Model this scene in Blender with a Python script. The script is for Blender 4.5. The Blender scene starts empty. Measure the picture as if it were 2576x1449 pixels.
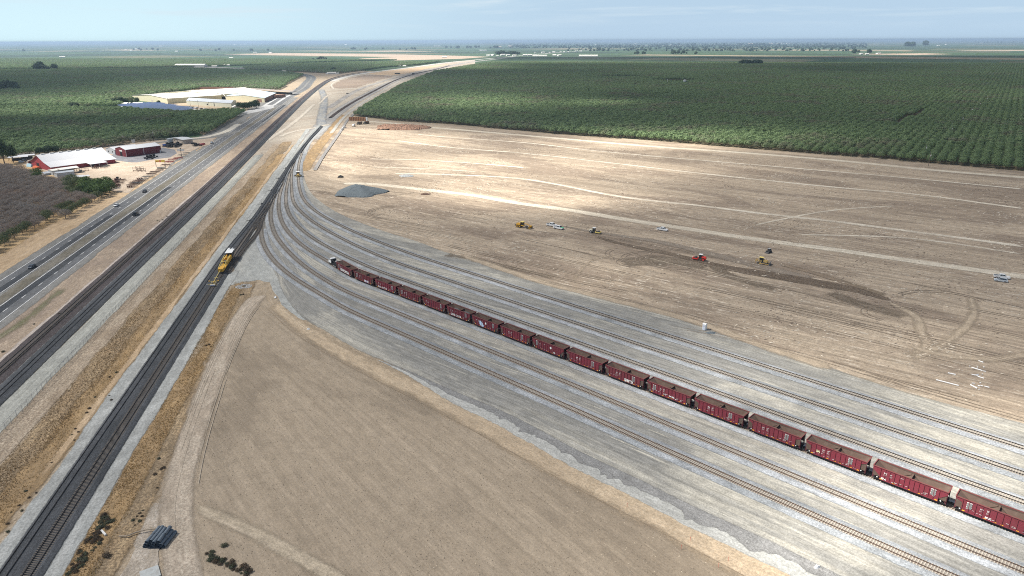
import bpy, bmesh, math, random
import numpy as np
from mathutils import Vector, Matrix
from mathutils.geometry import tessellate_polygon
R = math.radians
S = bpy.context.scene
C = S.collection
rnd = random.Random(7)
# ------------------------------------------------------------------ camera model (used to read ground positions off the survey photo)
F = 1736.; CX = 1288.; CY = 724.5; YH = 101.3; TILT = 0.0031; CAMH = 93.
PIT = math.atan((CY - YH) / F); SP, CP = math.sin(PIT), math.cos(PIT)
CA, SA = math.cos(TILT), math.sin(TILT)
def G(x, y, z=0.):
    u = x - CX; v = -(y - CY)
    u, v = u * CA + v * SA, -u * SA + v * CA
    dx, dy, dz = u / F, CP + v / F * SP, -SP + v / F * CP
    t = (CAMH - z) / -dz
    return np.array([dx * t, dy * t])
def proj(X, Y, Z=0.):
    Zc = Z - CAMH
    dep = Y * CP - Zc * SP
    u = X / dep * F; v = (Y * SP + Zc * CP) / dep * F
    u, v = u * CA - v * SA, u * SA + v * CA
    return CX + u, CY - v, dep
HW = R(100.8); HD = np.array([math.cos(HW), math.sin(HW)]); HN = np.array([math.sin(HW), -math.cos(HW)])
def W(o, s): return HN * o + HD * s            # corridor frame: offset right, distance along
# ------------------------------------------------------------------ tagging
def tag(o, label=None, cat=None, group=None, kind=None):
    if label: o['label'] = label
    if cat: o['category'] = cat
    if group: o['group'] = group
    if kind: o['kind'] = kind
    return o
def empty(name, loc=(0, 0, 0), rz=0., label=None, cat=None, group=None, sc=1.):
    o = bpy.data.objects.new(name, None); C.objects.link(o)
    o.location = loc; o.rotation_euler = (0, 0, rz); o.scale = (sc, sc, sc)
    return tag(o, label, cat, group)
def link(name, me, parent=None):
    o = bpy.data.objects.new(name, me); C.objects.link(o)
    if parent is not None: o.parent = parent
    return o
ZC = [0]
def zn():
    ZC[0] += 1; return ZC[0] * .0004
def copy_thing(root, loc, rz, label=None, group=None, sc=None):
    r = root.copy(); C.objects.link(r); r.location = loc; r.rotation_euler = (0, 0, rz)
    if sc: r.scale = (sc, sc, sc)
    if label: r['label'] = label
    if group: r['group'] = group
    for ch in list(root.children):
        c = ch.copy(); C.objects.link(c); c.parent = r
        for g in list(ch.children):
            d = g.copy(); C.objects.link(d); d.parent = c
    return r
# ------------------------------------------------------------------ mesh builder
class MB:
    def __init__(s): s.v = []; s.f = []; s.m = []
    def add(s, vs, fs, mi=0):
        b = len(s.v); s.v += [tuple(map(float, p)) for p in vs]
        s.f += [tuple(i + b for i in f) for f in fs]; s.m += [mi] * len(fs); return s
    def box(s, c, d, rz=0., mi=0, ry=0., rx=0.):
        hx, hy, hz = d[0] / 2, d[1] / 2, d[2] / 2
        M = Matrix.Rotation(rz, 3, 'Z') @ Matrix.Rotation(ry, 3, 'Y') @ Matrix.Rotation(rx, 3, 'X')
        P = [M @ Vector((x, y, z)) + Vector(c) for x in (-hx, hx) for y in (-hy, hy) for z in (-hz, hz)]
        return s.add(P, [(0, 1, 3, 2), (4, 6, 7, 5), (0, 4, 5, 1), (2, 3, 7, 6), (0, 2, 6, 4), (1, 5, 7, 3)], mi)
    def prism(s, prof, y0, y1, mi=0, top=None):     # profile in x,z extruded along y
        n = len(prof)
        P = [(x, y0, z) for x, z in prof] + [(x, y1, z) for x, z in prof]
        return s.add(P, [tuple(range(n)), tuple(range(2 * n - 1, n - 1, -1))] + [(i, i + n, (i + 1) % n + n, (i + 1) % n) for i in range(n)], mi)
    def prismx(s, prof, x0, x1, mi=0):              # profile in y,z extruded along x
        n = len(prof)
        P = [(x0, y, z) for y, z in prof] + [(x1, y, z) for y, z in prof]
        return s.add(P, [tuple(range(n)), tuple(range(2 * n - 1, n - 1, -1))] + [(i, i + n, (i + 1) % n + n, (i + 1) % n) for i in range(n)], mi)
    def loft(s, secs, mi=0):                        # secs: (x, zb, zt, wb, wt)
        P = []
        for x, zb, zt, wb, wt in secs: P += [(x, -wb, zb), (x, wb, zb), (x, wt, zt), (x, -wt, zt)]
        fs = [(0, 3, 2, 1), tuple(4 * (len(secs) - 1) + i for i in (0, 1, 2, 3))]
        for k in range(len(secs) - 1):
            a = 4 * k
            for i in range(4): fs.append((a + i, a + (i + 1) % 4, a + 4 + (i + 1) % 4, a + 4 + i))
        return s.add(P, fs, mi)
    def cyl(s, p0, p1, r, n=10, mi=0, r1=None, cap=True):
        p0, p1 = Vector(p0), Vector(p1); a = (p1 - p0).normalized()
        t = Vector((0, 0, 1)) if abs(a.z) < .9 else Vector((1, 0, 0))
        u = a.cross(t).normalized(); w = a.cross(u); r1 = r if r1 is None else r1
        P = [p0 + (u * math.cos(k * 2 * math.pi / n) + w * math.sin(k * 2 * math.pi / n)) * r for k in range(n)]
        P += [p1 + (u * math.cos(k * 2 * math.pi / n) + w * math.sin(k * 2 * math.pi / n)) * r1 for k in range(n)]
        fs = [(k, (k + 1) % n, (k + 1) % n + n, k + n) for k in range(n)]
        if cap: fs += [tuple(range(n - 1, -1, -1)), tuple(range(n, 2 * n))]
        return s.add(P, fs, mi)
    def tube(s, pts, r, n=6, mi=0):
        for a, b in zip(pts[:-1], pts[1:]): s.cyl(a, b, r, n, mi)
        return s
    def quad(s, a, b, c, d, mi=0): return s.add([a, b, c, d], [(0, 1, 2, 3)], mi)
    def build(s, name, mats, parent=None, smooth=False, bevel=0, loc=None, rz=0.):
        me = bpy.data.meshes.new(name); me.from_pydata(s.v, [], s.f)
        if not isinstance(mats, (list, tuple)): mats = [mats]
        for m in mats: me.materials.append(m)
        me.polygons.foreach_set('material_index', s.m)
        bm = bmesh.new(); bm.from_mesh(me); bmesh.ops.recalc_face_normals(bm, faces=bm.faces)
        if bevel: bmesh.ops.bevel(bm, geom=bm.edges[:], offset=bevel, segments=2, affect='EDGES', clamp_overlap=True)
        bm.to_mesh(me); bm.free()
        if smooth: me.polygons.foreach_set('use_smooth', [True] * len(me.polygons))
        me.update()
        o = link(name, me, parent)
        if loc is not None: o.location = loc; o.rotation_euler = (0, 0, rz)
        return o
# ------------------------------------------------------------------ materials
def nt(name):
    m = bpy.data.materials.new(name); m.use_nodes = True; m.node_tree.nodes.clear(); return m, m.node_tree
class N:
    def __init__(s, t): s.t = t
    def n(s, ty, **k):
        x = s.t.nodes.new(ty)
        for a, b in k.items():
            if a[0] == 'i' and a[1:].isdigit(): s.put(x.inputs[int(a[1:])], b)
            else: setattr(x, a, b)
        return x
    def put(s, i, v):
        if isinstance(v, bpy.types.NodeSocket): s.t.links.new(v, i)
        elif isinstance(v, bpy.types.Node): s.t.links.new(v.outputs[0], i)
        else: i.default_value = v
    def noise(s, vec, scale, det=4., rough=.6, dist=0.):
        x = s.n('ShaderNodeTexNoise'); x.noise_dimensions = '3D'
        if vec is not None: s.put(x.inputs['Vector'], vec)
        x.inputs['Scale'].default_value = scale; x.inputs['Detail'].default_value = det; x.inputs['Roughness'].default_value = rough
        x.inputs['Distortion'].default_value = dist
        return x.outputs['Fac']
    def maps(s, vec, sc, rot=0., loc=(0, 0, 0)):
        x = s.n('ShaderNodeMapping'); s.put(x.inputs[0], vec); x.inputs[3].default_value = sc; x.inputs[2].default_value = (0, 0, rot); x.inputs[1].default_value = loc
        return x.outputs[0]
    def ramp(s, fac, a, b, lo=0., hi=1.):
        x = s.n('ShaderNodeMapRange'); x.interpolation_type = 'SMOOTHSTEP'; s.put(x.inputs[0], fac)
        x.inputs[1].default_value = a; x.inputs[2].default_value = b; x.inputs[3].default_value = lo; x.inputs[4].default_value = hi
        return x.outputs[0]
    def mix(s, f, a, b, mode='MIX'):
        x = s.n('ShaderNodeMix'); x.data_type = 'RGBA'; x.blend_type = mode
        s.put(x.inputs[0], f)
        for i, v in ((6, a), (7, b)):
            if isinstance(v, (tuple, list)): v = (*v[:3], 1.)
            s.put(x.inputs[i], v)
        return x.outputs[2]
    def math(s, op, a, b=0.):
        x = s.n('ShaderNodeMath'); x.operation = op; s.put(x.inputs[0], a); s.put(x.inputs[1], b); return x.outputs[0]
    def out(s, sh):
        o = s.n('ShaderNodeOutputMaterial'); s.put(o.inputs[0], sh)
    def bsdf(s, col, rough=.85, metal=0., spec=.3, bump=None, bstr=.3, bdist=.1):
        b = s.n('ShaderNodeBsdfPrincipled')
        if isinstance(col, (tuple, list)): col = (*col[:3], 1.)
        s.put(b.inputs['Base Color'], col); b.inputs['Roughness'].default_value = rough; b.inputs['Metallic'].default_value = metal
        b.inputs['Specular IOR Level'].default_value = spec
        if bump is not None:
            q = s.n('ShaderNodeBump'); q.inputs['Strength'].default_value = bstr; q.inputs['Distance'].default_value = bdist
            s.put(q.inputs['Height'], bump); s.put(b.inputs['Normal'], q.outputs[0])
        return b.outputs[0]
def mat(name, col, rough=.6, metal=0., dirt=.25, dcol=(.2, .16, .12), sc=1.2, spec=.3):
    m, t = nt(name); k = N(t); co = k.n('ShaderNodeTexCoord').outputs['Object']
    f = k.ramp(k.noise(co, sc, 5), .45, .75, 0., dirt)
    g = k.noise(co, sc * 6, 3)
    c = k.mix(f, col, dcol); c = k.mix(k.ramp(g, .3, .7, 0, .12), c, tuple(x * .6 for x in col))
    k.out(k.bsdf(c, rough, metal, spec)); return m
def gmat(name, c0, c1, c2=None, su=.02, sv=.5, big=.012, speck=None, sps=2.5, soft=0., rag=0., rags=.25, rough=.95, bump=.0, thr=(.38, .66),
         thr2=(.45, .62), c3=None, s3=(.05, .9), thr3=(.62, .7), tone=None, spk=(.35, .65), world=False, bumps=2., grain=.24, lines=.0, ls=(.008, 1.3)):
    """ground: streaks along the strip (u) c0->c1, large patches towards c2, fine speckle, thin streaks c3; optional ragged alpha edge"""
    m, t = nt(name); k = N(t)
    uv = k.n('ShaderNodeUVMap').outputs[0]
    n1 = k.noise(k.maps(uv, (su, sv, 1)), 1., 5, .62, .3)
    col = k.mix(k.ramp(n1, *thr), c0, c1)
    if c2 is not None:
        n2 = k.noise(k.maps(uv, (big, big * 3, 1), 0, (31, 7, 0)), 1., 5, .65, .8)
        col = k.mix(k.ramp(n2, *thr2), col, c2)
    if c3 is not None:
        n3 = k.noise(k.maps(uv, (s3[0], s3[1], 1), 0, (3, 77, 0)), 1., 3, .7, .2)
        n4 = k.noise(k.maps(uv, (.015, .02, 1), 0, (9, 5, 0)), 1., 2)
        col = k.mix(k.math('MULTIPLY', k.ramp(n3, *thr3), k.ramp(n4, .35, .6)), col, c3)
    h = k.noise(uv, sps, 4, .8)
    if speck is not None: col = k.mix(k.ramp(h, *spk), col, speck, 'MIX')
    n5 = k.noise(uv, .35, 6, .7)
    col = k.mix(k.ramp(n5, .3, .72, .0, .3), col, tuple(x * .55 for x in c0))
    # grain of stones and clods at two sizes, and long wheel and grader lines
    g1 = k.ramp(k.noise(uv, 1.9, 3, .85), .32, .68, 1 - grain, 1 + grain); g2 = k.ramp(k.noise(k.maps(uv, (.45, 1., 1)), .42, 4, .75), .3, .7, 1 - grain * .7, 1 + grain * .7)
    gg = k.math('MULTIPLY', g1, g2)
    if lines:
        l1 = k.ramp(k.noise(k.maps(uv, (ls[0], ls[1], 1), 0, (5, 1, 0)), 1., 4, .8, .15), .33, .67, 1 - lines, 1 + lines); gg = k.math('MULTIPLY', gg, l1)
    gc_ = k.n('ShaderNodeCombineXYZ'); [k.put(gc_.inputs[q], gg) for q in range(3)]
    col = k.mix(1., col, gc_.outputs[0], 'MULTIPLY')
    sh = k.bsdf(col, rough, 0, .15, bump=k.noise(uv, bumps, 5, .7) if bump else None, bstr=bump, bdist=.25)
    if soft > 0:
        e = k.n('ShaderNodeAttribute'); e.attribute_name = 'edge'
        nn = k.noise(k.maps(uv, (rags * .35, rags, 1)), 1., 6, .7)
        a = k.math('ADD', e.outputs['Fac'], k.math('MULTIPLY', k.math('SUBTRACT', nn, .5), rag))
        a = k.ramp(a, 0., soft)
        mx = k.n('ShaderNodeMixShader'); k.put(mx.inputs[0], a)
        tr = k.n('ShaderNodeBsdfTransparent'); k.put(mx.inputs[1], tr.outputs[0]); k.put(mx.inputs[2], sh); sh = mx.outputs[0]
    k.out(sh); return m
# ------------------------------------------------------------------ curves and sheets
def spline(P, step=4., smooth=0.):
    P = np.array(P, float); n = len(P)
    if n > 2:
        Q = np.vstack([2 * P[0] - P[1], P, 2 * P[-1] - P[-2]]); out = []
        for i in range(1, n):
            p0, p1, p2, p3 = Q[i - 1], Q[i], Q[i + 1], Q[i + 2]
            m = max(2, int(np.linalg.norm(p2 - p1) / step))
            t = np.linspace(0, 1, m, endpoint=False)[:, None]
            d01 = np.linalg.norm(p1 - p0) ** .5 + 1e-6; d12 = np.linalg.norm(p2 - p1) ** .5 + 1e-6; d23 = np.linalg.norm(p3 - p2) ** .5 + 1e-6
            m1 = (p1 - p0) / d01 - (p2 - p0) / (d01 + d12) + (p2 - p1) / d12
            m2 = (p2 - p1) / d12 - (p3 - p1) / (d12 + d23) + (p3 - p2) / d23
            m1 *= d12; m2 *= d12
            out.append((2 * t**3 - 3 * t**2 + 1) * p1 + (t**3 - 2 * t**2 + t) * m1 + (-2 * t**3 + 3 * t**2) * p2 + (t**3 - t**2) * m2)
        P = np.vstack(out + [P[-1:]])
    P = resamp(P, step)
    if smooth:
        w = max(1, int(smooth / step)); g = np.exp(-.5 * (np.arange(-3 * w, 3 * w + 1) / w) ** 2); g /= g.sum()
        a = 2 * P[0] - P[3 * w:0:-1] if len(P) > 3 * w else None
        if a is not None:
            b = 2 * P[-1] - P[-2:-3 * w - 2:-1]
            E_ = np.vstack([a, P, b]); P = np.stack([np.convolve(E_[:, i], g, 'valid') for i in (0, 1)], 1)
    return P
def resamp(P, step=None, n=None):
    d = np.r_[0, np.cumsum(np.linalg.norm(np.diff(P, axis=0), axis=1))]
    n = n or max(2, int(d[-1] / step) + 1); s = np.linspace(0, d[-1], n)
    return np.stack([np.interp(s, d, P[:, 0]), np.interp(s, d, P[:, 1])], 1)
def normals(P):
    T = np.gradient(P, axis=0); T /= np.linalg.norm(T, axis=1)[:, None]; return T, np.stack([T[:, 1], -T[:, 0]], 1)
def sheet(name, Lp, Rp, z, m, across=(0, .08, .25, .5, .75, .92, 1), kind='structure', parent=None, cross=None, edgeends=True):
    """surface between two polylines of equal length; uv in metres; 'edge' = distance to the rim"""
    z = z + zn(); n = len(Lp); A = np.array(across); wid = np.linalg.norm(Rp - Lp, axis=1)
    mid = (Lp + Rp) / 2; u = np.r_[0, np.cumsum(np.linalg.norm(np.diff(mid, axis=0), axis=1))]
    V = []; UV = []; ED = []
    for i in range(n):
        for j, a in enumerate(A):
            p = Lp[i] * (1 - a) + Rp[i] * a
            zz = z if cross is None else z + cross[j]
            V.append((p[0], p[1], zz)); UV.append((u[i], wid[i] * a + 17.))
            e = min(a, 1 - a) * wid[i]
            if edgeends: e = min(e, u[i], u[-1] - u[i])
            ED.append(e)
    k = len(A); Fc = [(i * k + j, i * k + j + 1, (i + 1) * k + j + 1, (i + 1) * k + j) for i in range(n - 1) for j in range(k - 1)]
    me = bpy.data.meshes.new(name); me.from_pydata(V, [], Fc)
    uvl = me.uv_layers.new(name='UVMap'); li = np.empty(len(me.loops), int); me.loops.foreach_get('vertex_index', li)
    uvl.data.foreach_set('uv', np.array(UV)[li].ravel().astype(np.float32))
    at = me.attributes.new('edge', 'FLOAT', 'POINT'); at.data.foreach_set('value', np.array(ED, np.float32))
    me.materials.append(m); o = link(name, me, parent)
    bm = bmesh.new(); bm.from_mesh(me); bmesh.ops.recalc_face_normals(bm, faces=bm.faces)
    if bm.faces[:] and sum(f.normal.z for f in bm.faces[:50] if f) < 0: bmesh.ops.reverse_faces(bm, faces=bm.faces[:])
    bm.to_mesh(me); bm.free()
    if kind: o['kind'] = kind
    return o
def cstrip(name, P, w, z, m, **k):
    T, Nn = normals(P); w = np.broadcast_to(np.array(w, float), (len(P),))[:, None]
    return sheet(name, P - Nn * w / 2, P + Nn * w / 2, z, m, **k)
def off(P, o):
    T, Nn = normals(P); return P + Nn * o
def poly(name, pts, z, m, head=0., world=False, jag=0., jstep=6., kind='structure'):
    P = np.array([p if world else G(*p) for p in pts]); z = z + zn()
    if jag:
        Q = []
        for a, b in zip(P, np.roll(P, -1, 0)):
            L = np.linalg.norm(b - a); k = max(1, min(400, int(L / jstep))); Q += [a + (b - a) * i / k for i in range(k)]
        Q = np.array(Q); r = np.random.RandomState(len(Q)); j = r.normal(0, jag, Q.shape)
        j = (j + np.roll(j, 1, 0) + np.roll(j, 2, 0)) / 1.7; P = Q + j
    V = [(p[0], p[1], z) for p in P]
    tri = tessellate_polygon([[Vector(v) for v in V]])
    me = bpy.data.meshes.new(name); me.from_pydata(V, [], [tuple(t) for t in tri])
    c, s = math.cos(head), math.sin(head)
    uvl = me.uv_layers.new(name='UVMap'); li = np.empty(len(me.loops), int); me.loops.foreach_get('vertex_index', li)
    UV = np.stack([P[:, 0] * c + P[:, 1] * s, -P[:, 0] * s + P[:, 1] * c], 1)
    uvl.data.foreach_set('uv', UV[li].ravel().astype(np.float32))
    me.materials.append(m); o = link(name, me)
    bm = bmesh.new(); bm.from_mesh(me)
    bmesh.ops.recalc_face_normals(bm, faces=bm.faces)
    for f in bm.faces:
        if f.normal.z < 0: f.normal_flip()
    bm.to_mesh(me); bm.free()
    if kind: o['kind'] = kind
    return o
def D(pts): return np.array([G(*p) for p in pts])
def inpoly(P, poly):
    x, y = P[:, 0], P[:, 1]; r = np.zeros(len(P), bool); q = np.array(poly); j = len(q) - 1
    for i in range(len(q)):
        xi, yi = q[i]; xj, yj = q[j]
        c = ((yi > y) != (yj > y)) & (x < (xj - xi) * (y - yi) / (yj - yi + 1e-12) + xi); r ^= c; j = i
    return r

TXT = {}
def _mk(s, size, off_=0., sp=1.):
    c = bpy.data.curves.new('t', 'FONT'); c.body = s; c.size = size; c.resolution_u = 2; c.offset = off_; c.space_character = sp
    o = bpy.data.objects.new('t', c); C.objects.link(o); dg = bpy.context.evaluated_depsgraph_get(); me = bpy.data.meshes.new_from_object(o.evaluated_get(dg)); bpy.data.objects.remove(o); bpy.data.curves.remove(c); me.materials.clear(); return me
_G = {'LBMCWBA': (1.5, .085, 1.02), 'SOHPI': (1.1, .05, 1.), 'BASAKTO': (1., .03, 1.35), 'OMDOSRA': (1.05, .04, 1.35), '9SL': (.6, .03, 1.), 'SERTX': (1.25, .035, .86), 'OATEX': (.5, .03, 1.), 'SA': (.8, .03, .9), 'STX': (.55, .03, .9), 'PBX': (.6, .02, .9)}
for _s, (_a, _b, _c) in _G.items(): TXT[_s] = _mk(_s, _a, _b, _c)
for _s in ('BN', 'SF'): TXT[_s] = _mk(_s, .42, .012)
for _s in '912 913 914 174 910 518 204 106 635 268 117 217 902 111 801 771 044 270 176 484 321 071'.split(): TXT[_s] = _mk(_s, .38, .008)
for _s in ('M', 'o', 'GO', 'x'): TXT[_s] = _mk(_s, .55, .02)
def text_me(s, size, m, **k):
    me = TXT[s].copy(); me.materials.append(m); return me
# ================================================================== camera, light, sky, haze, clouds
cam = bpy.data.cameras.new('camera'); co = bpy.data.objects.new('camera', cam); C.objects.link(co); S.camera = co
cam.sensor_width = 36.; cam.lens = F / 2576 * 36.; cam.clip_end = 120000; cam.clip_start = 1.
co.location = (0, 0, CAMH); co.rotation_mode = 'XYZ'
co.matrix_world = Matrix.Translation((0, 0, CAMH)) @ Matrix.Rotation(R(90) - PIT, 4, 'X') @ Matrix.Rotation(-TILT, 4, 'Z')
SUNEL = R(53); SAZ = R(3)          # light travels towards +X
sd = bpy.data.lights.new('sun', 'SUN'); sd.energy = 5.0; sd.angle = R(.53); sd.color = (1., .955, .88)
so = bpy.data.objects.new('sun', sd); C.objects.link(so)
ldir = Vector((math.cos(SAZ) * math.cos(SUNEL), math.sin(SAZ) * math.cos(SUNEL), -math.sin(SUNEL)))
so.rotation_euler = ldir.to_track_quat('-Z', 'Y').to_euler(); so.location = (-300, 0, 400)
w = bpy.data.worlds.new('World'); S.world = w; w.use_nodes = True; t = w.node_tree; t.nodes.clear(); k = N(t)
sky = k.n('ShaderNodeTexSky'); sky.sky_type = 'NISHITA'; sky.sun_disc = False; sky.sun_elevation = SUNEL
sky.sun_rotation = math.atan2(-math.cos(SAZ), -math.sin(SAZ)); sky.altitude = 100; sky.air_density = 1.; sky.dust_density = 2.; sky.ozone_density = 1.
gc = k.n('ShaderNodeTexCoord').outputs['Generated']
sx = k.n('ShaderNodeSeparateXYZ'); k.put(sx.inputs[0], gc)
# bright veil of thin high cloud low over the plain, brighter towards the sun on the left
veil = k.mix(k.ramp(sx.outputs[0], -.55, .15), (5.2, 6.9, 7.5), (3.7, 4.9, 6.1))
veil = k.mix(k.ramp(sx.outputs[2], .0, .075), veil, k.mix(k.ramp(sx.outputs[0], -.5, .2), (4.8, 6.4, 7.2), (3.6, 4.85, 6.05)))
cn = k.noise(k.maps(gc, (1.5, 1.5, 24.)), 2.6, 7, .62, .5)
veil = k.mix(k.math('MULTIPLY', k.ramp(cn, .47, .7, 0., .75), k.ramp(sx.outputs[2], .005, .05)), veil, (5.2, 6.1, 6.7))
skc = k.mix(k.ramp(sx.outputs[2], .08, .35), veil, sky.outputs[0])
bg = k.n('ShaderNodeBackground'); k.put(bg.inputs[0], skc); bg.inputs[1].default_value = .06
o_ = k.n('ShaderNodeOutputWorld'); k.put(o_.inputs[0], bg.outputs[0])
S.view_settings.view_transform = 'Standard'; S.view_settings.look = 'None'; S.view_settings.exposure = 1.18; S.view_settings.gamma = 1.
S.cycles.max_bounces = 5; S.cycles.transparent_max_bounces = 16; S.cycles.volume_bounces = 0; S.cycles.use_denoising = False; S.cycles.pixel_filter_type = 'BLACKMAN_HARRIS'; S.cycles.filter_width = 1.05
S.cycles.diffuse_bounces = 2; S.cycles.glossy_bounces = 2
# haze
HZT = 97.
hz = MB().box((0, 17000, (HZT - 1.5) / 2), (90000, 70000, HZT + 1.5)).build('haze', None)
hz['kind'] = 'stuff'; hz['label'] = 'thin pale blue haze lying over the plain'
m, t = nt('haze'); k = N(t); v = k.n('ShaderNodeVolumePrincipled'); v.inputs['Color'].default_value = (.42, .57, .75, 1); v.inputs['Density'].default_value = 8.5e-5
v.inputs['Anisotropy'].default_value = .1
oo = k.n('ShaderNodeOutputMaterial'); k.put(oo.inputs[1], v.outputs[0]); hz.data.materials.clear(); hz.data.materials.append(m)
# cloud deck: broken thin cloud, thickness 0..1 over the land
CLZ = 520.
def lit(px, py):
    """how much sun reaches the place seen at px,py (openings in the cloud)"""
    g = lambda cx, cy, rx, ry, a=1.: a * np.exp(-(((px - cx) / rx) ** 2 + ((py - cy) / ry) ** 2))
    L = np.full(px.shape, .2)
    for q in [(1250, 415, 380, 42, .8), (1010, 350, 190, 26, .8), (1330, 500, 280, 30, .85), (1600, 430, 260, 22, .25), (860, 400, 60, 60, .7), (1180, 470, 160, 20, .5),
              (1650, 358, 340, 20, .85), (1190, 264, 200, 20, .85), (980, 280, 60, 14, .2), (1520, 268, 90, 8, .55), (1350, 157, 330, 6, .75), (1190, 172, 120, 6, .5),
              (760, 300, 90, 40, .35), (900, 330, 90, 16, .6), (740, 360, 60, 40, .4),
              (560, 240, 260, 18, .8), (480, 218, 300, 12, .5), (250, 262, 360, 16, .85), (80, 290, 200, 12, .6), (600, 232, 200, 12, .5), (330, 330, 300, 6, .25),
              (900, 205, 120, 16, .5), (700, 205, 120, 14, .45), (1050, 165, 140, 12, .6), (2000, 160, 500, 2.5, .5), (2150, 123, 300, 3, .8),
              (2330, 1300, 520, 200, .75), (2560, 1060, 320, 110, .4), (1980, 1420, 260, 70, .35), (1500, 700, 250, 50, .25), (1850, 950, 300, 110, .42),
              (250, 410, 200, 30, .55), (350, 460, 160, 60, .35), (2400, 850, 220, 60, .15), (560, 420, 60, 60, .35)]: L = L + g(*q)
    L = L + .85 / (1 + np.exp((py - 178 + .02 * px) / 4.)) * (px < 1250) + .25 / (1 + np.exp((py - 135) / 4.))
    L = L - g(150, 215, 330, 14, .35) - g(760, 190, 160, 6, .2) - g(300, 320, 350, 14, .25)
    return np.clip(L, .1, 1.)
nx, ny = 150, 170
gx = np.linspace(-1, 1, nx); gx = gx * (900 + 900 * np.abs(gx)); gy = 60 + 4200 * np.linspace(0, 1, ny) ** 1.8
X, Y = np.meshgrid(gx, gy)
sc_ = (1 + Y / 1700.); Xg = X * sc_
px, py, _ = proj(Xg, Y)
T1 = lit(px, py)
rs = np.random.RandomState(3)
def lownoise(A, B, n=26, f0=.004):
    o = np.zeros(A.shape)
    for i in range(n):
        f = f0 * 2 ** rs.uniform(0, 3.2); a = rs.uniform(0, 6.28); o += np.sin(A * f * math.cos(a) + B * f * math.sin(a) + rs.uniform(0, 6.28)) * (f0 / f) ** .6
    return o / 3.2
T1 = np.clip(T1 + .06 * lownoise(Xg, Y), .1, 1.)
d1 = 1 - np.sqrt(T1)                   # two surfaces are crossed
sh_ = -np.array([ldir.x, ldir.y]) / -ldir.z * CLZ
V = []; dv = []; Fc = []
for layer, sg in ((0, 1), (1, -1)):
    for j in range(ny):
        for i in range(nx):
            V.append((Xg[j, i] + sh_[0], Y[j, i] + sh_[1], CLZ + sg * (2 + 38 * d1[j, i]))); dv.append(d1[j, i])
b = nx * ny
for j in range(ny - 1):
    for i in range(nx - 1):
        a = j * nx + i; Fc.append((a, a + 1, a + nx + 1, a + nx)); Fc.append((b + a, b + a + nx, b + a + nx + 1, b + a + 1))
for i in range(nx - 1):
    for a in (i, (ny - 1) * nx + i): Fc.append((a, a + b, a + b + 1, a + 1))
for j in range(ny - 1):
    for a in (j * nx, j * nx + nx - 1): Fc.append((a, a + nx, a + nx + b, a + b))
me = bpy.data.meshes.new('cloud_deck'); me.from_pydata(V, [], Fc); at = me.attributes.new('dens', 'FLOAT', 'POINT'); at.data.foreach_set('value', np.array(dv, np.float32))
m, t = nt('cloud'); k = N(t); a = k.n('ShaderNodeAttribute'); a.attribute_name = 'dens'
df = k.n('ShaderNodeBsdfDiffuse'); df.inputs[0].default_value = (.28, .285, .30, 1); tl = k.n('ShaderNodeBsdfTranslucent'); tl.inputs[0].default_value = (.28, .29, .31, 1)
mm = k.n('ShaderNodeMixShader'); mm.inputs[0].default_value = .5; k.put(mm.inputs[1], df.outputs[0]); k.put(mm.inputs[2], tl.outputs[0])
tr = k.n('ShaderNodeBsdfTransparent'); mx = k.n('ShaderNodeMixShader'); k.put(mx.inputs[0], a.outputs['Fac']); k.put(mx.inputs[1], tr.outputs[0]); k.put(mx.inputs[2], mm.outputs[0]); k.out(mx.outputs[0])
me.materials.append(m); cd = link('clouds', me); cd['kind'] = 'structure'
# ================================================================== ground sheets
# far plain: mosaic of orchards and fields
m, t = nt('plain'); k = N(t); uv = k.n('ShaderNodeUVMap').outputs[0]
def cells(sx, sy, loc):
    v = k.n('ShaderNodeTexWhiteNoise'); v.noise_dimensions = '2D'
    q = k.n('ShaderNodeVectorMath'); q.operation = 'FLOOR'; k.put(q.inputs[0], k.maps(uv, (sx, sy, 1), 0, loc)); k.put(v.inputs[0], q.outputs[0]); return v.outputs[0]
c = k.mix(cells(1 / 800., 1 / 400., (.3, .7, 0)), (.055, .095, .05), (.085, .125, .07))
c = k.mix(k.ramp(cells(1 / 700., 1 / 800., (.1, .2, 0)), .86, .9), c, (.16, .15, .09))
c = k.mix(k.ramp(cells(1 / 1300., 1 / 420., (.6, .1, 0)), .95, .96), c, (.33, .27, .19))
c = k.mix(k.ramp(cells(1 / 900., 1 / 500., (.8, .4, 0)), .8, .84), c, (.05, .07, .05))
c = k.mix(k.ramp(k.noise(uv, .02, 6, .75), .35, .7, 0, .7), c, (.045, .075, .042))
k.out(k.bsdf(c, .95, 0, .1)); M_plain = m
poly('ground', [(-42000, -16000), (42000, -16000), (42000, 50000), (-42000, 50000)], -.06, M_plain, R(-35), world=True)
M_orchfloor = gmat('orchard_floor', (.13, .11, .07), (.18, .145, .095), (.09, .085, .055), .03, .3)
TAN = (.50, .405, .275); PALE = (.62, .54, .42)
M_right = gmat('right_field', (.335, .27, .20), (.45, .37, .275), (.235, .185, .14), .012, .13, .009, (.28, .22, .165), .9, c3=(.60, .53, .43), s3=(.13, .7), thr3=(.57, .63), bump=.35, bumps=.6, grain=.2, lines=.22, ls=(.014, .62), thr=(.35, .62), thr2=(.46, .6), spk=(.4, .75))
M_brown = gmat('brown_field', (.335, .273, .20), (.372, .305, .226), (.262, .213, .157), .02, .35, .012, (.26, .21, .155), 1.6, c3=(.42, .35, .26), s3=(.05, .5), thr3=(.66, .74), bump=.35, bumps=1.5, spk=(.5, .8), grain=.13, lines=.09, ls=(.01, .9))
M_earth = gmat('earth', (.40, .325, .235), (.47, .39, .29), (.33, .27, .20), .02, .25, .01, (.33, .26, .18), 1.3, c3=(.62, .53, .41), s3=(.03, .6), bump=.3)
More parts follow.
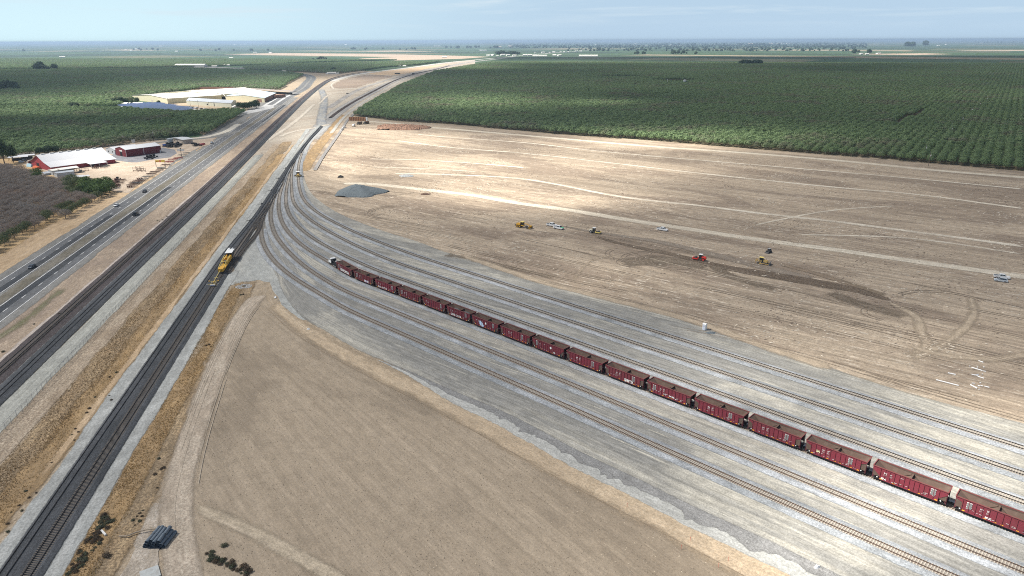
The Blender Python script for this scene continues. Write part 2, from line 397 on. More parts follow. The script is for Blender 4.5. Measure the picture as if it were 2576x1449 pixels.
M_wye = gmat('wye_dirt', (.42, .37, .30), (.54, .49, .40), (.36, .29, .22), .02, .12, .008, (.32, .28, .23), .6, c3=(.62, .56, .46), s3=(.02, .3), bump=.2)
poly('earth', [(-700, -80), (900, -80), (900, 700), (250, 1400), (-500, 2400), (-900, 2400), (-560, 1100), (-300, 700), (-700, 700)], -.02, M_earth, HW, world=True)
poly('dirt_field', [(742, 380), (800, 330), (890, 297), (1000, 307), (1132, 313), (1401, 338), (1670, 356), (1824, 370), (2178, 396), (2576, 431), (3100, 475), (3400, 1300), (2576, 1085), (2187, 955), (1886, 880), (1540, 780), (1344, 730), (1096, 660), (904, 600), (780, 520), (750, 450)], 0., M_right, R(-37), jag=.4)
poly('plowed_field', [(662, 748), (700, 788), (760, 830), (825, 874), (930, 934), (1002, 974), (1121, 1037), (1300, 1133), (1500, 1238), (1700, 1343), (1890, 1450), (2300, 1700), (2200, 2300), (700, 2300), (500, 1449), (470, 1300), (462, 1200), (490, 1100), (527, 1000), (560, 905), (600, 815), (630, 765)], .01, M_brown, R(-52), jag=.3, jstep=5)
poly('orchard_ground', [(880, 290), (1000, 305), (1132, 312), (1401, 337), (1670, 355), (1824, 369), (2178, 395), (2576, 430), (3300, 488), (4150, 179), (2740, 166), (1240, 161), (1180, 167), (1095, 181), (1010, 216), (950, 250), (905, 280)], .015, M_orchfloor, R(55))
poly('orchard_ground', [(-900, 700), (-60, 715), (60, 640), (150, 575), (235, 512), (300, 478), (330, 470), (235, 440), (150, 425), (60, 398), (-700, 400)], .012, gmat('bare_orchard_floor', (.42, .29, .15), (.50, .37, .22), (.30, .21, .12), .1, .2, .03), R(10), jag=1.)
poly('wye_ground', [(740, 400), (800, 325), (830, 316), (890, 297), (905, 280), (950, 250), (1010, 218), (1095, 181), (1195, 160), (1195, 150), (1069, 164), (960, 180), (880, 192), (830, 206), (790, 232), (742, 272), (690, 330), (640, 385), (600, 430), (660, 480)], .0, M_wye, R(60), jag=1.5, jstep=20)
M_wbrown = gmat('wye_brown', (.27, .21, .165), (.33, .27, .21), (.23, .18, .14), .02, .1)
M_worange = gmat('wye_orange', (.55, .40, .25), (.60, .46, .31), (.44, .32, .22), .01, .05)
poly('dirt_field', [(834, 220), (841, 213), (851, 206), (875, 197), (912, 189), (960, 188), (989, 193), (960, 200), (933, 208), (899, 221), (860, 223)], .03, M_wbrown, R(30), jag=2.5, jstep=20)
poly('dirt_field', [(921, 186), (990, 176), (1069, 168), (1130, 161), (1100, 168), (1069, 174), (1022, 185), (985, 190)], .03, M_worange, R(30), jag=2, jstep=30)
for pts in ([(560, 136.5), (700, 133.5), (900, 135), (1060, 138), (1180, 141), (1230, 143), (1160, 148), (1000, 152), (900, 147), (1000, 143.5), (760, 140)],
            [(250, 126), (330, 124.6), (430, 126.5), (320, 127)], [(900, 128), (1000, 127), (1100, 129.5), (960, 130)], [(1990, 167.5), (2120, 166), (2180, 170)][:0] or [(1970, 168), (2090, 166), (2130, 169), (2040, 171)],
            [(2130, 136), (2330, 134), (2400, 136), (2300, 138.5)], [(2400, 127), (2576, 126), (2576, 128), (2460, 128.5)]):
    poly('dirt_field', pts, .04, gmat('far_dirt', (.40, .31, .23), (.46, .37, .28), None, .004, .01), R(20))
# ------------------------------------------------ corridor strips in metres (offset right of the survey line, distance along)
AS = np.arange(60, 760, 10.)
def cor(o0, o1, s0=60, s1=760, step=8, wob=0.):
    s = np.arange(s0, s1 + .1, step); r = np.random.RandomState(int(abs(o0) * 7 + s1))
    def q(o):
        w_ = r.normal(0, wob, len(s)) if wob else 0 * s
        if wob: w_ = np.convolve(w_, np.ones(3) / 1.7, 'same')
        return np.array([W(o + b_, a_) for a_, b_ in zip(s, w_)])
    return q(o0), q(o1)
M_asph = gmat('asphalt', (.13, .134, .14), (.16, .164, .168), (.145, .147, .145),   .004, .8, .01, (.085, .09, .095), 3., soft=.4, rag=.8, rags=.5, spk=(.5, .8))
M_asphd = gmat('asphalt_dark', (.048, .052, .06), (.062, .066, .075), (.085, .088, .09), .004, 1.2, .006, (.06, .065, .07), 3., soft=.3, rag=.3)
M_should = gmat('shoulder', (.215, .212, .202), (.265, .26, .245), (.18, .177, .165), .01, .6, .02, (.22, .215, .2), 2.5, soft=1.2, rag=2.4, rags=.5)
M_median = gmat('median_dirt', (.19, .178, .155), (.25, .237, .21), (.12, .11, .085), .02, .5, .03, (.18, .16, .12), 1.4, soft=.8, rag=1.6, rags=.8)
M_white = gmat('road_paint', (.66, .66, .65), (.72, .72, .71), (.5, .5, .5), .2, 2.)
M_pink = gmat('pale_pink_gravel', (.52, .45, .40), (.60, .53, .47), (.44, .38, .33), .03, .4, .03, (.38, .33, .29), 2.5, soft=.7, rag=1.6)
M_oldbal = gmat('old_ballast', (.078, .066, .066), (.105, .09, .09), (.065, .055, .055), .02, .4, .02, (.30, .28, .27), 3.2, soft=.5, rag=1.2, spk=(.56, .66), bump=.5, bumps=4)
M_dkbal = gmat('dark_ballast', (.062, .066, .072), (.092, .096, .103), (.05, .054, .058), .004, .9, .01, (.16, .165, .172), 3.6, soft=.5, rag=1.0, rags=1., spk=(.5, .75), bump=.5, bumps=4)
M_paleg = gmat('pale_gravel', (.35, .36, .345), (.43, .435, .415), (.30, .305, .29), .02, .6, .02, (.30, .31, .30), 3.5, soft=.6, rag=1.6, rags=.8, spk=(.62, .75))
M_access = gmat('access_road', (.33, .335, .30), (.45, .445, .39), (.27, .275, .25), .005, .9, .012, (.33, .33, .3), 1.5, soft=.6, rag=1.0, lines=.12)
M_grass = gmat('dry_grass_ground', (.40, .27, .135), (.50, .355, .195), (.30, .215, .125), .06, .3, .02, (.24, .165, .09), 1.9, soft=1.5, rag=5., rags=.3, bump=.35, grain=.34, bumps=2.6, spk=(.42, .62))
M_grassb = gmat('scrub_ground', (.34, .245, .145), (.44, .33, .20), (.26, .20, .13), .05, .3, .03, (.17, .125, .08), 1.8, soft=1.2, rag=3.5, rags=.4, bump=.35, grain=.36, bumps=2.6, spk=(.42, .62))
M_orange = gmat('orange_dirt', (.52, .385, .235), (.60, .47, .33), (.42, .30, .18), .02, .7, .03, (.38, .28, .18), 2., soft=.8, rag=1.6)
M_tan = gmat('tan_dirt_road', (.52, .42, .285), (.60, .50, .36), (.44, .35, .24), .006, .5, .02, (.42, .33, .22), 1.5, soft=1., rag=1.8)
M_gdirt = gmat('grey_tan_road', (.44, .375, .295), (.54, .475, .38), (.36, .30, .23), .006, .8, .03, (.33, .27, .21), 1.5, soft=1.4, rag=2.6, c3=(.62, .56, .47), s3=(.008, 1.4))
M_green = gmat('green_weeds', (.20, .195, .11), (.27, .25, .17), (.33, .28, .21), .1, .4, .05, (.15, .15, .08), 1.6, soft=3.5, rag=6.)
sheet('verge', *cor(-176, -159, 60, 1200, wob=.8), .03, M_orange)
sheet('verge', *cor(-132.5, -119, 60, 1500, wob=.3), .03, gmat('verge_dirt', (.40, .32, .24), (.50, .41, .31), (.31, .25, .2), .02, .3, .02, (.25, .19, .14), 1.3, c3=(.55, .40, .24), s3=(.03, .3), soft=.5, rag=1.))
sheet('weeds', *cor(-130, -125.5, 205, 300, wob=.8), .05, M_green)
sheet('road', *cor(-162, -131.2, 60, 1300, wob=.25), .06, M_should)
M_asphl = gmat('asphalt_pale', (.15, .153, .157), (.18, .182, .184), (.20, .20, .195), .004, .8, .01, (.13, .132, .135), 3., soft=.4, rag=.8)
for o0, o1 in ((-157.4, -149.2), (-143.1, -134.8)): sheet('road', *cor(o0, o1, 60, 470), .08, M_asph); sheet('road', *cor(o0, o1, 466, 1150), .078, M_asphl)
sheet('verge', *cor(-181, -161, 560, 1300, wob=1.5), .05, M_should)
for o0, o1, s0, s1 in ((-153.2, -149.9, 60, 420), (-142.6, -139.2, 60, 505), (-139.0, -135.2, 900, 1150)): sheet('road', *cor(o0, o1, s0, s1), .1, M_asphd)
sheet('median', *cor(-149., -143.2, 60, 1100, wob=.3), .1, M_median)
for o in (-157.0, -149.75, -142.7, -135.1): sheet('road_marking', *cor(o - .16, o + .16, 60, 1250, 40), .125, M_white, across=(0, 1))
dm = MB()
for o in (-153.3, -138.9):
    for s in np.arange(100 if o < -150 else 104.5, 1250, 14.63):
        a, b, c, d = (W(o - .17, s), W(o + .17, s), W(o + .17, s + 3.66), W(o - .17, s + 3.66)); dm.quad(*[(*q, .127) for q in (a, b, c, d)])
o = dm.build('road_marking', M_white); o['kind'] = 'structure'
sheet('gravel_verge', *cor(-120.6, -118.4, 60, 1250, wob=.2), .06, M_pink)
sheet('access_road', *cor(-105.6, -98.3, 60, 640, wob=.15), .05, M_access)
sheet('dirt_path', *cor(-98.4, -91.5, 60, 700, wob=.25), .05, gmat('fence_dirt', (.46, .38, .28), (.55, .47, .36), (.34, .27, .19), .01, .8, .03, (.2, .15, .11), 1.6, soft=.5, rag=1.2, c3=(.2, .15, .12), s3=(.04, .6)))
sheet('dry_grass_bank', *cor(-92.5, -82.5, 60, 720, wob=.6), .07, M_grassb)
sheet('dry_grass_bank', *cor(-86.5, -78, 60, 640, wob=.6), .09, M_grass)
sheet('dirt_path', *cor(-81.2, -78.6, 150, 700, wob=.3), .11, M_orange)
sheet('gravel_shoulder', *cor(-78.6, -73.5, 60, 820, wob=.25), .12, M_paleg)
sheet('gravel_shoulder', *cor(-66.8, -62.2, 60, 300, wob=.2), .12, M_paleg)
sheet('dry_grass_bank', *cor(-63., -55.5, 60, 288, wob=.8), .06, M_grass)
sheet('dirt_path', *cor(-57.5, -52.5, 60, 285, wob=.5), .08, M_grassb)
# ------------------------------------------------ ladder, wye and far curves
def rs2(a, b, n=120): return resamp(np.array(a), n=n), resamp(np.array(b), n=n)
def wl(o, s0, s1, st=20): return [W(o, s) for s in np.arange(s0, s1 + 1, st)]
dkL = wl(-75.0, 60, 330) + [G(*p) for p in [(641.5, 538.4), (683.7, 477.5), (733.7, 402.5), (775, 350), (806, 316)]]
dkR = wl(-65.8, 60, 330) + [G(*p) for p in [(641.5, 577.5), (676, 515), (711.8, 455.6), (746, 402.5), (781, 354), (813, 319)]]
sL, sR = spline(dkL, 4, 8), spline(dkR, 4, 8)
Lb, Rb = rs2(sL, sR, 260)
sheet('ballast_bed', Lb, Rb, .14, M_dkbal, across=(0, .14, .3, .5, .7, .86, 1), cross=(0, .42, .36, .2, .36, .42, 0))
pl = spline([W(-78.4, 330)] + [G(*p) for p in [(661.7, 490.7), (707, 428), (752.3, 367.5), (792.6, 322), (806, 310)]], 4, 8)
pr = spline([W(-74, 330)] + [G(*p) for p in [(650, 530), (686, 477.5), (735, 402.5), (776, 350), (807, 316)]], 4, 8)
sheet('gravel_shoulder', *rs2(pl, pr), .1, M_paleg)
prl = D([(700, 478), (711, 455.6), (746, 402.5), (780, 354), (814, 318)]); prr = D([(735, 478), (752, 435), (770, 397.7), (789, 352.4), (836, 314)])
sheet('gravel_shoulder', *rs2(spline(prl, 4), spline(prr, 4)), .05, gmat('ladder_gravel', (.40, .41, .40), (.50, .50, .47), (.33, .34, .34), .01, .4, .02, (.28, .28, .28), 2., soft=2., rag=4.))
# main line pair
BEND = lambda s: -7.5 * min(1, max(0, (s - 470) / 700.))
def CW(o, s): return W(o + BEND(s), s)
farc = [(830, 199), (868, 188.8), (918, 180), (1019, 168.6), (1120, 154.8), (1195, 148.4), (1290, 140), (1400, 131.5)]
T1w = spline([CW(-115.5, s) for s in range(60, 1400, 40)] + [G(*p) for p in farc], 10, 30)
T2w = spline([CW(-108.3, s) for s in range(60, 1400, 40)] + [G(x + 6, y + 1.5) for x, y in farc[:3]], 10, 20)
cstrip('ballast_bed', off(T1w, .6), 8.6, .07, M_oldbal, across=(0, .25, .33, .48, .56, .8, 1), cross=(0, .12, .42, .42, .12, .06, 0))
cstrip('gravel_shoulder', off(T2w, -2.6), 1.6, .10, M_paleg)
cstrip('ballast_bed', T2w, 6.4, .12, M_dkbal, across=(0, .2, .3, .5, .7, .8, 1), cross=(0, .3, .42, .42, .42, .3, 0))
# far continuation and roads
hwc = spline([CW(-146.8, s) for s in range(1150, 1350, 50)] + [G(*p) for p in [(760, 223), (775, 207), (783, 197), (776, 190.5), (755, 186.5), (715, 183), (660, 179.5), (620, 176), (605, 172.5), (640, 167.5), (712, 166)]], 8, 12)
cstrip('road', hwc, 27, .1, M_should); cstrip('road', off(hwc, -6.5), 9, .13, M_asphl); cstrip('road', off(hwc, 6.5), 9, .13, M_asphl)
cstrip('road', spline(D([(470, 168), (520, 169), (570, 171), (615, 172.5)]), 10, 10), np.linspace(90, 60, len(spline(D([(470, 168), (520, 169), (570, 171), (615, 172.5)]), 10, 10))), .05, M_should)
fr = spline(D([(830, 205), (868, 193.5), (918, 184), (1019, 171.5), (1120, 158), (1195, 150.5), (1290, 142), (1400, 132.5), (1500, 126)]), 20, 30)
cstrip('road', fr, 20, .05, gmat('far_road', (.47, .46, .43), (.55, .53, .49), None, .005, .1, soft=1.))
fr2 = spline(D([(742, 302), (780, 268), (815, 240), (850, 212)]), 10)
east = spline(D([(775, 352), (802.7, 324.7), (811.5, 314.6), (838, 290.7), (880.7, 261.8), (943.7, 227.8), (994, 202.6), (1039.4, 187.5), (1094.8, 174.9), (1145, 162.3), (1195, 154.7), (1290, 144)]), 8, 14)
cstrip('gravel_shoulder', east, 22, .04, gmat('wye_gravel', (.34, .33, .31), (.45, .43, .39), (.27, .26, .25), .01, .2, .01, (.24, .23, .22), 1., soft=3., rag=6.))
iE = len(east)
m_ebed = gmat('curve_ballast', (.10, .07, .06), (.13, .095, .08), (.08, .06, .05), .01, .5, soft=.5, rag=1.)
cstrip('ballast_bed', east[int(iE * .06):int(iE * .60)], 5.5, .12, m_ebed, across=(0, .25, .5, .75, 1), cross=(0, .9, 1., .9, 0))
cstrip('road', off(east, 17)[6:], 5, .09, gmat('orchard_edge_road', (.36, .345, .31), (.44, .42, .38), None, .01, .2, soft=1., rag=2.))
cn2 = spline(D([(811, 316), (808, 303), (812, 280), (815, 262), (815.5, 247), (808, 225)]), 6, 10)
cstrip('ballast_bed', cn2, 15, .06, gmat('connector_gravel', (.21, .22, .235), (.28, .29, .30), (.34, .33, .30), .01, .25, .02, soft=4., rag=6.))
cstrip('ballast_bed', spline(D([(827, 272), (860, 250), (899, 227), (955, 207), (1022, 189), (1069, 177), (1195, 154.5)]), 10, 15), 12, .05, gmat('second_bed', (.24, .225, .21), (.30, .28, .26), (.38, .36, .33), .01, .3, soft=2., rag=4.))
for P_, w_ in (([(839, 224), (834, 213), (850, 203), (905, 187.5), (960, 180.5)], 9), ([(800, 262), (845, 235), (900, 231), (955, 212), (1030, 193)], 8), ([(700, 345), (740, 330), (790, 322), (830, 312)], 10), ([(660, 360), (720, 322), (760, 290), (790, 262)], 10)):
    cstrip('dirt_path', spline(D(P_), 8, 8), w_, .08, gmat('pale_path', (.48, .43, .36), (.54, .49, .41), None, .01, .2, soft=4., rag=7.))
# culvert-side wall: long narrow concrete kerb beside the ditch
cw = spline(D([(792, 429), (812, 395), (835, 362), (860, 326), (872, 306), (890, 288)]), 5, 8)
o = cstrip('concrete_ditch', cw, 2.8, .1, gmat('concrete_lining', (.24, .23, .22), (.30, .285, .27), None, .02, .4), across=(0, .15, .85, 1), cross=(.5, .5, .35, .35))
tan_l = spline(D([(780, 430), (800, 395), (822, 362), (848, 326), (862, 306), (880, 288)]), 5, 8)
cstrip('dry_grass_bank', off(tan_l, -6), 12, .03, M_grass)
# ------------------------------------------------ yard
YH_ = R(-43.8); YD = np.array([math.cos(YH_), math.sin(YH_)]); YN = np.array([-YD[1], YD[0]])
YC = {1: [(658.5, 556.3), (656, 581), (663, 615), (683.4, 648.9), (712.7, 678), (753.3, 707.6), (796, 732.4)],
      2: [(700, 474), (686, 505), (681, 530), (681, 554), (692.4, 590), (719.5, 626), (757.8, 662.4), (799, 691.8)],
      3: [(718, 448), (706, 480), (701.4, 502), (701.4, 529), (712.7, 565.4), (739.8, 599), (780.4, 630.8), (825.6, 656.8)],
      4: [(738, 412), (727, 445), (720, 480), (719.5, 513.5), (728.5, 540.5), (753.3, 572), (791.7, 601.5), (848, 633)],
      5: [(741, 405), (734, 427.7), (733, 466), (739.8, 511), (769, 542.8), (803, 567.6), (859.4, 599), (915.8, 626.3)],
      6: [(762, 378), (752, 410), (750, 435), (753.3, 472.8), (764.6, 502), (791.7, 529), (832.3, 554), (893, 583.4), (972, 615)]}
YO = {1: 128.2, 2: 138.9, 3: 151.0, 4: 163.0, 5: 175.3, 6: 187.9}
DROT = 0.0035
def Yp(o, s): return YD * s + YN * (o + DROT * (s + 60))
YT = {}
for i, c_ in YC.items():
    P = [G(x, y, .7) for x, y in c_]; s0 = max(float(P[-1] @ YD) + 25, -235)
    P += [Yp(YO[i], s) for s in np.arange(s0, 75, 20)]
    YT[i] = spline(P, 2., 9)
def ycut(P, s0): return P[(P @ YD) > s0]
M_pad = gmat('yard_pad', (.31, .30, .268), (.40, .38, .325), (.235, .23, .212), .02, .75, .012, (.29, .285, .26), 2.2, soft=1.2, rag=2.5, rags=.5, c3=(.50, .47, .39), s3=(.035, 1.1), thr3=(.56, .7), thr2=(.42, .56), spk=(.5, .8), thr=(.4, .56), bump=.15, grain=.22, lines=.2, ls=(.012, .95))
M_ybal = gmat('yard_ballast', (.32, .335, .35), (.375, .39, .405), (.26, .275, .285), .01, 1., .02, (.16, .18, .20), 3.4, soft=.35, rag=.9, rags=1.2, spk=(.52, .7), bump=.6, bumps=4, grain=.3)
M_crib = gmat('track_crib', (.36, .335, .29), (.45, .42, .365), (.24, .215, .185), .02, .9, .02, (.20, .17, .145), 3.)
lowL = off(YT[1], 13)[4:]; upR = off(YT[6], -11.5)
lowP = spline([G(*p) for p in [(652, 575), (668, 635), (697, 700), (716, 745), (760, 800), (826, 839), (883, 874), (931, 896), (1012, 930), (1098, 972), (1193, 1018), (1258, 1046), (1325, 1080), (1422, 1132), (1476, 1160), (1572, 1205), (1748, 1293), (1887, 1357), (2054, 1440), (2400, 1620)]], 3, 4)
upP = spline([G(*p) for p in [(760, 405), (764, 440), (774, 470), (792, 495), (848, 533.8), (904.6, 558.6), (972, 583), (1069, 612.8), (1096.6, 626), (1232, 664.7), (1344.8, 698.5), (1457.7, 727.9), (1540, 754.7), (1713.5, 803), (1886.7, 864), (2012.6, 898.7), (2164.5, 948.8), (2316.4, 997.4), (2576, 1063), (2900, 1160)]], 3, 6)
n = 330
fracL = resamp(lowP, n=n); fracU = resamp(upP, n=n)
sheet('yard_ground', fracL, fracU, .05, M_pad, across=(0, .03, .1, .2, .3, .4, .5, .6, .7, .8, .9, .97, 1))
poly('yard_ground', [(566, 722), (600, 711), (650, 704), (672, 712), (697, 745), (720, 780), (760, 806), (800, 800), (700, 690), (668, 640), (655, 585), (640, 580), (605, 642), (575, 700)], .045, gmat('triangle_gravel', (.37, .375, .355), (.46, .45, .41), (.31, .31, .30), .03, .12, .03, (.32, .33, .31), 2., c3=(.52, .52, .48), s3=(.02, .3)), R(120), jag=.5, jstep=3)
poly('gravel_shoulder', [(560, 724), (592, 708), (625, 700), (660, 706), (685, 728), (700, 742), (760, 780), (772, 800), (740, 795), (713, 783), (690, 755), (655, 722), (622, 713), (596, 717), (575, 727), (556, 760)], .06, M_paleg, R(-60), jag=.45, jstep=2.5)
# shed gravel and ragged darker rim on the lower side of the yard
rim = spline([G(*p) for p in [(931, 897), (1012, 931), (1098, 974), (1193, 1020), (1258, 1047), (1325, 1082), (1422, 1136), (1476, 1163), (1572, 1208), (1748, 1296), (1887, 1359), (2054, 1442), (2400, 1620)]], 1., 3)
out1 = off(rim, 3.4); T_, N_ = normals(rim); rr = np.random.RandomState(5)
jg = (.6 * np.interp(np.arange(len(rim)), np.arange(0, len(rim), 2), rr.rand(len(range(0, len(rim), 2)))) + .4 * rr.rand(len(rim))) ** 2
big = np.interp(np.arange(len(rim)), np.arange(0, len(rim), 9), rr.rand(len(range(0, len(rim), 9))))
wd = np.linspace(.5, 1.3, len(rim)); tp = np.clip(np.arange(len(rim)) / 45., .02, 1)
sheet('gravel_shoulder', rim - N_ * (1. * tp)[:, None], rim + N_ * (tp * (2.3 + 1.4 * wd + .5 * big + .5 * jg))[:, None], .06, gmat('rim_pale_gravel', (.43, .43, .40), (.49, .49, .455), (.38, .38, .35), .03, .4, .02, (.36, .36, .34), 3., soft=.3, rag=1.8, rags=1.2), across=(0, .3, .6, 1))
sheet('gravel_shoulder', rim - N_ * (2.6 * tp)[:, None], rim + N_ * (tp * (.1 + 4.2 * jg * (big ** 2) + 1.5 * jg + .2 * big) * wd)[:, None], .075, gmat('rim_dark_gravel', (.16, .155, .15), (.21, .205, .20), None, .03, .4, .02, (.30, .30, .29), 3., soft=.5, rag=.9, rags=1.5), across=(0, .2, .6, .85, 1))
tanr = spline([G(*p) for p in [(700, 760), (770, 822), (826, 858), (931, 915), (1050, 972), (1150, 1022), (1258, 1078), (1476, 1195), (1748, 1330), (1980, 1449), (2200, 1560)]], 3, 6)
wt = np.interp(np.arange(len(tanr)), [0, len(tanr) * .3, len(tanr)], [7, 9, 13])
cstrip('dirt_path', off(tanr, 1.5), wt, .04, gmat('edge_tan_road', (.44, .355, .25), (.51, .42, .305), (.38, .305, .22), .01, .5, .015, (.44, .34, .23), 1.6, soft=3., rag=6., c3=(.66, .57, .44), s3=(.01, .6)))
cstrip('tyre_tracks', off(tanr, 5.5), .3, .06, gmat('rut', (.26, .20, .14), (.30, .24, .17), None, .3, 1., soft=.12, rag=.3), across=(0, .5, 1))
# ballast beds and tracks
M_rail = mat('rail_steel', (.10, .07, .055), .5, .5, .4, (.22, .13, .08), 2.); M_raild = mat('rail_dark', (.05, .045, .045), .45, .6, .2)
M_tie = mat('tie_wood', (.38, .345, .295), .9, 0, .6, (.24, .205, .165), 1.1, .1); M_tied = mat('tie_wood_dark', (.16, .14, .12), .9, 0, .5, (.09, .075, .065), 1.1, .1)
me_t = {}
def tie_mesh(m):
    if m.name not in me_t:
        o = MB().box((0, 0, 0), (.22, 2.6, .17)).build('sleeper', m, None, bevel=.012); me_t[m.name] = o.data; bpy.data.objects.remove(o)
    return me_t[m.name]
def track(P, zb, label, tie=None, mrail=M_rail, group='railway tracks', tsp=.53, tz=None, maxd=420, tgap=()):
    """rails and sleepers along P; zb = sleeper top"""
    root = empty('railway_track', (float(P[0][0]), float(P[0][1]), 0), 0, label, 'railway track', group)
    ox, oy = P[0]
    for sgn in (-.7525, .7525):
        Q = off(P, sgn); T, Nn = normals(Q); V = []; Fc = []
        prof = [(-.065, 0), (-.02, .03), (-.035, .14), (-.035, .18), (.035, .18), (.035, .14), (.02, .03), (.065, 0)]
        for p, nn in zip(Q, Nn):
            for a, z in prof: V.append((p[0] - ox + nn[0] * a, p[1] - oy + nn[1] * a, zb + z))
        k = len(prof)
        for i in range(len(Q) - 1):
            for j in range(k): Fc.append((i * k + j, i * k + (j + 1) % k, (i + 1) * k + (j + 1) % k, (i + 1) * k + j))
        me = bpy.data.meshes.new('rail'); me.from_pydata(V, [], Fc); me.materials.append(mrail); link('rail', me, root)
    if tie is None: return root
    d = np.r_[0, np.cumsum(np.linalg.norm(np.diff(P, axis=0), axis=1))]; s = np.arange(0, d[-1], tsp)
    X = np.interp(s, d, P[:, 0]); Y = np.interp(s, d, P[:, 1]); T, _ = normals(P); A = np.interp(s, d, np.unwrap(np.arctan2(T[:, 1], T[:, 0])))
    px, py, dep = proj(X, Y, 0); vis = (px > -60) & (px < 2640) & (py < 1500) & (dep > 0) & (dep < maxd)
    for a, b in tgap: vis &= ~((s > a) & (s < b))
    idx = [i for i in np.argsort(dep) if vis[i]]
    r = random.Random(len(idx)); tm = tie_mesh(tie)
    for i in idx[:100]:
        o = link('sleeper', tm, root); o.location = (X[i] - ox, Y[i] - oy, zb - .085 + r.uniform(-.012, .012)); o.rotation_euler = (0, 0, A[i] + r.gauss(0, .02))
    mb = MB()
    for i in idx[100:]: mb.box((X[i] - ox, Y[i] - oy, zb - .085 + r.uniform(-.012, .012)), (.22, 2.6, .17), A[i] + r.gauss(0, .02))
    if mb.v: o = mb.build('sleeper', tie, root); o['kind'] = 'stuff'
    return root
lab = {1: 'yard track closest to the plowed brown field', 2: 'second yard track from the plowed field, left of the hopper train', 3: 'yard track the dark red hopper train stands on',
       4: 'yard track just beyond the hopper train', 5: 'second yard track beyond the hopper train', 6: 'outermost yard track, beside the graded tan field'}
for i in range(1, 7):
    P = YT[i]; q = P[::2] if False else P
    cut = P[int(8):]
    cstrip('ballast_bed', cut, 6.4, .07 + .003 * i, M_ybal, across=(0, .2, .3, .5, .7, .8, 1), cross=(0, .3, .36, .36, .36, .3, 0))
    cstrip('ballast_bed', cut, 2.3, .455 + .003 * i, M_crib, across=(0, .5, 1))
    track(P, .56, lab[i], M_tie, M_rail if i < 4 else M_raild)
bigs = np.arange(60, 345, 5.)
def cpoly(o, s0, s1): return [W(o, s) for s in np.arange(s0, s1, 10.)]
lad = lambda pts: [G(*p) for p in pts]
PA = spline(cpoly(-73.2, 60, 330) + lad([(641.5, 546), (668, 507), (690, 475), (712, 440), (742, 396), (772, 353), (800, 324)]), 3, 6)
PB = spline(cpoly(-68.8, 60, 330) + lad([(641.5, 566), (668, 528), (694, 487), (714, 452), (745, 400), (775, 357), (803, 327)]), 3, 6)
track(PA, .56, 'embankment track with its sleepers buried in dark ballast', None, M_raild)
track(PB, .60, 'embankment track with bare grey sleepers, under the yellow tamping machine', M_tied, M_raild)
for P_, l_ in (([(560, 686), (600, 628), (641, 570), (668, 530), (684, 508)], 'switch lead crossing the dark ladder nearest the tamping machine'), ([(572, 690), (612, 632), (650, 584), (657, 560), (672, 520)], 'switch lead from the ladder into the first yard track'),
               ([(640, 575), (676, 522), (690, 490), (705, 460)], 'switch lead from the ladder into the second yard track'), ([(668, 532), (700, 480), (716, 452), (735, 415)], 'switch lead from the ladder into the train track')):
    track(spline(D(P_), 3, 5), .60, l_, M_tied, M_raild, 'switch leads')
track(T1w[:110], .56, 'old main line track beside the highway on brown ballast', M_tied, M_raild)
track(T2w[:95], .56, 'new track buried in black ballast between old main line and fence', None, M_raild)
track(east[int(iE * .05):int(iE * .6)], 1.15, 'curved track on dark bank along the far orchard', None, M_rail)
# ------------------------------------------------ dirt roads and marks on the fields
M_road1 = gmat('main_dirt_road', (.62, .56, .45), (.70, .64, .53), (.54, .48, .385), .004, .5, .015, (.48, .42, .33), 1., soft=1.6, rag=2.6)
M_line = gmat('furrow_pale', (.58, .52, .42), (.66, .60, .50), (.48, .42, .335), .01, .6, .03, soft=.8, rag=1.8, rags=.25)
def dstrip(name, pts, w, z, m, sm=10, **k): return cstrip(name, spline(D(pts), 4, sm), w, z, m, **k)
dstrip('dirt_path', [(860, 462), (930, 462), (1006, 470.6), (1090, 480), (1186.9, 490.9), (1299.7, 511), (1435, 529), (1570.6, 551.9), (1724, 574.9), (1876, 598.7), (2075, 624.8), (2255, 651), (2576, 696.6), (2800, 728)], 8.5, .03, M_road1)
dstrip('dirt_path', [(890, 303), (1000, 311), (1066, 319), (1132, 324.5), (1401, 348), (1670, 371), (1824, 381), (2119, 405), (2355, 428.8), (2576, 446.5), (2800, 464)], 10, .03, M_road1)
dstrip('dirt_path', [(1132, 321), (1401, 345), (1824, 378), (2119, 401), (2355, 423), (2576, 441)], 2., .045, gmat('ditch_dark', (.27, .23, .18), (.32, .27, .21), None, .02, .3, soft=.6, rag=1.))
for P_, w_ in (([(1050, 338), (1132, 345.5), (1320, 359), (1508.8, 380.5), (1824, 408.5), (2237, 443.6), (2576, 476)], 3.2), ([(1000, 354), (1132, 371), (1320, 385.8), (1535.7, 410), (1824, 443), (2119, 473), (2296, 488), (2576, 525)], 3.4),
               ([(990, 436), (1132, 439.6), (1315, 450), (1572, 496.7), (1767.6, 518.4), (1941, 540), (2075, 554), (2350, 590), (2576, 620)], 3.6), ([(930, 400), (1050, 402), (1220, 413), (1320, 422)], 3.), ([(935, 420), (1080, 425), (1200, 432)], 2.4),
               ([(2012, 590), (2300, 600), (2576, 640)], 2.2), ([(1900, 566), (2000, 545), (2100, 528), (2250, 518)], 2.)):
    dstrip('dirt_path', P_, w_ * 1.35, .035, M_line)
M_dsoil = gmat('fresh_soil', (.085, .062, .045), (.115, .085, .06), (.07, .05, .037), .01, .5, .02, (.21, .165, .12), 1.2, soft=.9, rag=2., rags=.4, bump=.4)
M_comp = gmat('compacted_soil', (.27, .225, .18), (.32, .275, .22), (.24, .20, .16), .01, .4, .02, (.22, .18, .14), 1.2, soft=1.6, rag=3.)
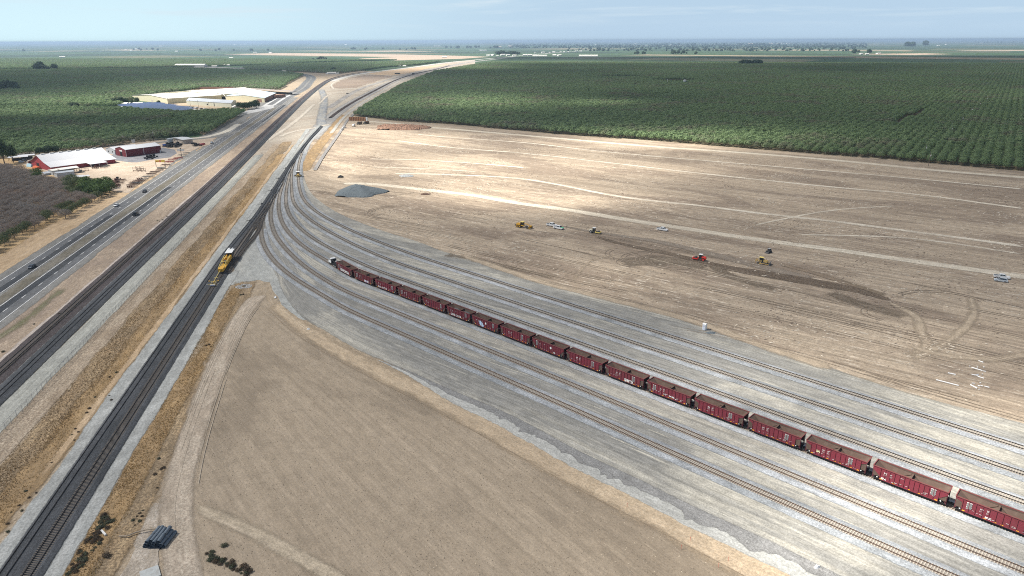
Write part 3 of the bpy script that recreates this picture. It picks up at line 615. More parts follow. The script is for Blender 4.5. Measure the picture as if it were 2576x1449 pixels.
P_ = spline(D([(1400, 566), (1500, 585), (1640, 605), (1760, 632), (1880, 662), (1960, 682), (2040, 702)]), 3, 6); cstrip('compacted_strip', P_, np.interp(np.arange(len(P_)), [0, 30, len(P_)], [3, 8, 8]), .03, M_comp)
P_ = spline(D([(1500, 596), (1572, 616), (1640, 630), (1702, 642), (1789, 666), (1876, 682), (2006, 703), (2075, 716), (2134, 724), (2240, 756)]), 3, 6); wq = np.interp(np.arange(len(P_)), np.linspace(0, len(P_), 6), [3, 5, 6, 9, 10, 3]); cstrip('soil_strip', P_, wq, .045, M_dsoil)
P_ = spline(D([(1960, 664), (2060, 690), (2140, 716), (2230, 744)]), 3, 6); cstrip('soil_strip', P_, 5, .04, gmat('loose_soil', (.19, .15, .105), (.26, .20, .145), None, .02, .4, .02, soft=1.5, rag=4.))
for P_, w_ in (([(2230, 760), (2300, 790), (2320, 850), (2340, 870), (2290, 900)], 5), ([(2440, 745), (2450, 790), (2420, 830), (2370, 870), (2290, 905)], 4.5), ([(1440, 710), (1470, 670), (1500, 650), (1560, 640)], 2.5),
               ([(2280, 870), (2400, 900), (2500, 905), (2600, 890)], 5), ([(1160, 640), (1300, 690), (1460, 735), (1720, 800), (1900, 865), (2100, 930)], 6)):
    dstrip('dirt_path', P_, w_, .05, gmat('tan_track', (.37, .30, .22), (.42, .345, .255), None, .02, .5, soft=2., rag=4.), sm=5)
for P_, w_ in (([(1560, 662), (1640, 655), (1740, 660), (1790, 672)], 15), ([(1790, 665), (1850, 700), (1960, 730)], 9), ([(2080, 735), (2180, 770), (2280, 800)], 10), ([(1120, 640), (1260, 668), (1400, 700)], 7)):
    P_ = spline(D(P_), 2, 5); cstrip('churned_soil', P_, w_, .042, gmat('churned', (.215, .172, .125), (.30, .245, .185), (.17, .135, .10), .12, .3, .05, (.14, .11, .08), 1.1, soft=5., rag=9., rags=.35, bump=.3, grain=.3), across=(0, .1, .25, .4, .5, .6, .75, .9, 1))
# left dirt road round the plowed field
dstrip('dirt_path', [(655, 742), (630, 765), (606, 800), (580, 850), (555, 900), (530, 960), (505, 1030), (486, 1090), (464, 1160), (446, 1230), (440, 1290), (448, 1350), (462, 1449), (480, 1560)], 7.5, .055, M_gdirt, sm=5)
dstrip('dirt_path', [(486, 1275), (520, 1285), (580, 1312), (650, 1345), (740, 1395), (830, 1449), (980, 1540)], 4.6, .05, gmat('spur_road', (.41, .345, .255), (.47, .395, .30), (.36, .30, .22), .01, .6, .03, soft=1.6, rag=3.), sm=4)
poly('sandy_patch', [(330, 1290), (372, 1262), (420, 1270), (430, 1310), (400, 1360), (385, 1449), (330, 1500), (300, 1449), (340, 1380)], .05, gmat('sand', (.46, .41, .35), (.54, .49, .42), (.36, .31, .25), .3, .3, .1, (.33, .28, .22), 2.), R(100), jag=.5, jstep=2)
poly('dry_grass_bank', [(455, 1050), (420, 1120), (375, 1220), (330, 1290), (270, 1330), (215, 1380), (170, 1449), (120, 1560), (330, 1560), (360, 1449), (375, 1380), (410, 1300), (430, 1230), (470, 1100), (520, 990), (570, 880), (600, 800), (630, 745), (600, 735), (575, 770), (530, 860)], .052, M_grass, R(100), jag=.6, jstep=3)
# tyre tracks: many thin curved ruts pressed into the fields
M_rut = gmat('ruts', (.25, .20, .15), (.31, .25, .19), None, .2, 1., soft=.2, rag=.5, rags=1.); M_rutp = gmat('ruts_pale', (.50, .43, .33), (.58, .50, .39), None, .2, 1., soft=.2, rag=.5, rags=1.)
r = random.Random(11)
def ruts(seeds, m, z):
    for P_, w_, gap in seeds:
        for q in ((-gap, gap) if gap else (0,)):
            o = cstrip('tyre_tracks', off(P_, q), w_, z, m, across=(0, .5, 1))
sd_ = []
for _ in range(70):
    x = r.uniform(900, 2600); y = 505 + (x - 900) * .15 + r.uniform(-5, 330) * (1 - .25 * (x < 1400))
    c_ = G(x, y); h = R(-37 - (x - 900) / 1700 * 6 + r.gauss(0, 3)); L = r.uniform(25, 95); bd = r.gauss(0, .0015)
    if inpoly(np.array([c_]), [G(*p) for p in [(880, 520), (1096, 626), (1345, 698), (1713, 803), (2164, 948), (2620, 1080), (2620, 700), (2075, 625), (1006, 470)]])[0]:
        t_ = np.linspace(-L / 2, L / 2, 14); P_ = np.stack([c_[0] + t_ * math.cos(h) - bd * t_**2 * math.sin(h), c_[1] + t_ * math.sin(h) + bd * t_**2 * math.cos(h)], 1); sd_.append((P_, r.uniform(.3, .9), r.choice([0, .9])))
ruts(sd_[:36], M_rut, .06); ruts(sd_[36:], M_rutp, .065)
sd_ = []
for cx, cy, rad, a0, a1 in [(1640, 650, 10, 0, 5), (1655, 655, 7, 1, 5.5), (1620, 640, 13, 2.5, 4.5), (1690, 640, 8, 0, 3), (1600, 660, 6, 0, 5), (2370, 760, 12, 0, 2.5), (1010, 530, 14, 1.8, 4.2), (1025, 535, 17, 1.8, 4.2),
                            (930, 470, 26, 3.6, 5.6), (940, 470, 30, 3.6, 5.6), (1700, 660, 9, 3, 6), (2250, 790, 8, 0, 4), (860, 395, 18, 3.2, 5), (1270, 395, 25, .4, 2), (2560, 380, 20, 2, 4)]:
    c_ = G(cx, cy); t_ = np.linspace(a0, a1, 26); sd_.append((np.stack([c_[0] + rad * 1.3 * np.cos(t_), c_[1] + rad * np.sin(t_)], 1), .55, .95))
ruts(sd_, M_rut, .07)
sd_ = []
for o_, s0, s1 in [(49.5 + i * .9, 0, 1) for i in range(0)]: pass
for i in range(16):                       # ruts following the left dirt road
    base = spline(D([(650, 745), (606, 800), (555, 900), (505, 1030), (464, 1160), (440, 1290), (462, 1449)]), 4, 5); a = r.uniform(0, .5); b_ = a + r.uniform(.2, .5)
    sd_.append((off(base, r.uniform(-5, 4))[int(a * len(base)):int(b_ * len(base))], r.uniform(.12, .3), 0))
ruts(sd_, gmat('road_ruts', (.37, .31, .24), (.42, .36, .28), None, .2, 1., soft=.08, rag=.3), .075)
# ================================================================== trees
def leafmat(name, c0, c1, c2, br=None):
    m, t = nt(name); k = N(t)
    gi = k.n('ShaderNodeNewGeometry'); oi = k.n('ShaderNodeObjectInfo')
    c = k.mix(gi.outputs['Random Per Island'], c0, c1)
    c = k.mix(k.ramp(oi.outputs['Random'], .0, 1., 0, .5), c, c2)
    if br:
        n = k.noise(gi.outputs['Position'], .012, 4, .6); n2 = k.noise(gi.outputs['Position'], .08, 3, .6)
        c = k.mix(k.math('MULTIPLY', k.ramp(n, .5, .62, 0, .75), k.ramp(n2, .35, .6)), c, br)
    b = k.bsdf(c, .7, 0, .2); tl = k.n('ShaderNodeBsdfTranslucent'); k.put(tl.inputs[0], c)
    mx = k.n('ShaderNodeMixShader'); mx.inputs[0].default_value = .42; k.put(mx.inputs[1], b); k.put(mx.inputs[2], tl.outputs[0]); k.out(mx.outputs[0]); return m
M_leaf = leafmat('almond_leaves', (.148, .222, .105), (.245, .325, .155), (.178, .255, .122), (.225, .205, .15))
M_dleaf = leafmat('dark_leaves', (.035, .065, .03), (.065, .105, .05), (.045, .08, .04))
M_gleaf = leafmat('bright_leaves', (.055, .10, .028), (.11, .16, .05), (.075, .125, .04))
M_olive = leafmat('olive_leaves', (.09, .115, .055), (.14, .17, .085), (.11, .13, .065))
M_twig = leafmat('bare_twigs', (.25, .22, .195), (.37, .34, .31), (.29, .24, .205), (.32, .22, .17))
M_bark = mat('bark', (.12, .095, .075), .9, 0, .4, (.06, .05, .04), 3.); M_barkg = mat('grey_bark', (.17, .15, .14), .9, 0, .4, (.09, .08, .07), 3.)
def leaves(n, rx, rz, cz, s, seed, shell=.55, nar=1., lumps=6, flat=0.):
    r = np.random.RandomState(seed); lc = r.normal(size=(lumps, 3)); lc /= np.linalg.norm(lc, axis=1)[:, None]; lc[:, 2] = np.abs(lc[:, 2]) * .9 - .15
    V = []; Fc = []
    i = 0
    while i < n:
        d = r.normal(size=3); d /= np.linalg.norm(d)
        if d[2] < -.55: continue
        b_ = 1 + .22 * max(0, (lc @ d).max() - .72) / .28 - .16 * (r.rand() < .3)
        q = (shell + (1 - shell) * r.rand() ** .5) * b_
        p = np.array([d[0] * rx * q, d[1] * rx * q, cz + d[2] * rz * q])
        a = d * 1.3 + r.normal(size=3) * .55 + np.array([0, 0, .25]); a /= np.linalg.norm(a)
        u = np.cross(a, r.normal(size=3)); u /= np.linalg.norm(u); w = np.cross(a, u)
        ss = s * r.uniform(.6, 1.3)
        u = u * ss; w = w * ss * nar * r.uniform(.6, 1.)
        b0 = len(V); V += [tuple(p - u * .5), tuple(p + w * .5 + a * .12 * ss), tuple(p + u * .5), tuple(p - w * .5)]
        Fc.append((b0, b0 + 1, b0 + 2, b0 + 3)); i += 1
    return V, Fc
def crown_me(name, m, n, rx, rz, cz, s, seed, **k):
    V, Fc = leaves(n, rx, rz, cz, s, seed, **k); me = bpy.data.meshes.new(name); me.from_pydata(V, [], Fc); me.materials.append(m); return me
def trunk_me(name, m, h, r0, sp, top, seed, nb=4):
    b = MB(); r = random.Random(seed); b.cyl((0, 0, -.1), (0, 0, h), r0, 7, r1=r0 * .75)
    for i in range(nb):
        a = i * 6.28 / nb + r.uniform(-.4, .4); p1 = (math.cos(a) * sp * .45, math.sin(a) * sp * .45, h + (top - h) * .5); p2 = (math.cos(a) * sp, math.sin(a) * sp, top)
        b.cyl((0, 0, h * .9), p1, r0 * .5, 5, r1=r0 * .32); b.cyl(p1, p2, r0 * .32, 4, r1=r0 * .12)
    o = b.build(name, m); me = o.data; bpy.data.objects.remove(o); return me
crowns = [crown_me('crown', M_leaf, 520, 3.25, 2.5, 3.9, .72, 10 + i, shell=.5) for i in range(4)]
trunks = [trunk_me('trunk', M_bark, 1.2, .19, 1.6, 3.4, i) for i in range(2)]
gcrowns = [crown_me('crown', M_gleaf, 600, 3.5, 2.8, 3.9, .75, 40 + i, shell=.5) for i in range(2)]
ocrowns = [crown_me('crown', M_olive, 650, 3.2, 2.4, 3.7, .55, 60 + i, shell=.35) for i in range(3)]
bcrowns = [crown_me('crown', M_twig, 900, 3.6, 2.3, 3.3, .85, 80 + i, shell=.3, nar=.2) for i in range(4)]
btr = [trunk_me('trunk', M_barkg, 1.0, .2, 2.4, 4.6, 20 + i, 6) for i in range(2)]
def tree(loc, cm, tm, name, label, cat, group=None, sc=1., rz=0., zs=1.):
    e = empty(name, (float(loc[0]), float(loc[1]), 0), rz, label, cat, group, sc); e.scale = (sc, sc, sc * zs)
    link('crown', cm, e); link('trunk', tm, e); return e
rr = np.random.RandomState(77)
def grid(pg, head, a, b, jit=.5, drop=.015, org=(0, 0)):
    q = np.array(pg); c, s = math.cos(head), math.sin(head); U = q @ np.array([c, s]); Vv = q @ np.array([-s, c])
    u = np.arange(U.min() - U.min() % a, U.max(), a) + org[0]; v = np.arange(Vv.min() - Vv.min() % b, Vv.max(), b) + org[1]
    A, B = np.meshgrid(u, v); A = A.ravel() + rr.normal(0, jit * .5, A.size); B = B.ravel() + rr.normal(0, jit * .5, B.size)
    P = np.stack([A * c - B * s, A * s + B * c], 1); P = P[inpoly(P, pg)]; return P[rr.rand(len(P)) > drop]
# the edge of the right orchard runs at -35 degrees, its rows at 55
RO = [G(*p) for p in [(893, 292), (1000, 303.5), (1132, 313), (1401, 338), (1670, 356.5), (1824, 370), (2178, 397), (2576, 432), (3300, 490), (4200, 176), (2740, 163), (1240, 158), (1180, 167), (1095, 182), (1010, 218), (952, 252), (908, 281)]]
PR = grid(RO, R(55), 6.0, 7.2, 1.1)
for cx, cy, rx, ry in [(1700, 205, 60, 3.2), (2285, 300, 40, 6.), (1565, 195.5, 60, 2.), (1690, 159, 60, 1.)]:      # clearings in the orchard
    px, py, _ = proj(PR[:, 0], PR[:, 1]); th = (py - cy) / ry; sl = (-.45 * (px - cx) if cy == 300 else 0)
    PR = PR[((px - cx) / rx) ** 2 + ((py - cy - sl) / ry) ** 2 > 1]
LOs = [[(60, 393), (250, 372), (400, 352), (520, 338), (560, 322), (600, 297), (621, 283), (560, 284), (470, 289), (300, 279), (150, 276), (-60, 276), (-300, 276), (-420, 420), (-60, 405)],
       [(-500, 273), (140, 272), (300, 268), (352, 246), (520, 222), (700, 228), (735, 205), (763, 191), (735, 186), (600, 178), (480, 174), (300, 176), (-200, 180), (-700, 200)],
       [(625, 176.5), (612, 172), (640, 168), (720, 163), (900, 158), (1110, 156), (1060, 163), (960, 171), (900, 180), (850, 186), (760, 182), (700, 179)],
       [(-600, 176), (200, 174), (470, 169.5), (700, 163), (760, 158), (900, 154), (1000, 152), (560, 150), (-500, 150)]]
PL = np.vstack([grid([G(*p) for p in q], R(10.8), 6.4, 6.4, .9) for q in LOs])
AL = np.vstack([PR, PL]); isR = np.r_[np.ones(len(PR), bool), np.zeros(len(PL), bool)]
px, py, dep = proj(AL[:, 0], AL[:, 1], 3.); fr_ = (px > -30) & (px < 2606)
keep = (px > -260) & (px < 2840); AL, isR, px, py, dep, fr_ = (q[keep] for q in (AL, isR, px, py, dep, fr_))
order = np.argsort(np.where(fr_, dep, 1e9)); near = order[:300]; rest = np.setdiff1d(np.arange(len(AL)), near)
r = random.Random(5)
for i in near:
    g = 'almond trees on the near edge of the large orchard' if isR[i] else 'almond trees behind the red farm sheds'
    tree(AL[i], r.choice(crowns), r.choice(trunks), 'almond_tree', 'round green almond tree in the front rows of the big right orchard' if isR[i] else 'green almond tree at the orchard edge behind the red farm buildings', 'almond tree', g, r.uniform(.92, 1.14), r.uniform(0, 6.28), r.uniform(.9, 1.1))
print('orchard trees', len(AL), 'right', isR.sum())
# the rest of the orchards: one object each, instanced on points
lo = []
for i, cs in enumerate(crowns[:3]):
    me = bpy.data.meshes.new('orchard_tree'); V, Fc = leaves(170, 3.3, 2.5, 3.9, 1.25, 300 + i, shell=.6); me.from_pydata(V, [], Fc); me.materials.append(M_leaf); lo.append(me)
def instancer(name, P, meshes, label, smin=.9, smax=1.26, seed=1):
    me = bpy.data.meshes.new(name); me.from_pydata([(float(p[0]), float(p[1]), 0.) for p in P], [], []); o = link(name, me); o['kind'] = 'stuff'; o['label'] = label
    ng = bpy.data.node_groups.new(name, 'GeometryNodeTree'); ng.interface.new_socket('Geometry', in_out='INPUT', socket_type='NodeSocketGeometry'); ng.interface.new_socket('Geometry', in_out='OUTPUT', socket_type='NodeSocketGeometry')
    nd = ng.nodes; gi = nd.new('NodeGroupInput'); go = nd.new('NodeGroupOutput'); j = nd.new('GeometryNodeJoinGeometry')
    for q, m_ in enumerate(meshes):
        src = bpy.data.objects.new('tree_form', m_)      # source form, not placed in the scene
        oi = nd.new('GeometryNodeObjectInfo'); oi.inputs['Object'].default_value = src
        ip = nd.new('GeometryNodeInstanceOnPoints'); ng.links.new(gi.outputs[0], ip.inputs['Points']); ng.links.new(oi.outputs['Geometry'], ip.inputs['Instance'])
        rv = nd.new('FunctionNodeRandomValue'); rv.data_type = 'INT'; rv.inputs[4].default_value = 0; rv.inputs[5].default_value = len(meshes) - 1; rv.inputs['Seed'].default_value = 3
        cmp = nd.new('FunctionNodeCompare'); cmp.data_type = 'INT'; cmp.operation = 'EQUAL'; ng.links.new(rv.outputs[2], cmp.inputs[2]); cmp.inputs[3].default_value = q
        ng.links.new(cmp.outputs[0], ip.inputs['Selection'])
        rot = nd.new('FunctionNodeRandomValue'); rot.data_type = 'FLOAT_VECTOR'; rot.inputs[0].default_value = (0, 0, 0); rot.inputs[1].default_value = (0, 0, 6.28); ng.links.new(rot.outputs[0], ip.inputs['Rotation'])
        scl = nd.new('FunctionNodeRandomValue'); scl.data_type = 'FLOAT'; scl.inputs[2].default_value = smin; scl.inputs[3].default_value = smax; scl.inputs['Seed'].default_value = seed; ng.links.new(scl.outputs[1], ip.inputs['Scale'])
        ng.links.new(ip.outputs[0], j.inputs[0])
    ng.links.new(j.outputs[0], go.inputs[0]); md = o.modifiers.new('points', 'NODES'); md.node_group = ng; return o
rR = rest[isR[rest]]; rL = rest[~isR[rest]]
instancer('orchard', AL[rR], lo, 'dense green almond orchard stretching away to the right'); instancer('orchard', AL[rL], lo, 'green almond orchards beyond the highway on the left', seed=2)
# bare orchard by the highway
BO = [(-200, 640), (0, 640), (30, 612), (120, 575), (200, 530), (262, 495), (283, 478), (270, 470), (225, 470), (170, 462), (120, 455), (60, 434), (0, 424), (-200, 424)]
PBo = grid([G(*p) for p in BO], R(10.8), 7., 6.6, 1.3, .03)
px, py, dep = proj(PBo[:, 0], PBo[:, 1], 2.); m_ = (px > -40) & (px < 2600); PBo = PBo[m_]; px = px[m_]; py = py[m_]; dep = dep[m_]
oo_ = PBo @ HN; ss_ = PBo @ HD; print('bare trees', len(PBo)); nb = 0; restb = []
for i in np.argsort(dep):
    edge = oo_[i] > -184; p = PBo[i]
    if (px[i] > 165 and py[i] < 492) or (px[i] > 90 and py[i] < 452 and py[i] > 437):
        tree(p, r.choice(gcrowns if px[i] > 200 or py[i] < 450 else ocrowns), r.choice(trunks), 'leafy_tree', 'leafy dark green tree in the far corner of the bare orchard near the sheds', 'tree', 'leafy trees around the sheds', r.uniform(.95, 1.25), r.uniform(0, 6))
    elif edge and r.random() < .62:
        tree(p, r.choice(ocrowns), r.choice(trunks), 'orchard_tree', 'small olive green orchard tree on the dry verge beside the highway', 'orchard tree', 'olive green trees along the highway verge', r.uniform(.8, 1.), r.uniform(0, 6))
    elif nb < 300:
        nb += 1; tree(p, r.choice(bcrowns), r.choice(btr), 'bare_tree', 'leafless brownish orchard tree in the bare orchard left of the highway', 'orchard tree', 'leafless trees of the bare orchard', r.uniform(.9, 1.12), r.uniform(0, 6))
    else: restb.append(p)
if restb: instancer('bare_orchard', restb, bcrowns[:2], 'leafless brownish orchard left of the highway')
# big dark trees and clumps, each a thing
big = [crown_me('crown', M_dleaf, 900, 5.2, 5.4, 5.4, 1.15, 100 + i, shell=.35) for i in range(3)]; bigt = trunk_me('trunk', M_bark, 2.6, .4, 3., 7.5, 9, 5)
tall = [crown_me('crown', M_dleaf, 1100, 4.2, 8.5, 11., 1.15, 120 + i, shell=.3, lumps=9) for i in range(2)]; tallt = trunk_me('trunk', M_bark, 4., .45, 2.5, 12., 19, 5)
far_ = [crown_me('crown', M_dleaf, 140, 5.5, 5.5, 4.8, 2.8, 140 + i, shell=.4) for i in range(2)]; fart = trunk_me('trunk', M_bark, 2., .4, 1.5, 5., 29, 3)
def TT(x, y, cm, tm, label, group=None, sc=1., zs=1., name='tree', cat='tree'):
    p = G(x, y); return tree(p, cm, tm, name, label, cat, group, sc, r.uniform(0, 6), zs)
TT(12, 413, tall[0], tallt, 'tall dark eucalyptus standing left of the big red barn', sc=1.05, name='eucalyptus_tree', cat='eucalyptus'); TT(34, 409, tall[1], tallt, 'tall dark eucalyptus right beside another, left of the red barn', sc=.8, name='eucalyptus_tree', cat='eucalyptus')
for x, y, s in [(100, 389, .62), (122, 387, .72), (140, 385, .66), (112, 384, .5)]: TT(x, y, r.choice(big), bigt, 'dark broadleaf tree behind the roof of the big red barn', 'dark trees behind the barn', s)
for x, y, s in [(272, 262, .75), (290, 264, 1.05), (305, 263, 1.15), (318, 262, .9), (332, 262, .6), (345, 258, .8), (352, 252, 1.), (338, 240, .8), (343, 262, .6)]: TT(x, y, r.choice(big), bigt, 'dark round tree left of the cream packing shed', 'dark trees left of the packing house', s)
for x, y, s in [(603, 274, .95), (613, 276, .95), (624, 276, 1.), (634, 274, 1.05), (645, 272, 1.15), (617, 272, .8)]: TT(x, y, r.choice(big), bigt, 'dark round tree beside the highway in front of the pale roofed warehouse', 'dark trees at the packing house corner', s)
TT(400, 263, big[0], bigt, 'lone green tree in front of the cream packing shed wall', sc=.62)
for x, y, s in [(176, 272, .7), (184, 271, .8), (192, 271, .75)]: TT(x, y, r.choice(far_), fart, 'dark tree over the white farmyard in the left orchard', 'dark trees at the small farmyard', s)
for x, y, s in [(2, 232, 1.5), (12, 229, 1.9), (24, 228, 2.1), (36, 229, 1.9), (46, 230, 1.2)]: TT(x, y, r.choice(far_), fart, 'big dark tree rising over the orchard at the left edge', 'big trees at the left edge', s)
for x, y, s in [(96, 178, 2.6), (101, 177, 3.), (110, 178, 2.), (118, 178, 1.8), (138, 177, 2.2)]: TT(x, y, r.choice(far_), fart, 'tall dark tree above the far left orchard', 'tall trees above the far left orchard', s)
for x, y, s in [(834, 181, 1.), (840, 179, 1.3), (800, 152, 1.4), (806, 151, 1.8), (812, 151, 1.8), (820, 151.5, 1.5), (788, 152.5, 1.2)]: TT(x, y, r.choice(far_), fart, 'dark tree among the houses beyond the rail junction', 'trees beyond the junction', s)
for x, y, s in [(1862, 164, 1.7), (1870, 163.5, 2.), (1878, 164, 2.1), (1886, 164, 1.9), (1896, 163.5, 2.1), (1904, 164, 2.1), (1912, 163.5, 2.)]: TT(x, y, r.choice(far_), fart, 'dark tree in the clump standing out of the right orchard', 'dark clump in the right orchard', s)
for i in range(16): TT(1250 + i * 3.3 + (0 if i < 6 else 6), 137.5 + r.uniform(-1, 1), r.choice(far_), fart, 'dark tree in the clump where the railway meets the far road', 'trees where railway and road meet', r.uniform(1.4, 3.))
for i in range(12): TT(1590 + r.uniform(0, 170), 136.5 + r.uniform(-1, 1), r.choice(far_), fart, 'dark tree in the line beyond the long white shed', 'trees beyond the long white shed', r.uniform(1.2, 2.8))
for x0, x1, y0, n_, s in [(1340, 1620, 118, 24, 3.), (1640, 1960, 115, 40, 3.6), (2000, 2140, 112, 14, 3.), (1100, 1260, 121, 16, 3.), (2145, 2200, 133.5, 9, 2.6), (2275, 2300, 118.5, 4, 6.), (2325, 2329, 117, 1, 9.), (880, 1090, 125, 10, 2.5), (280, 420, 126, 6, 2.5), (500, 700, 128, 8, 2.4), (60, 60, 128, 1, 2), (2576, 2420, 108, 8, 4.)]:
    for i in range(n_): TT(r.uniform(x0, x1), y0 + r.uniform(-1, 1.2), r.choice(far_), fart, 'dark tree near the horizon', 'dark trees near the horizon', s * r.uniform(.7, 1.15))
wd = []
for _ in range(2600):
    x, y = r.uniform(1280, 2180), 107.5 + 14 * r.random() ** 1.4
    wd.append(G(x, y))
for _ in range(500): wd.append(G(r.uniform(-20, 1280), 106.5 + 6 * r.random() ** 2))
for _ in range(260): wd.append(G(r.uniform(1400, 2150), r.uniform(121, 130)))
instancer('wooded_town', wd, far_, 'dark tree belts of the distant town along the horizon', .9, 2.2)
# shrubs and tufts in the foreground
shr = [crown_me('foliage', leafmat('shrub_%s' % 'ab'[i % 2], *(((.07, .085, .05), (.125, .135, .085), (.09, .095, .065)) if i % 2 else ((.08, .062, .042), (.14, .10, .065), (.095, .075, .055)))), 260, .75, .5, .35, .22, 200 + i, shell=.2) for i in range(4)]
def shrub(x, y, s, label, g):
    p = G(x, y); o = link('shrub', r.choice(shr)); o.location = (p[0], p[1], .05); o.rotation_euler = (0, 0, r.uniform(0, 6)); s *= .72; o.scale = (s * r.uniform(.8, 1.3), s, s * r.uniform(.6, 1)); tag(o, label, 'shrub', g)
for _ in range(46):
    t_ = r.random(); shrub(*( (235 + 150 * t_ + r.gauss(0, 10)) if 0 else (275 - 100 * t_ + r.gauss(0, 9), 1290 + 150 * t_ + r.gauss(0, 9)), ) if 0 else (275 - 95 * t_ + r.gauss(0, 9), 1292 + 155 * t_ + r.gauss(0, 9)), r.uniform(.5, 1.2), 'small dark shrub along the ditch between dry grass and pale gravel', 'dark shrubs along the ditch')
for x, y in [(262, 1298), (268, 1305), (255, 1315), (258, 1325), (248, 1330), (270, 1330), (283, 1312), (240, 1350), (250, 1342)]: shrub(x, y, r.uniform(1., 1.6), 'dark shrub in the clump on white gravel beside the dry grass', 'shrub clump on white gravel')
for x, y in [(335, 1310), (345, 1300), (352, 1292), (340, 1322), (352, 1312), (360, 1285), (358, 1300), (405, 1182), (412, 1178), (400, 1155), (390, 1195), (396, 1228)]: shrub(x, y, r.uniform(.4, 1.), 'little dark shrub between dry grass and the left dirt road', 'little shrubs by the dirt road')
for _ in range(34):
    t_ = r.random(); shrub(525 + 105 * t_ + r.gauss(0, 6), 1400 + 46 * t_ + r.gauss(0, 7), r.uniform(.6, 1.4), 'dark green shrub in the belt at the bottom of the plowed field', 'shrub belt in the plowed field')
shrub(565, 1374, 1.2, 'lone round dark shrub above the shrub belt in the plowed field', None); shrub(270, 1401, 1.7, 'wide flat dark shrub alone in the dry grass', None)
for x, y in [(612, 742), (606, 743), (519, 870), (526, 868), (531, 872), (294, 938), (276, 950)]: shrub(x, y, r.uniform(.5, 1.), 'small green weed clump near the gravel and dry grass', 'green weed clumps')
for x, y in [(86, 816), (396, 556), (402, 557), (409, 554), (8, 886), (150, 790), (420, 545)]: shrub(x, y, r.uniform(.6, 1.), 'small weed on the dirt between highway and railway', 'weeds between highway and railway')
for _ in range(30): s_ = r.uniform(95, 190); p = W(-80 + r.gauss(0, 1.2), s_); x, y, _z = proj(*p); shrub(x, y, r.uniform(.35, .9), 'low dark scrub beside the pale gravel shoulder of the embankment', 'scrub beside the embankment shoulder')
# dry grass: countless tufts
M_tuft = leafmat('dry_tufts', (.42, .30, .15), (.58, .43, .23), (.36, .25, .13)); M_tuft2 = leafmat('brown_tufts', (.34, .25, .14), (.50, .37, .22), (.26, .19, .12))
def tufts(name, regs, m, n, s, seed):
    r_ = np.random.RandomState(seed); V = []; Fc = []
    for (o0, o1, s0, s1, wgt) in regs:
        k_ = int(n * wgt); O_ = r_.uniform(o0, o1, k_); S_ = s0 + (s1 - s0) * r_.rand(k_) ** 1.5
        cl_ = np.sin(O_ * .7 + 2 * np.sin(S_ * .061)) + np.sin(S_ * .173 + O_ * .5 + 1.7 * np.sin(S_ * .043)); kk = cl_ + r_.normal(0, 1.6, k_) > -.3
        for o_, s_ in zip(O_[kk], S_[kk]):
            p = W(o_, s_); a = r_.uniform(0, 3.14); h = s * r_.uniform(.5, 1.4); w_ = s * r_.uniform(.5, 1.1)
            for q in (a, a + 1.57):
                dx, dy = math.cos(q) * w_ / 2, math.sin(q) * w_ / 2; b0 = len(V)
                lx, ly = r_.normal(0, .15 * h, 2); V += [(p[0] - dx, p[1] - dy, .05), (p[0] + dx, p[1] + dy, .05), (p[0] + dx * .4 + lx, p[1] + dy * .4 + ly, .05 + h), (p[0] - dx * .5 + lx, p[1] - dy * .5 + ly, .05 + h * .85)]
                Fc.append((b0, b0 + 1, b0 + 2, b0 + 3))
    me = bpy.data.meshes.new(name); me.from_pydata(V, [], Fc); me.materials.append(m); o = link(name, me); o['kind'] = 'stuff'; o['label'] = 'dry golden grass on the banks beside the railway'
tufts('dry_grass', [(-85.5, -80.5, 100, 480, .5), (-62.5, -56.5, 100, 280, .5)], M_tuft, 30000, .24, 1)
tufts('dry_grass', [(-91.5, -84, 105, 520, 1.)], M_tuft2, 24000, .26, 2)

# clods, straw and broken twigs strewn over the bare fields
def litter(name, pg, n, m, s, seed, label, hd):
    r_ = np.random.RandomState(seed); pg = np.array([G(*p) for p in pg]); V = []; Fc = []; lo_, hi_ = pg.min(0), pg.max(0); k_ = 0
    cen = r_.uniform(lo_, hi_, (90, 2))
    while k_ < n:
        P = np.where(r_.rand(4000, 1) < .6, r_.uniform(lo_, hi_, (4000, 2)), cen[r_.randint(0, 90, 4000)] + r_.normal(0, 6, (4000, 2))); P = P[inpoly(P, pg)]
        for p in P:
            a = hd + r_.normal(0, .5); L = s * r_.uniform(.4, 2.2); w_ = s * r_.uniform(.12, .35); dx, dy = math.cos(a) * L / 2, math.sin(a) * L / 2; nx, ny = -math.sin(a) * w_, math.cos(a) * w_; b0 = len(V)
            V += [(p[0] - dx, p[1] - dy, .06), (p[0] + nx, p[1] + ny, .07), (p[0] + dx, p[1] + dy, .06), (p[0] - nx, p[1] - ny, .07), (p[0], p[1], .07 + w_ * .9)]
            Fc += [(b0, b0 + 1, b0 + 4), (b0 + 1, b0 + 2, b0 + 4), (b0 + 2, b0 + 3, b0 + 4), (b0 + 3, b0, b0 + 4)]; k_ += 1
            if k_ >= n: break
    me = bpy.data.meshes.new(name); me.from_pydata(V, [], Fc); me.materials.append(m); o = link(name, me); o['kind'] = 'stuff'; o['label'] = label
FP = [(670, 780), (826, 890), (1002, 985), (1300, 1145), (1700, 1360), (1890, 1449), (1900, 1600), (520, 1600), (500, 1449), (480, 1250), (530, 1010), (600, 830)]
litter('field_debris', FP, 4200, mat('dark_clods', (.19, .15, .11), .95), .2, 1, 'dark clods and twigs strewn over the plowed field', R(-50))
litter('field_debris', FP, 1100, mat('pale_straw', (.52, .44, .33), .95), .3, 2, 'pale straw strewn over the plowed field', R(-50))
RP = [(800, 345), (890, 305), (1132, 330), (1824, 388), (2576, 452), (2650, 1080), (2187, 940), (1886, 860), (1540, 750), (1096, 620), (904, 545), (790, 470)]
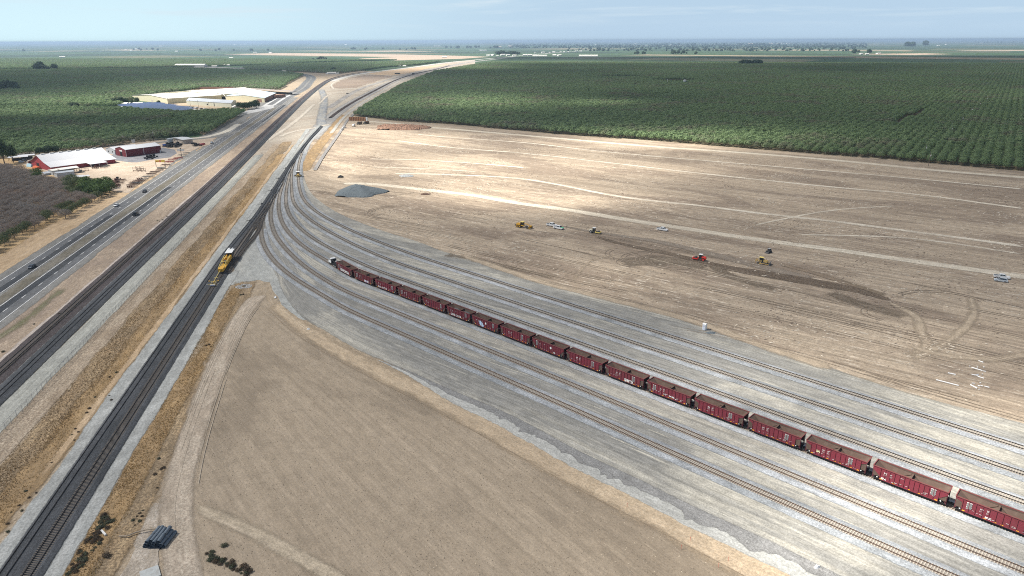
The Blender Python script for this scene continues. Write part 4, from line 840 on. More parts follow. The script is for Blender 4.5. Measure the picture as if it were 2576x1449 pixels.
litter('field_debris', RP, 5200, mat('pale_crust', (.58, .51, .41), .95), .85, 3, 'pale broken crust lying in flakes over the graded field', R(-20))
litter('field_debris', RP, 5200, mat('dark_clods_right', (.17, .13, .10), .95), .7, 4, 'dark clods strewn over the graded field', R(-40))
# ================================================================== hopper train
def text(s, size, m, parent, loc, name='lettering', rot=(R(90), 0, 0), **k):
    o = link(name, text_me(s, size, m, **k), parent); o.location = loc; o.rotation_euler = rot; return o
M_hop = mat('hopper_red', (.18, .026, .04), .6, 0, .45, (.09, .035, .032), .6); _k = N(M_hop.node_tree); _b = [n for n in M_hop.node_tree.nodes if n.type == 'BSDF_PRINCIPLED'][0]; _src = _b.inputs['Base Color'].links[0].from_socket; _oi = _k.n('ShaderNodeObjectInfo')
_k.put(_b.inputs['Base Color'], _k.mix(_k.ramp(_oi.outputs['Random'], 0, 1, 0., .55), _src, (.115, .03, .034)))
M_let = mat('faded_lettering', (.50, .46, .45), .7, 0, .4, (.25, .10, .10), 3.)
M_hopd = mat('hopper_frame_red', (.12, .025, .032), .7, 0, .5, (.06, .03, .03), 1.)
M_rim = mat('hopper_rim', (.17, .045, .045), .65, 0, .6, (.16, .10, .085), .8)
M_hin = mat('hopper_inside', (.105, .072, .057), .9, 0, .7, (.15, .115, .092), .7, .1); M_blk = mat('black_steel', (.018, .018, .02), .7, 0, .4, (.05, .04, .035), 2.)
M_wheel = mat('wheel_steel', (.07, .055, .05), .5, .6, .4); M_wht = mat('white_paint', (.78, .78, .76), .5, 0, .1, (.6, .58, .55)); M_yel = mat('reflector_yellow', (.85, .42, .03), .5, 0, .1)
M_grille = mat('grille', (.20, .205, .20), .7, .2, .3, (.1, .1, .1), 4.); M_grav = gmat('load', (.13, .14, .14), (.2, .21, .21), None, 1., 1.); M_lbl = mat('light_blue_paint', (.45, .60, .78), .5, 0, .3, (.75, .75, .8), 1.); M_purple = mat('purple_paint', (.22, .14, .45), .5, 0, .2)
L_ = 13.5; HT = 3.5; SI = .62      # body length, top and sill heights over the rails
def hopper_parts(kind):
    P = {}
    hl = L_ / 2; b = MB(); big_ = kind == 'C'
    cut = 1.45 if kind != 'A' else 1.25
    for y in (-1.53, 1.53):
        s = 1 if y > 0 else -1
        if kind == 'A': prof = [(-hl, HT), (-hl, HT - .42), (-hl + cut, HT - .95), (-hl + cut, SI), (hl - cut, SI), (hl - cut, HT - .95), (hl, HT - .42), (hl, HT)]
        else: prof = [(-hl, HT), (-hl, HT - .75), (-hl + cut, SI + .75), (-hl + cut, SI), (hl - cut, SI), (hl - cut, SI + .75), (hl, HT - .75), (hl, HT)]
        b.prism(prof, y, y - s * .06)
        nr = 11 if kind == 'A' else (13 if big_ else 9)
        for i in range(nr):
            x = -hl + cut + .02 + (2 * (hl - cut) - .04) * i / (nr - 1); b.box((x, y + s * .05, (HT + SI) / 2 - .05), (.09, .13, HT - SI - .25))
        b.box((0, y + s * .045, SI + .06), (2 * (hl - cut), .12, .14))
    P['body'] = (b, M_hop)
    b = MB()
    for y in (-1.56, 1.56): b.box((0, y, HT + .02), (L_ + .16, .2, .13))
    for x in (-hl, hl): b.box((x, 0, HT + .021), (.16, 3.05, .13))
    P['top_rim'] = (b, M_rim)
    b = MB(); zf = 1.15; e = .09; y_ = 1.46
    for sx in (-1, 1):
        b.add([(sx * (hl - .05), -y_, HT - .06), (sx * (hl - .05), y_, HT - .06), (sx * 3.1, y_, zf), (sx * 3.1, -y_, zf), (sx * (hl - .05), -y_, HT - .14), (sx * (hl - .05), y_, HT - .14), (sx * 3.1, y_, zf - .08), (sx * 3.1, -y_, zf - .08)],
              [(0, 1, 2, 3), (4, 7, 6, 5), (0, 3, 7, 4), (1, 5, 6, 2), (0, 4, 5, 1)])
        b.add([(sx * 3.1, -y_, zf + .01), (sx * 3.1, y_, zf + .01), (sx * .05, y_, HT - .75), (sx * .05, -y_, HT - .75)], [(0, 1, 2, 3)])
        for q in (-1, 1):      # inner side slopes
            b.add([(sx * (hl - .1), q * y_, HT - .1), (sx * .1, q * y_, HT - .5), (sx * 2.9, q * .45, zf + .05), (sx * 4.2, q * .5, zf + .5)], [(0, 1, 2, 3)])
    for q in (-1, 1): b.box((0, q * 1.452, (HT + zf) / 2), (L_ - .3, .02, HT - zf - .1))
    P['interior'] = (b, M_hin)
    b = MB(); b.box((0, 0, HT - .62), (.14, 2.9, .5)); b.box((0, 0, HT - .36), (.3, 2.9, .06)); P['cross_beam'] = (b, M_hin)
    b = MB(); b.box((0, 0, .42), (L_ + .1, .6, .36)); b.box((0, -1.25, .34), (L_ - 4.2, .14, .34)); b.box((0, 1.25, .34), (L_ - 4.2, .14, .34))
    for x in (-2.6, -.9, .9, 2.6): b.prism([(x - .8, .95), (x + .8, .95), (x + .4, .12), (x - .4, .12)], -1.1, 1.1)
    for sx in (-1, 1): b.box((sx * (hl - .55), 0, .52), (1.2, 2.7, .1))
    P['underframe'] = (b, M_blk)
    for sx in (-1, 1):
        b = MB()
        for y in (-1.45, -1.02, 1.02, 1.45): b.box((sx * (hl - .08), y, (HT + .5) / 2), (.07, .07, HT - .5))
        for z in np.arange(.7, HT - .2, .38):
            for y in (-1.24, 1.24): b.box((sx * (hl - .08), y, z), (.04, .46, .04))
        for y in (-.5, .5): b.cyl((sx * (hl - .1), y, .55), (sx * (hl - cut - .2), y, 2.1), .07, 6)
        for y in (-1.4, 1.4): b.cyl((sx * (hl - .1), y, .6), (sx * (hl - cut), y, HT - .9), .05, 6)
        b.cyl((sx * (hl - .9), -.5, .95), (sx * (hl - .9), .6, .95), .2, 8)
        P['end_frame%d' % sx] = (b, M_hopd)
    return P
HP = {}
for kd in 'ABC':
    HP[kd] = {}
    for n_, (b, m_) in hopper_parts(kd).items():
        o = b.build(n_.rstrip('-1') , m_); HP[kd][n_] = o.data; bpy.data.objects.remove(o)
def me_of(b, name, m, **k): o = b.build(name, m, **k); me = o.data; bpy.data.objects.remove(o); return me
b = MB()
for y in (-1.0, 1.0): b.prism([(-1.25, .3), (-1.1, .55), (-.3, .62), (.3, .62), (1.1, .55), (1.25, .3), (.9, .2), (.4, .12), (-.4, .12), (-.9, .2)], y - .09, y + .09)
b.box((0, 0, .42), (.4, 2.1, .26)); bog = me_of(b, 'bogie', M_blk)
b = MB()
for y in (-.76, .76): b.cyl((0, y - .07, 0), (0, y + .07, 0), .46, 18); b.cyl((0, y + (-.1 if y < 0 else .1) * 1., 0), (0, y, 0), .18, 10)
b.cyl((0, -.8, 0), (0, .8, 0), .08, 8); whl = me_of(b, 'wheelset', M_wheel)
b = MB(); b.box((.35, 0, .45), (.8, .22, .24)); b.box((.75, .06, .45), (.25, .34, .3)); cpl = me_of(b, 'coupler', M_blk)
b = MB(); b.box((0, 0, 0), (.72, .06, 1.3)); 
for z in (-.5, 0, .5): b.box((-.38, -.03, z), (.08, .04, .16)); b.box((.38, -.03, z), (.08, .04, .16))
pan = me_of(b, 'side_panel', M_grille); b = MB().box((0, 0, 0), (.86, .04, 1.44)); panb = me_of(b, 'panel_frame', M_wht)
b = MB().cyl((0, 0, 0), (0, -.02, 0), .38, 20); disc = me_of(b, 'white_disc', M_wht); b = MB().cyl((0, 0, 0), (0, -.012, 0), .13, 14); lampm = me_of(b, 'end_reservoir', M_wht)
TSs = [-249.2, -233.4, -218.5, -204., -189.2, -175.6, -162.6, -149., -134.8, -120.8, -106.2, -92., -77.4, -62.5, -48.1, -33.3, -17.3, -1.5]
def onT3(s):
    P = YT[3]; q = P @ YD; i = int(np.argmin(np.abs(q - s))); i = max(2, min(len(P) - 3, i)); p = P[i] + (s - q[i]) * (P[i + 1] - P[i]) / np.linalg.norm(P[i + 1] - P[i]); t_ = P[i + 2] - P[i - 2]; return p, math.atan2(t_[1], t_[0])
RH = .74
spec = [('A', '912 518', 'with tall white block graffiti, first behind the white truck', 'LBMCWBA', 'w'), ('A', '913 204', 'with white and violet graffiti, second from the truck', 'SOHPI', 'v'),
        ('B', '914 106', 'with white scrawl all along the bottom, third from the truck', 'BASAKTO', 's'), ('A', '912 635', 'without graffiti, fourth from the white truck', '', ''),
        ('B', '914 268', 'with sloped ends, just left of the gravel filled car', '', ''), ('C', '914 117', 'carrying two mounds of dark gravel, white graffiti below', 'OMDOSRA', 'g'),
        ('C', '914 217', 'with a big pale blue painted patch beside a white disc', '', 'b'), ('A', '912 902', 'right of the car with the pale blue patch', '', ''),
        ('C', '174 111', 'with a white disc but no blue paint', '9SL', 'd'), ('A', '912 801', 'directly left of the car with bold SERTX graffiti', '', ''),
        ('A', '910 771', 'with bold white SERTX graffiti scribble at its lower middle', 'SERTX', 'S'), ('A', '912 044', 'with many small white tags and dark left panel', 'OATEX', 't'),
        ('A', '912 270', 'without graffiti, fifth counting from the right edge', '', ''), ('A', '913 176', 'without graffiti, fourth counting from the right edge', '', ''),
        ('A', '912 484', 'with a yellowish tag left of its number', 'SA', 'y'), ('C', '914 321', 'longest and brightest, dark panel near its right end', 'STX', 'q'), ('A', '913 071', 'cut by the right edge of the view, grey panel near left end', 'PBX', 'p')]
for i, (kd, num, lab_, gtx, gk) in enumerate(spec):
    s0, s1 = TSs[i], TSs[i + 1]; (p, a) = onT3((s0 + s1) / 2); scl = (s1 - s0) / 14.75
    e = empty('hopper_car', (p[0], p[1], RH), a, 'dark red hopper car ' + lab_ if i < 16 else 'dark red hopper car cut off by the right edge of the view', 'hopper car', 'dark red hopper cars of the train'); e.scale = (scl, 1, 1)
    for n_, me in HP[kd].items(): link(n_.rstrip('-1'), me, e)
    for sx in (-1, 1):
        bg_ = link('bogie', bog, e); bg_.location = (sx * 5.0, 0, 0)
        for dx in (-.85, .85): w_ = link('wheelset', whl, bg_); w_.location = (dx, 0, .46)
        c_ = link('coupler', cpl, e); c_.location = (sx * 6.65, 0, .1); c_.rotation_euler = (0, 0, 0 if sx > 0 else math.pi)
        rv = link('end_reservoir', lampm, e); rv.location = (sx * 5.75, -1.5, .95)
    left = num in ('912 044', '913 071', '912 518', '913 204', '912 635') or gk == 'd'
    px_ = (-4.35 if left else 3.3) if kd == 'A' else (4.3 if gk not in 'd' or not gk else -4.6)
    f_ = link('panel_frame', panb, e); f_.location = (px_, -1.56, 2.3 if kd == 'A' else 2.4); pn = link('side_panel', pan, e); pn.location = (px_, -1.595, 2.3 if kd == 'A' else 2.4)
    Y0 = -1.602; tx = -2.9 if kd == 'A' else -4.6
    if left and kd == 'A': tx = -2.6
    text('BN', .42, M_let if i % 3 else M_wht, e, (tx, Y0, 2.4), off_=.012); text('SF', .42, M_let, e, (tx + 1.1, Y0, 2.4), off_=.012)
    text(num.split()[0], .38, M_let, e, (tx - .05, Y0, 1.92), off_=.008); text(num.split()[1], .38, M_let, e, (tx + 1.05, Y0, 1.92), off_=.008)
    b = MB(); r.seed(i)
    for x in ([-5.1, -1.55, .1, 1.2, 3.6, 5.15] if kd == 'A' else [-5., -2.6, .2, 2., 5.]): b.box((x, Y0 - .004, .84), (.44, .01, .12 if abs(x) < 5 else .2))
    b.build('reflector', M_yel, e)
    b = MB()
    for x in [-3.6, -2.9, -2.3, -1.4, -.3, 1.9, 2.6, 3.2, -4.6, 4.4]:
        if r.random() < .8: b.box((x, Y0 - .006, r.choice([1.0, 1.12, 1.3, 1.55])), (r.uniform(.25, .5), .008, r.uniform(.05, .13)))
    b.box((2.9, Y0 - .004, 1.15), (.5, .008, .05)); b.box((2.9, Y0 - .004, 1.42), (.5, .008, .05)); b.box((2.66, Y0 - .004, 1.28), (.05, .008, .3)); b.box((3.14, Y0 - .004, 1.28), (.05, .008, .3)); b.box((-1.3, Y0 - .004, 2.75), (.5, .008, .1))
    b.build('stencil', M_let, e)
    gr = {'w': (1.5, -3.0, .80, M_wht, .085, 1.02), 'v': (1.1, .6, .8, M_wht, .05, 1.), 's': (1.0, -4.6, .8, M_wht, .03, 1.35), 'g': (1.05, -4.5, .8, M_wht, .04, 1.35), 'd': (.6, 2.4, .9, M_wht, .03, 1.), 'S': (1.25, .15, .75, M_wht, .035, .86), 't': (.5, .3, 1.2, M_wht, .03, 1.), 'y': (.8, -4.2, 1.5, mat('pale_yellow', (.7, .68, .4)), .03, .9), 'q': (.55, -5., .85, M_wht, .03, .9), 'p': (.6, -1.6, .95, M_wht, .02, .9)}
    if gtx: q_ = gr[gk]; text(gtx, q_[0], q_[3], e, (q_[1], Y0 - .008, q_[2]), 'graffiti', off_=q_[4], sp=q_[5])
    if gk == 'v': b = MB(); b.box((2.4, Y0 - .004, .83), (3.2, .006, .14)); b.box((2.2, Y0 - .003, 1.25), (2.6, .004, .6)); b.build('graffiti', M_purple, e)
    if gk == 't':
        for s_, x, z in (('M', -4.9, 1.55), ('o', 2.3, .95), ('GO', -1.4, 1.2), ('x', 3.9, 1.1)): text(s_, .55, M_wht, e, (x, Y0 - .008, z), 'graffiti', off_=.02)
    if gk == 'b':
        b = MB(); b.add([(x, Y0 - .01, z) for x, z in [(-3.0, 2.5), (-2.3, 2.7), (-1.5, 2.35), (-.9, 1.9), (-.5, 1.2), (-.6, .8), (-1.5, .75), (-2.3, 1.0), (-2.9, 1.5)]], [tuple(range(9))]); b.build('graffiti', M_lbl, e)
    if gk in ('b', 'd'): d_ = link('white_disc', disc, e); d_.location = (1.4 if gk == 'd' else .6, Y0 - .01, 2.35)
    if gk == 'g':
        for x in (-3.1, 2.9):
            V, Fc = [], []; nn = 14; rs_ = np.random.RandomState(8)
            for ii in range(nn):
                for jj in range(9):
                    u, v = ii / (nn - 1) * 2 - 1, jj / 8 * 2 - 1; V.append((x + u * 2.9, v * 1.42, 1.5 + 1.55 * max(0, 1 - (u * u + v * v * .8)) ** .6 + rs_.normal(0, .03)))
            for ii in range(nn - 1):
                for jj in range(8): a_ = ii * 9 + jj; Fc.append((a_, a_ + 1, a_ + 10, a_ + 9))
            MB().add(V, Fc).build('gravel_load', mat('dark_gravel', (.09, .10, .10), .9, 0, .8, (.22, .23, .23), 5.), e)
# ================================================================== vehicles
M_glass = mat('car_glass', (.015, .02, .025), .15, 0, .1, (.03, .03, .03), 1., .6); M_tyre = mat('tyre', (.02, .02, .021), .85, 0, .5, (.10, .085, .07)); M_rimw = mat('wheel_rim', (.42, .42, .43), .4, .4, .2)
M_cyel = mat('machine_yellow', (.66, .36, .035), .5, 0, .35, (.30, .20, .10), 2.); M_tany = mat('machine_tan', (.55, .37, .12), .55, 0, .5, (.35, .26, .15), 2.); M_cred = mat('machine_red', (.75, .045, .03), .45, 0, .2); M_cream = mat('machine_cream', (.66, .63, .48), .5, 0, .3)
M_dgrey = mat('dark_grey', (.06, .06, .062), .6, 0, .4, (.16, .13, .10), 2.); M_soil = mat('soil_on_metal', (.16, .12, .08), .9); M_lyel = mat('light_yellow', (.80, .62, .18), .5, 0, .25)
def wheel(parent, x, y, r_, w_, name='wheel', rim=M_rimw):
    b = MB().cyl((0, -w_ / 2, 0), (0, w_ / 2, 0), r_, 18); o = b.build(name, M_tyre, parent, bevel=.03); o.location = (x, y, r_)
    s = -1 if y < 0 else 1
    b = MB().cyl((0, s * (w_ / 2 - .05), 0), (0, s * (w_ / 2 + .012), 0), r_ * .58, 12); q = b.build('rim', rim, o); return o
def paint(name, c): return mat(name, c, .3, .1, .08, (.3, .27, .22), 1., .5)
def car(kind, m, label, loc, rz, cat, group=None, hood=None, name=None, rims=M_rimw, far=False):
    e = empty(name or cat.replace(' ', '_'), (loc[0], loc[1], .13 if abs(loc[2]) else .02), rz, label, cat, group)
    b = MB(); g = MB()
    if kind == 'pickup':
        b.loft([(-2.85, .55, 1.0, .88, .9), (-2.8, .45, 1.12, .95, .96), (1.0, .38, 1.12, .97, .97), (2.55, .42, 1.08, .97, .9), (2.88, .5, .95, .85, .8)])
        b.loft([(-.95, 1.1, 1.72, .93, .74), (-.85, 1.1, 1.9, .93, .74), (.95, 1.1, 1.9, .93, .74), (1.55, 1.1, 1.14, .92, .86)]); 
        for y in (-.93, .93): b.box((-1.85, y, 1.2), (1.9, .08, .18))
        b.box((-2.82, 0, 1.15), (.08, 1.8, .28)); g.box((-1.85, 0, 1.125), (1.75, 1.7, .03))
        g.add([(1.05, -.7, 1.86), (1.05, .7, 1.86), (1.56, .84, 1.2), (1.56, -.84, 1.2)], [(0, 1, 2, 3)])
        for y in (-1, 1): g.add([(-.75, y * .905, 1.2), (.1, y * .905, 1.2), (.1, y * .775, 1.8), (-.7, y * .775, 1.8)], [(0, 1, 2, 3)]); g.add([(.2, y * .905, 1.2), (1.3, y * .905, 1.2), (.9, y * .775, 1.8), (.2, y * .775, 1.8)], [(0, 1, 2, 3)])
        g.add([(-.965, -.7, 1.72), (-.965, .7, 1.72), (-.965, .8, 1.25), (-.965, -.8, 1.25)], [(0, 1, 2, 3)]); wb = (-1.8, 1.85); wr = .4; hx = 2.9
    else:
        h_ = {'sedan': 1.42, 'suv': 1.68, 'van': 2.1}[kind]; hw_ = .9
        b.loft([(-2.4, .4, .85, .8, .78), (-2.25, .3, 1.0, .88, .86), (-1., .25, 1.0, .91, .9), (1.0, .25, .98, .91, .9), (2.1, .28, .88, .9, .82), (2.4, .35, .7, .8, .72)])
        back = -1.9 if kind != 'sedan' else -1.7
        b.loft([(back - .25, .95, .99, .84, .8), (back + (.1 if kind != 'sedan' else .6), .95, h_ - .03, .86, .66), (.35, .95, h_, .87, .68), (1.3, .95, 1.0, .87, .82)])
        x0 = back + (.2 if kind != 'sedan' else .65)
        for y in (-1, 1): g.add([(x0 - .1, y * .875, 1.04), (1.05, y * .882, 1.04), (.38, y * .715, h_ - .1), (x0 + .05, y * .71, h_ - .1)], [(0, 1, 2, 3)])
        g.add([(.42, -.64, h_ - .02), (.42, .64, h_ - .02), (1.28, .8, 1.03), (1.28, -.8, 1.03)], [(0, 1, 2, 3)]); g.add([(back + .08 if kind != 'sedan' else back + .5, -.62, h_ - .05), (back + .08 if kind != 'sedan' else back + .5, .62, h_ - .05), (back - .22, .76, 1.03), (back - .22, -.76, 1.03)], [(0, 3, 2, 1)])
        wb = (-1.45, 1.5); wr = .34; hx = 2.4
    for v in range(len(g.v)):
        x, y, z = g.v[v]; g.v[v] = (x * 1.006, y * 1.012, z + .012)
    b.build('body', m, e, bevel=.04); g.build('window', M_glass, e)
    for x in wb:
        for y in (-.84, .84): wheel(e, x, y, wr, .24, rim=rims)
    for y in (-.62, .62): q = MB().box((0, 0, 0), (.06, .3, .14)).build('headlight', M_wht, e); q.location = (hx - .03, y, .78 if kind == 'pickup' else .68)
    MB().box((hx - .02, 0, .5), (.1, 1.6, .2)).build('bumper', M_dgrey, e)
    if hood: MB().add([(1.6, -.86, 1.13), (1.6, .86, 1.13), (2.6, .82, 1.10), (2.6, -.82, 1.10), (2.9, -.78, .96), (2.9, .78, .96)], [(0, 1, 2, 3), (3, 2, 5, 4)]).build('bonnet', hood, e)
    return e
def at(x, y): p = G(x, y); return (p[0], p[1], 0)
P_white = paint('white_car_paint', (.80, .80, .79)); P_navy = paint('navy_paint', (.02, .035, .055)); P_dk = paint('black_paint', (.022, .022, .026)); P_sil = paint('silver_paint', (.5, .54, .57)); P_green = paint('green_paint', (.05, .50, .22))
hw = HW
def hwat(x, y): p = G(x, y); return (p[0], p[1], 1)
car('sedan', P_navy, 'dark blue car in the inner lane at the left edge of the view', hwat(81, 674), hw + math.pi, 'car', 'cars on the highway')
car('sedan', P_white, 'white car on the far carriageway beside the bare orchard', hwat(293, 519), hw + math.pi, 'car', 'cars on the highway')
car('suv', P_dk, 'black car with white front on the far carriageway above the white car', hwat(364, 484), hw + math.pi, 'car', 'cars on the highway')
car('pickup', P_dk, 'black pickup with white cab top on the near carriageway', hwat(342, 542), hw, 'pickup truck', 'cars on the highway', name='pickup_truck')
car('pickup', P_sil, 'grey pickup on the highway beside the small tan building', hwat(533, 361), hw + math.pi, 'pickup truck', 'cars on the highway', name='pickup_truck')
for x, y, l_ in ((746, 223, 'nearest white car'), (771, 208, 'middle white car'), (779, 202, 'farthest white car')): car('suv', P_white, l_ + ' on the distant bend of the highway', hwat(x, y), hw + math.pi, 'car', 'cars on the highway')
hf = R(-37)
car('pickup', P_white, 'all white pickup behind the pickup with the green bonnet', at(1388, 569), hf + .15, 'pickup truck', 'white pickups on the graded field', name='pickup_truck')
car('pickup', P_white, 'white pickup with a bright green bonnet', at(1405, 576), hf, 'pickup truck', 'white pickups on the graded field', hood=P_green, name='pickup_truck')
car('pickup', P_white, 'white pickup standing alone just below the main dirt road', at(1666, 580), hf + .1, 'pickup truck', 'white pickups on the graded field', name='pickup_truck')
car('pickup', P_white, 'white pickup with open black bed at the right edge, beside the silver car', at(2519, 700), R(-28), 'pickup truck', 'white pickups on the graded field', name='pickup_truck')
car('suv', P_sil, 'silver estate car at the right edge, beside the white pickup', at(2517, 708), R(150), 'car')
car('pickup', P_white, 'nearer white pickup beside the long concrete ditch', at(861, 327), R(70), 'pickup truck', 'pickups beside the ditch', name='pickup_truck'); car('pickup', P_white, 'farther white pickup beside the long concrete ditch', at(866, 322), R(60), 'pickup truck', 'pickups beside the ditch', name='pickup_truck')
car('suv', P_dk, 'black car alone on bare ground inside the rail junction', at(874, 236), R(20), 'car')
for x, y, m_, l_ in ((62, 406, P_dk, 'dark car in the yard left of the red barn'), (54, 409, P_sil, 'silver car in the yard left of the red barn'), (61, 400.5, P_white, 'white car right against the red barn gable')): car('suv', m_, l_, at(x, y), R(-20), 'car', 'cars by the red barn')
# hi-rail truck at the head of the train
(p, a) = onT3(-254.2); e = empty('rail_truck', (p[0], p[1], RH), a + math.pi, 'white cab truck with black crane deck on rails, coupled to the hopper train', 'rail truck')
b = MB(); b.loft([(3.1, .9, 1.9, 1.15, 1.12), (4.6, .85, 1.75, 1.1, .85), (4.9, .9, 1.3, 1.05, .8)]); b.build('bonnet', P_white, e, bevel=.05)
b = MB(); b.loft([(1.3, 1.0, 2.9, 1.2, 1.1), (1.6, .9, 3.0, 1.2, 1.1), (2.6, .9, 3.0, 1.2, 1.08), (3.25, .9, 2.05, 1.2, 1.1)]); b.build('cab', P_white, e, bevel=.05)
b = MB(); b.add([(2.68, -.95, 2.9), (2.68, .95, 2.9), (3.22, 1.0, 2.15), (3.22, -1.0, 2.15)], [(0, 1, 2, 3)])
for y in (-1, 1): b.add([(1.7, y * 1.17, 2.05), (2.9, y * 1.17, 2.05), (2.5, y * 1.12, 2.75), (1.7, y * 1.12, 2.75)], [(0, 1, 2, 3)])
for k_ in range(len(b.v)): x, y, z = b.v[k_]; b.v[k_] = (x + .03, y * 1.03, z + .02)
b.build('window', M_glass, e)
b = MB(); b.box((-1., 0, .95), (8.6, 1.0, .3)); b.box((-1.8, 0, 1.2), (5.2, 2.4, .16)); b.box((-1.0, -.4, 1.6), (2.2, 1.2, .6)); b.box((1.0, 0, 1.9), (.35, 2.3, 1.7)); b.build('deck', M_blk, e)
b = MB(); b.cyl((.8, .9, 2.6), (-4.6, .9, 2.0), .14, 8); b.cyl((.8, .6, 2.3), (-3.6, .9, 1.4), .1, 8); b.box((.8, .8, 1.9), (.5, .5, 1.4)); b.cyl((-1.3, .3, 2.4), (-1.3, .3, 1.9), .05, 6); b.build('crane_arm', M_blk, e)
MB().cyl((-.9, -.3, 1.9), (-.9, -.3, 2.2), .42, 14).build('white_tank', P_white, e)
for x in (-3.6, -2.4, -1.2, 3.6):
    for y in (-1.05, 1.05): wheel(e, x, y, .5, .3)
b = MB()
for x in (-4.6, 4.7): b.cyl((x, -.76, .2), (x, .76, .2), .2, 12); b.box((x, 0, .5), (.2, 1.2, .5))
b.build('rail_wheels', M_wheel, e)
# motor grader
def mach(name, x, y, rz, label, cat): return empty(name, (*G(x, y), .06), rz, label, cat)
e = mach('motor_grader', 1318, 573, R(-33), 'orange yellow motor grader with black blade and six wheels', 'motor grader')
b = MB(); b.loft([(-4.3, 1.0, 1.9, .8, .7), (-4.1, .9, 2.1, 1., .9), (-1.8, .9, 2.15, 1., .9)]); b.build('engine_hood', M_cyel, e, bevel=.06)
b = MB(); b.box((-.9, 0, 1.2), (2., 1.4, .5)); b.tube([(-.6, 0, 1.9), (1.4, 0, 2.3), (3.6, 0, 1.7), (4.3, 0, 1.2)], .2, 8); b.box((4.2, 0, 1.25), (.9, 1.2, .8)); b.build('frame', M_cyel, e)
b = MB(); b.loft([(-1.75, 1.4, 3.0, .72, .8), (-.2, 1.3, 3.0, .6, .8)]); b.build('cab', M_glass, e); MB().box((-1., 0, 3.1), (2., 1.9, .14)).build('cab_roof', M_lyel, e)
b = MB(); b.box((1.6, 0, .55), (.16, 4.0, .65), R(28)); b.tube([(1.4, -.5, 1.0), (1.6, -.5, 2.3)], .08); b.tube([(1.4, .5, 1.0), (1.6, .5, 2.3)], .08); b.build('blade', M_dgrey, e)
MB().cyl((1.6, 0, .85), (1.6, 0, 1.), .8, 16).build('turn_circle', M_dgrey, e); MB().tube([(-3.4, .3, 2.1), (-3.4, .3, 2.9)], .07).build('exhaust', M_dgrey, e)
b = MB(); b.box((-4.8, 0, 1.), (.5, 2.2, .5)); b.tube([(-5., -.9, .9), (-5.1, -.9, .3)], .06); b.tube([(-5., .9, .9), (-5.1, .9, .3)], .06); b.build('ripper', M_dgrey, e)
for x in (-3.5, -2.0, 4.0):
    for y in (-1.1, 1.1): wheel(e, x, y, .68, .42, rim=M_cyel)
# two rollers
def roller(x, y, rz, label, mb_, mroof, md):
    e = mach('soil_roller', x, y, rz, label, 'road roller')
    b = MB(); b.loft([(-2.9, 1.0, 1.5, .75, .6), (-2.6, .8, 1.9, .85, .75), (-1.0, .8, 2.05, .85, .8)]); b.build('engine_hood', mb_, e, bevel=.08)
    b = MB(); b.box((-.4, 0, 1.), (1.4, 1.3, .5)); b.build('chassis', M_dgrey, e)
    b = MB(); b.loft([(-1., 1.2, 2.75, .72, .72), (.25, 1.2, 2.75, .72, .66)]); b.build('cab', M_glass, e); MB().box((-.38, 0, 2.84), (1.7, 1.7, .14)).build('cab_roof', mroof, e, bevel=.04)
    b = MB(); b.box((1.9, -1.16, .85), (2.5, .2, .5)); b.box((1.9, 1.16, .85), (2.5, .2, .5)); b.box((.75, 0, .9), (.3, 2.4, .6)); b.box((3.05, 0, .85), (.25, 2.5, .45)); b.build('drum_frame', md, e, bevel=.03)
    MB().cyl((1.95, -1.02, .76), (1.95, 1.02, .76), .76, 26).build('drum', M_dgrey, e)
    for y_ in (-.85, .85): wheel(e, -1.8, y_, .78, .5, rim=mb_ if mb_ != M_cream else M_rimw)
    for y_ in (-.6, .6): MB().box((-2.93, y_, 1.2), (.06, .2, .15)).build('lamp', M_wht, e)
roller(1496, 587, R(-30), 'cream road roller with yellow drum frame and black drum', M_cream, M_wht, M_lyel); roller(1760, 655, R(148), 'bright red road roller with white roof beside the dark soil strip', M_cred, M_wht, M_cred)
# bulldozer
e = mach('bulldozer', 1919, 664, R(-32), 'dusty yellow bulldozer with grey blade and rear ripper', 'bulldozer')
for y in (-1.05, 1.05):
    b = MB(); b.prism([(-2.2, .3), (-1.9, .05), (1.9, .05), (2.2, .35), (1.9, .75), (-.5, 1.25), (-1.3, 1.2), (-2.2, .75)], y - .28, y + .28); t_ = b.build('track', M_dgrey, e)
    b = MB(); b.box((0, y * 1.29, .42), (3., .08, .3)); b.cyl((-.9, y * 1.27, .85), (-.9, y * 1.3, .85), .3, 12); b.build('track_frame', M_tany, t_)
b = MB(); b.loft([(-1.9, .8, 1.5, .7, .7), (-.4, .7, 1.7, .8, .75)]); b.loft([(.1, .7, 2.0, .6, .55), (1.9, .7, 1.9, .6, .5)]); b.build('body', M_tany, e, bevel=.04)
b = MB(); b.loft([(-1.5, 1.5, 2.8, .75, .7), (.05, 1.5, 2.8, .7, .62)]); b.build('cab', M_glass, e); MB().box((-.75, 0, 2.9), (1.9, 1.7, .12)).build('cab_roof', M_lyel, e)
b = MB(); b.prism([(2.95, .0), (3.1, .0), (2.95, .6), (3.15, 1.35), (3.0, 1.4), (2.78, .6)], -2.0, 2.0); b.build('blade', mat('worn_blade', (.20, .21, .23), .4, .6, .4), e)
b = MB(); 
for y in (-1.45, 1.45): b.tube([(-.3, y, .5), (2.9, y, .4)], .12)
for y in (-.5, .5): b.tube([(1.2, y, 1.9), (2.9, y, .8)], .08)
b.build('push_arm', M_tany, e)
